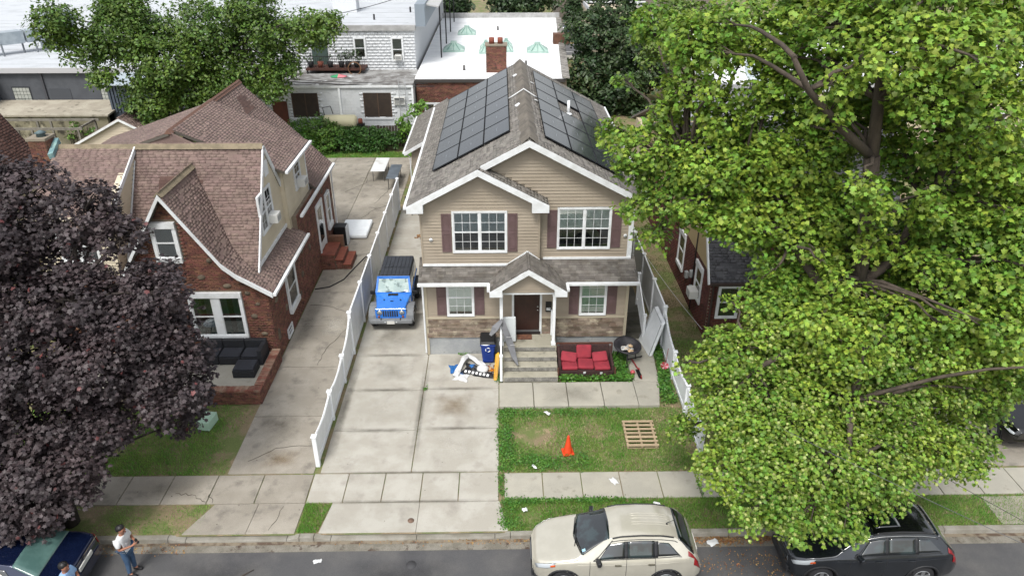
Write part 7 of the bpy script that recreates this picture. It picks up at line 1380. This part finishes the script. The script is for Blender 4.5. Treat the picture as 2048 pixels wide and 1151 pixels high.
# pallet
PA = thing('pallet', 'pale wooden pallet lying on the front lawn', 'pallet', (4.45, 18.3, 0)); wd = M('pallet_wood', '#a8967a', .85, '#96846a', 6, rnd=.12, grain=.12, stretch=(1, 6, 1))
for x in (4.0, 4.45, 4.9): MB().prism([(x-.03-.02, 18.93, .02), (x+.03-.02, 18.93, .02), (x+.03-.05, 17.68, .02), (x-.03-.05, 17.68, .02)], (0, 0, .09)).build('stringer', wd, PA)
for i in range(7): y = 17.72+i*.195; MB().obox((4.42+.02*i/6, y, .125), 1.02+random.uniform(-.01, .01), .1 if i in (0, 6) else .085, .022, (0, 0, random.uniform(-.01, .01))).build('deck_board', wd, PA)
for y in (17.75, 18.3, 18.85): MB().obox((4.43, y, .0), 1.0, .1, .02).build('bottom_board', wd, PA)
# loose litter
pap = M('paper_white', '#d0d2d2', .7)
def paper(label, c, w, d, rot, name='paper_sheet'): return tag(cloth(None, name, pap, c, w, d, .05, rot, 8, random.random()*6, .003, .7), label, 'litter')
paper('white paper sheet on the pavement in front of the pallet', (3.3, 16.25, .01), .17, .28, .5); paper('white paper scrap on the lawn below the front walk', (1.5, 19.45, .06), .12, .22, .7); paper('white paper scrap on the lawn edge near the pavement', (.95, 16.85, .06), .08, .2, .6); paper('small white paper scrap on the verge grass by the driveway', (.6, 15.1, .06), .14, .14, .3); paper('flattened white cup on the road left of the SUV', (-4.95, 13.55, -.145), .22, .12, .2); paper('white scrap on the verge behind the SUV roof', (4.4, 15.3, .05), .2, .08, -.4); paper('clear plastic bag in the gutter between the SUVs', (5.7, 14.0, -.12), .3, .2, .4)
tag(MB().tube([(-6.95, 12.95, -.14), (-6.8, 13.1, -.12), (-6.55, 13.3, -.13)], [.012, .016, .008], 5).build('fallen_stick', bark_g), 'thin brown stick lying on the road', 'stick')
tag(MB().lathe([(.0, .0), (.09, .0), (.09, .012), (.0, .014)], (-2.6, 14.8, .003), 16).build('valve_cover', M('rust_iron', '#6b5648', .8)), 'small round rusty valve cover in the apron', 'cover')
tag(MB().lathe([(.0, .0), (.14, .0), (.14, .006), (.0, .006)], (-2.45, 13.4, -.15), 18).build('road_cap', M('dark_iron', '#3c3c3e', .8)), 'round dark iron cap set in the road', 'cover')
# ---------------------------------------------------------------- left patio and driveway things
SF = thing('outdoor_sofa', 'black wicker sectional sofa on the brick patio', 'sofa', (-9.9, 22.3, .42)); rb = M('black_rattan', '#18191d', .7, '#202228', 10, grain=.15, bump=.6, bscale=70); cu = M('charcoal_cushion', '#24262d', .8, '#2a2d35', 5)
for a in (-11.05, -10.25, -9.45):
    MB().box(a, 21.95, .43, a+.78, 22.72, .72).build('base', rb, SF, bevel=.015); MB().box(a+.02, 21.97, .72, a+.76, 22.55, .8).build('seat_cushion', cu, SF, bevel=.03); MB().box(a, 22.56, .72, a+.78, 22.72, 1.1).build('backrest', rb, SF, bevel=.02)
MB().box(-8.82, 21.9, .43, -8.66, 22.72, 1.05).build('arm', rb, SF, bevel=.02)
OT = thing('ottoman', 'black wicker ottoman in front of the patio sofa', 'ottoman', (-9.15, 21.4, .42)); MB().box(-9.5, 21.12, .43, -8.75, 21.8, .72).build('base', rb, OT, bevel=.015); MB().box(-9.48, 21.14, .72, -8.77, 21.78, .79).build('cushion', cu, OT, bevel=.03)
GT = thing('glass_table', 'round glass table at the left of the patio sofa', 'table', (-11.1, 21.6, .42)); MB().lathe([(0, 0), (.38, 0), (.39, .012), (.38, .02), (0, .02)], (-11.05, 21.6, 1.0), 28).build('table_top', M('table_glass', '#8b979b', .08, coat=.8), GT)
for k in range(3): a = 2*math.pi*k/3; MB().tube([(-11.05+.1*math.cos(a), 21.6+.1*math.sin(a), 1.0), (-11.05+.3*math.cos(a), 21.6+.3*math.sin(a), .43)], .015, 6).build('leg', bm, GT)
UB = thing('utility_box', 'pale green utility box on the lawn of the brick house', 'box', (-9.7, 18.9, 0)); ug = M('mint_green', '#a3bfab', .6); MB().obox((-9.75, 19.1, .15), .42, .62, .34, (0, 0, -.15)).build('housing', ug, UB, bevel=.03); MB().obox((-9.75, 19.1, .34), .36, .56, .06, (.0, 0, -.15), .85).build('cover', ug, UB, bevel=.02)
FR = thing('mini_fridge', 'black mini fridge standing by the brick steps', 'fridge', (-8.0, 33.2, 0)); MB().box(-8.3, 33.0, 0, -7.72, 33.55, 1.0).build('cabinet', blk, FR, bevel=.02); MB().box(-7.72, 33.0, .02, -7.66, 33.55, .99).build('door', M('fridge_white', '#b9bcbe', .5), FR, bevel=.015)
W2 = thing('mattress', 'white mattress lying flat on the driveway behind the brick house', 'mattress', (-7.6, 34.7, 0)); MB().box(-8.3, 33.75, .03, -6.85, 35.8, .24).build('mattress_body', mw, W2, bevel=.07, seg=3)
MB().box(-8.26, 33.79, .13, -6.89, 35.76, .145).build('piping', M('piping_grey', '#8f9497'), W2)
def table(name, label, x0, y0, x1, y1, h, top, leg):
    T = thing(name, label, 'table', ((x0+x1)/2, y0, 0)); MB().box(x0, y0, h-.05, x1, y1, h).build('table_top', top, T, bevel=.02)
    for x in (x0+.1, x1-.1):
        for y in (y0+.25, y1-.25): MB().tube([(x, y, 0), (x, y, h-.05)], .02, 6).build('leg', leg, T)
    return T
table('folding_table', 'white folding table in the back driveway', -7.9, 42.0, -7.05, 44.5, .75, M('table_white', '#c9cbca', .5, '#a7a399', 1.4, lo=.55, hi=.7), M('steel_leg', '#6f7173', .4, metal=.6)); table('grey_table', 'dark grey table beside the white folding table', -6.78, 40.6, -6.1, 43.1, .78, M('table_grey', '#4b535b', .4, '#5b646c', 2), bm)
GRL = thing('covered_grill', 'black covered grill behind the main house', 'grill', (-4.8, 38.2, 0)); MB().obox((-4.7, 38.3, .5), .9, .6, .9, (0, 0, .3), .85).build('cover', blk, GRL, bevel=.06); MB().obox((-4.7, 38.3, 1.0), .8, .5, .2, (.1, .1, .3), .7).build('hood', blk, GRL, bevel=.06)
for i, (x, y) in enumerate(((-5.1, 37.3), (-4.7, 37.0))):
    C_ = thing('folding_chair', ['black folding chair against the fence by the grill', 'black folding chair nearest the main house wall'][i], 'chair', (x, y, 0)); MB().box(x-.2, y-.2, .4, x+.2, y+.2, .44).build('seat', blk, C_); MB().box(x-.2, y+.18, .44, x+.2, y+.22, .85).build('backrest', blk, C_)
    for a in (-.18, .18):
        for b in (-.18, .18): MB().bar((x+a, y+b, 0), (x+a, y+b, .42), .025).build('leg', bm, C_)
dl = M('dead_leaf', '#3d2820', .9, rnd=.3); 
cover('dead_leaves', 'brown dead leaves on the driveway beside the house corner', [((-4.2, 35.4, -3.2, 36.2), 90), ((-4.4, 33.6, -3.3, 34.6), 80)], 0, .2, lit, (.01, .03))
tag(MB().tube([(-8.3, 28.4, .03), (-7.7, 28.6, .03), (-7.2, 29.3, .03), (-6.9, 30.5, .03), (-6.6, 31.6, .03), (-5.85, 32.2, .03)], .025, 6).build('garden_hose', bm), 'black hose curving across the left driveway', 'hose')
# ---------------------------------------------------------------- by the white building
TK = thing('oil_tank', 'cream oil tank behind the hedge', 'tank', (-11, 49.2, 0)); MB().lathe([(.0, -1.15), (.35, -1.12), (.45, -1.0), (.45, 1.0), (.35, 1.12), (.0, 1.15)], (-11.0, 49.3, 1.75), 20, 'X').build('tank_shell', M('tank_cream', '#c9c2a0', .6), TK)
for x in (-11.8, -10.2): MB().box(x-.06, 49.0, 0, x+.06, 49.6, 1.4).build('leg', bm, TK)
MB().tube([(-12.0, 49.3, 2.1), (-12.1, 49.3, 2.7), (-11.6, 49.5, 2.75), (-11.5, 49.6, 2.2)], .03, 6).build('fill_pipe', bm, TK)
MC = thing('pump_set', 'small red and black machine beside the cream oil tank', 'machine', (-9.6, 49.3, 0)); MB().box(-9.85, 49.1, 1.2, -9.35, 49.5, 1.6).build('frame', blk, MC); MB().lathe([(0, -.15), (.18, -.12), (.18, .12), (0, .15)], (-9.6, 49.2, 1.8), 14, 'X').build('motor', M('terracotta', '#7a4334'), MC); MB().box(-9.75, 49.2, 0, -9.45, 49.4, 1.2).build('stand', bm, MC)
pot = M('pot_black', '#17181a', .7); tpot = M('terracotta', '#7a4334')
for i, x in enumerate((-13.6, -12.9, -12.2, -11.4, -10.9, -10.3)):
    T = thing('potted_plant', ['potted plant at the left end of the balcony', 'terracotta trough plant second from left on the balcony', 'potted plant left of the gap on the balcony', 'potted plant right of the gap on the balcony', 'tall bushy plant right of centre on the balcony', 'bushy plant at the right end of the balcony'][i], 'plant', (x, 53.6, 4.5), 'plants on the balcony'); MB().lathe([(.16, 4.5), (.23, 4.9), (.2, 4.9)], (x, 53.6, 0), 14).build('pot', tpot if i == 1 else pot, T)
    rr_ = (.28, .2, .22, .3, .5, .5)[i]; P, Nn = crown_points([(x, 53.6, 5.05+rr_*.6, rr_)], 900, .9, .15, 10, .4); V, F = leaves(P, Nn, .13*rng.uniform(.6, 1.2, len(P)), QUAD); o = link('foliage', npmesh(V, F), lf_dark, T); o['kind'] = 'stuff'
T = thing('potted_plant', 'potted plant on the worn lower roof left of the balcony', 'plant', (-15.4, 54, 4.12)); MB().lathe([(.35, 4.12), (.42, 4.5), (.38, 4.5)], (-15.4, 54, 0), 14).build('pot', pot, T); P, Nn = crown_points([(-15.4, 54, 4.75, .35)], 700, .9, .15, 10, .4); V, F = leaves(P, Nn, .15*rng.uniform(.6, 1.2, len(P)), QUAD); link('foliage', npmesh(V, F), lf_mid, T)['kind'] = 'stuff'
UM = thing('fallen_umbrella', 'red and green umbrella canopy lying on the worn lower roof', 'umbrella', (-11.4, 52.2, 4.12))
for k in range(8):
    a0, a1 = 2*math.pi*k/8, 2*math.pi*(k+1)/8; MB().add([(-11.4, 52.2, 4.32), (-11.4+.6*math.cos(a0), 52.2+.45*math.sin(a0), 4.16), (-11.4+.6*math.cos(a1), 52.2+.45*math.sin(a1), 4.16)], [(0,1,2)]).build('gore', M('gore_'+str(k // 3), ('#a84a55', '#2f8a5b', '#c4767c')[k // 3], .7), UM, solid=.01)
HP = thing('wire_hoop', 'round wicker hoop hanging below the balcony end', 'hoop', (-10.4, 53.1, 4.4)); MB().tube([(-10.4+.45*math.cos(t*.3142), 53.1, 4.5+.45*math.sin(t*.3142)) for t in range(21)], .04, 6, False).build('ring', M('cane', '#6f5138', .8), HP)
# ---------------------------------------------------------------- overhead cables
cb = M('cable_dark', '#2a2a2c', .6); cbl = M('cable_pale', '#a7a8a8', .5)
def cable(label, a, b, sag, r=.012, mat=None): 
    a, b = Vector(a), Vector(b); return tag(MB().tube([a.lerp(b, t/16)-Vector((0, 0, sag*4*(t/16)*(1-t/16))) for t in range(17)], r, 5).build('cable', mat or cb), label, 'cable')
cable('upper overhead cable crossing the dark SUV at lower right', (5.99, 12.0, 5.42), (9.4, 7.0, 6.36), .06, .006, M('cable_mid', '#5a5b5d', .4)); cable('lower overhead cable running over the dark SUV roof', (7.39, 12.3, 5.45), (9.4, 7.2, 6.45), .05, .005, cb)
cable('black cable sagging across the front of the white block building', (-22, 49.2, 5.2), (-4.5, 50.2, 3.9), .25, .03); cable('thin cable along the worn roof of the white block building', (-17, 49.0, 4.9), (-5, 50.5, 4.0), .12, .02); cable('pale cable between the right fence and the brick house', (6.15, 28.5, 1.75), (7.8, 24.0, .5), .1, .012, cbl); cable('thin cable above the roof of the grey upper storey', (-14, 54.5, 7.6), (-6, 66, 8.6), .3, .025)

# ---------------------------------------------------------------- people
skin_m = M('skin', '#8d5f4a', .55, '#96674f', 8); hair_m = M('black_hair', '#0d0b0b', .5)
def skin_obj(name, V, E, Rr, mat, parent, root=0, sub=2):
    me = bpy.data.meshes.new(name); me.from_pydata(V, E, []); o = link(name, me, mat, parent); k = o.modifiers.new('skin', 'SKIN'); k.use_smooth_shade = True
    for i, r in enumerate(Rr):
        d = me.skin_vertices[0].data[i]; d.radius = (r, r) if not hasattr(r, '__len__') else r; d.use_root = i == root
    s = o.modifiers.new('sub', 'SUBSURF'); s.levels = s.render_levels = sub; return o
def person(label, loc, rz, shirt, trousers, hgt=1.66, lean=.1):
    """figure facing +x in local space, looking down at a phone held in both hands"""
    P = thing('person', label, 'person', loc, None, rz); k = hgt/1.75
    V, E, Rr, ix = [], [], [], {}
    def pt(n, p, r, par=None):
        ix[n] = len(V); V.append(tuple(c*k for c in p)); Rr.append(tuple(c*k for c in r) if hasattr(r, '__len__') else r*k)
        if par: E.append((ix[par], ix[n]))
    pt('pelvis', (0, 0, .95), (.13, .16)); pt('waist', (.0, 0, 1.1), (.115, .15), 'pelvis'); pt('chest', (.02, 0, 1.3), (.12, .17), 'waist'); pt('neck0', (.03, 0, 1.45), (.075, .08), 'chest'); pt('neck', (.06, 0, 1.52), .055, 'neck0'); pt('head0', (.1, 0, 1.6), (.085, .075), 'neck'); pt('head1', (.1, 0, 1.69), (.09, .08), 'head0'); pt('crown', (.07, 0, 1.75), (.06, .06), 'head1'); pt('nose', (.2, 0, 1.61), .012, 'head0')
    for s, n in ((1, 'l'), (-1, 'r')):
        pt('sh'+n, (.02, s*.19, 1.4), .06, 'chest'); pt('el'+n, (.05, s*.26, 1.13), .042, 'sh'+n); pt('wr'+n, (.3, s*.09, 1.16), .028, 'el'+n); pt('pa'+n, (.37, s*.05, 1.2), (.02, .036), 'wr'+n)
        for f in range(4): pt('f%d%s' % (f, n), (.4+.012*f, s*(.05-.012), 1.19+.022*f), .0095, 'pa'+n); pt('g%d%s' % (f, n), (.425+.008*f, s*.01, 1.2+.024*f), .008, 'f%d%s' % (f, n))
        pt('t'+n, (.355, s*.03, 1.245), .011, 'pa'+n); pt('u'+n, (.385, s*.012, 1.275), .009, 't'+n)
        pt('hi'+n, (0, s*.09, .9), .09, 'pelvis'); pt('kn'+n, (.02, s*.1, .5), .06, 'hi'+n); pt('an'+n, (-.01, s*.1+s*.02, .09), .04, 'kn'+n); pt('to'+n, (.13, s*.13, .04), .035, 'an'+n); pt('ea'+n, (.08, s*.085, 1.63), .016, 'head0')
    skin_obj('body', V, E, Rr, skin_m, P)
    def wear(name, names, edges, infl, mat):
        m = {n: i for i, n in enumerate(names)}; return skin_obj(name, [V[ix[n]] for n in names], [(m[a], m[b]) for a, b in edges], [tuple(c+infl for c in Rr[ix[n]]) if hasattr(Rr[ix[n]], '__len__') else Rr[ix[n]]+infl for n in names], mat, P)
    sl = []
    for n in 'lr':
        a, b = Vector(V[ix['sh'+n]]), Vector(V[ix['el'+n]]); ix['sv'+n] = len(V); V.append(tuple(a.lerp(b, .8))); Rr.append(.05)
    wear('shirt', ['waist', 'pelvis', 'chest', 'neck0', 'shl', 'svl', 'shr', 'svr'], [('waist', 'pelvis'), ('waist', 'chest'), ('chest', 'neck0'), ('chest', 'shl'), ('shl', 'svl'), ('chest', 'shr'), ('shr', 'svr')], .022, shirt)
    wear('jeans', ['pelvis', 'hil', 'knl', 'anl', 'hir', 'knr', 'anr'], [('pelvis', 'hil'), ('hil', 'knl'), ('knl', 'anl'), ('pelvis', 'hir'), ('hir', 'knr'), ('knr', 'anr')], .016, trousers)
    for n in 'lr': a = Vector(V[ix['to'+n]]); MB().obox((a.x-.06, a.y, .045), .27*k, .095*k, .09*k).build('shoe', M('shoe_black', '#17171a', .6), P, bevel=.035, seg=3)
    h = Vector((.075*k, 0, 1.70*k)); m = MB(); m.grid(lambda u, v: tuple(h+Vector((math.sin(v*1.75)*math.cos(2*math.pi*u)*.105-.022, math.sin(v*1.75)*math.sin(2*math.pi*u)*.092, math.cos(v*1.75)*.085+(.0 if math.cos(2*math.pi*u) > .2 else -.03*v)))*1 if True else None), 24, 10); m.build('hair', hair_m, P, solid=.02)
    for s in (-1, 1): pebble(P, 'eye', (.178*k, s*.032*k, 1.635*k), .011, hair_m, (1, 1, 1), 5, 0)
    MB().obox((.188*k, 0, 1.575*k), .012, .05, .01).build('mouth', M('lip', '#6d3f38', .5), P)
    return P, k
def phone(label, P, k, rz, loc):
    o = MB().obox((0, 0, 0), .012, .075, .15, (0, -.5, 0)).build('phone', blk, None, bevel=.004); c, s = math.cos(rz), math.sin(rz); x, y, z = .43*k, 0, 1.27*k
    o.location = (loc[0]+x*c-y*s, loc[1]+x*s+y*c, loc[2]+z); o.rotation_euler = (0, 0, rz); tag(o, label, 'phone')
jeans = M('blue_jeans', '#2f4763', .9, '#3d5672', 5, grain=.15)
l1, l2 = (-9.68, 13.28, -.15), (-10.5, 12.15, -.15)
P, k = person('person in white T-shirt and blue jeans standing at the kerb looking at a phone', l1, -.15, M('white_tee', '#cfd0d0', .85, '#bcbdbe', 6), jeans); phone('black phone held by the person in white', P, k, -.15, l1)
P, k = person('person in light blue shirt at the bottom left looking at a phone', l2, -.2, M('blue_shirt', '#8fb2d8', .85, '#7f9fc4', 6), jeans); phone('black phone held by the person in light blue', P, k, -.2, l2)
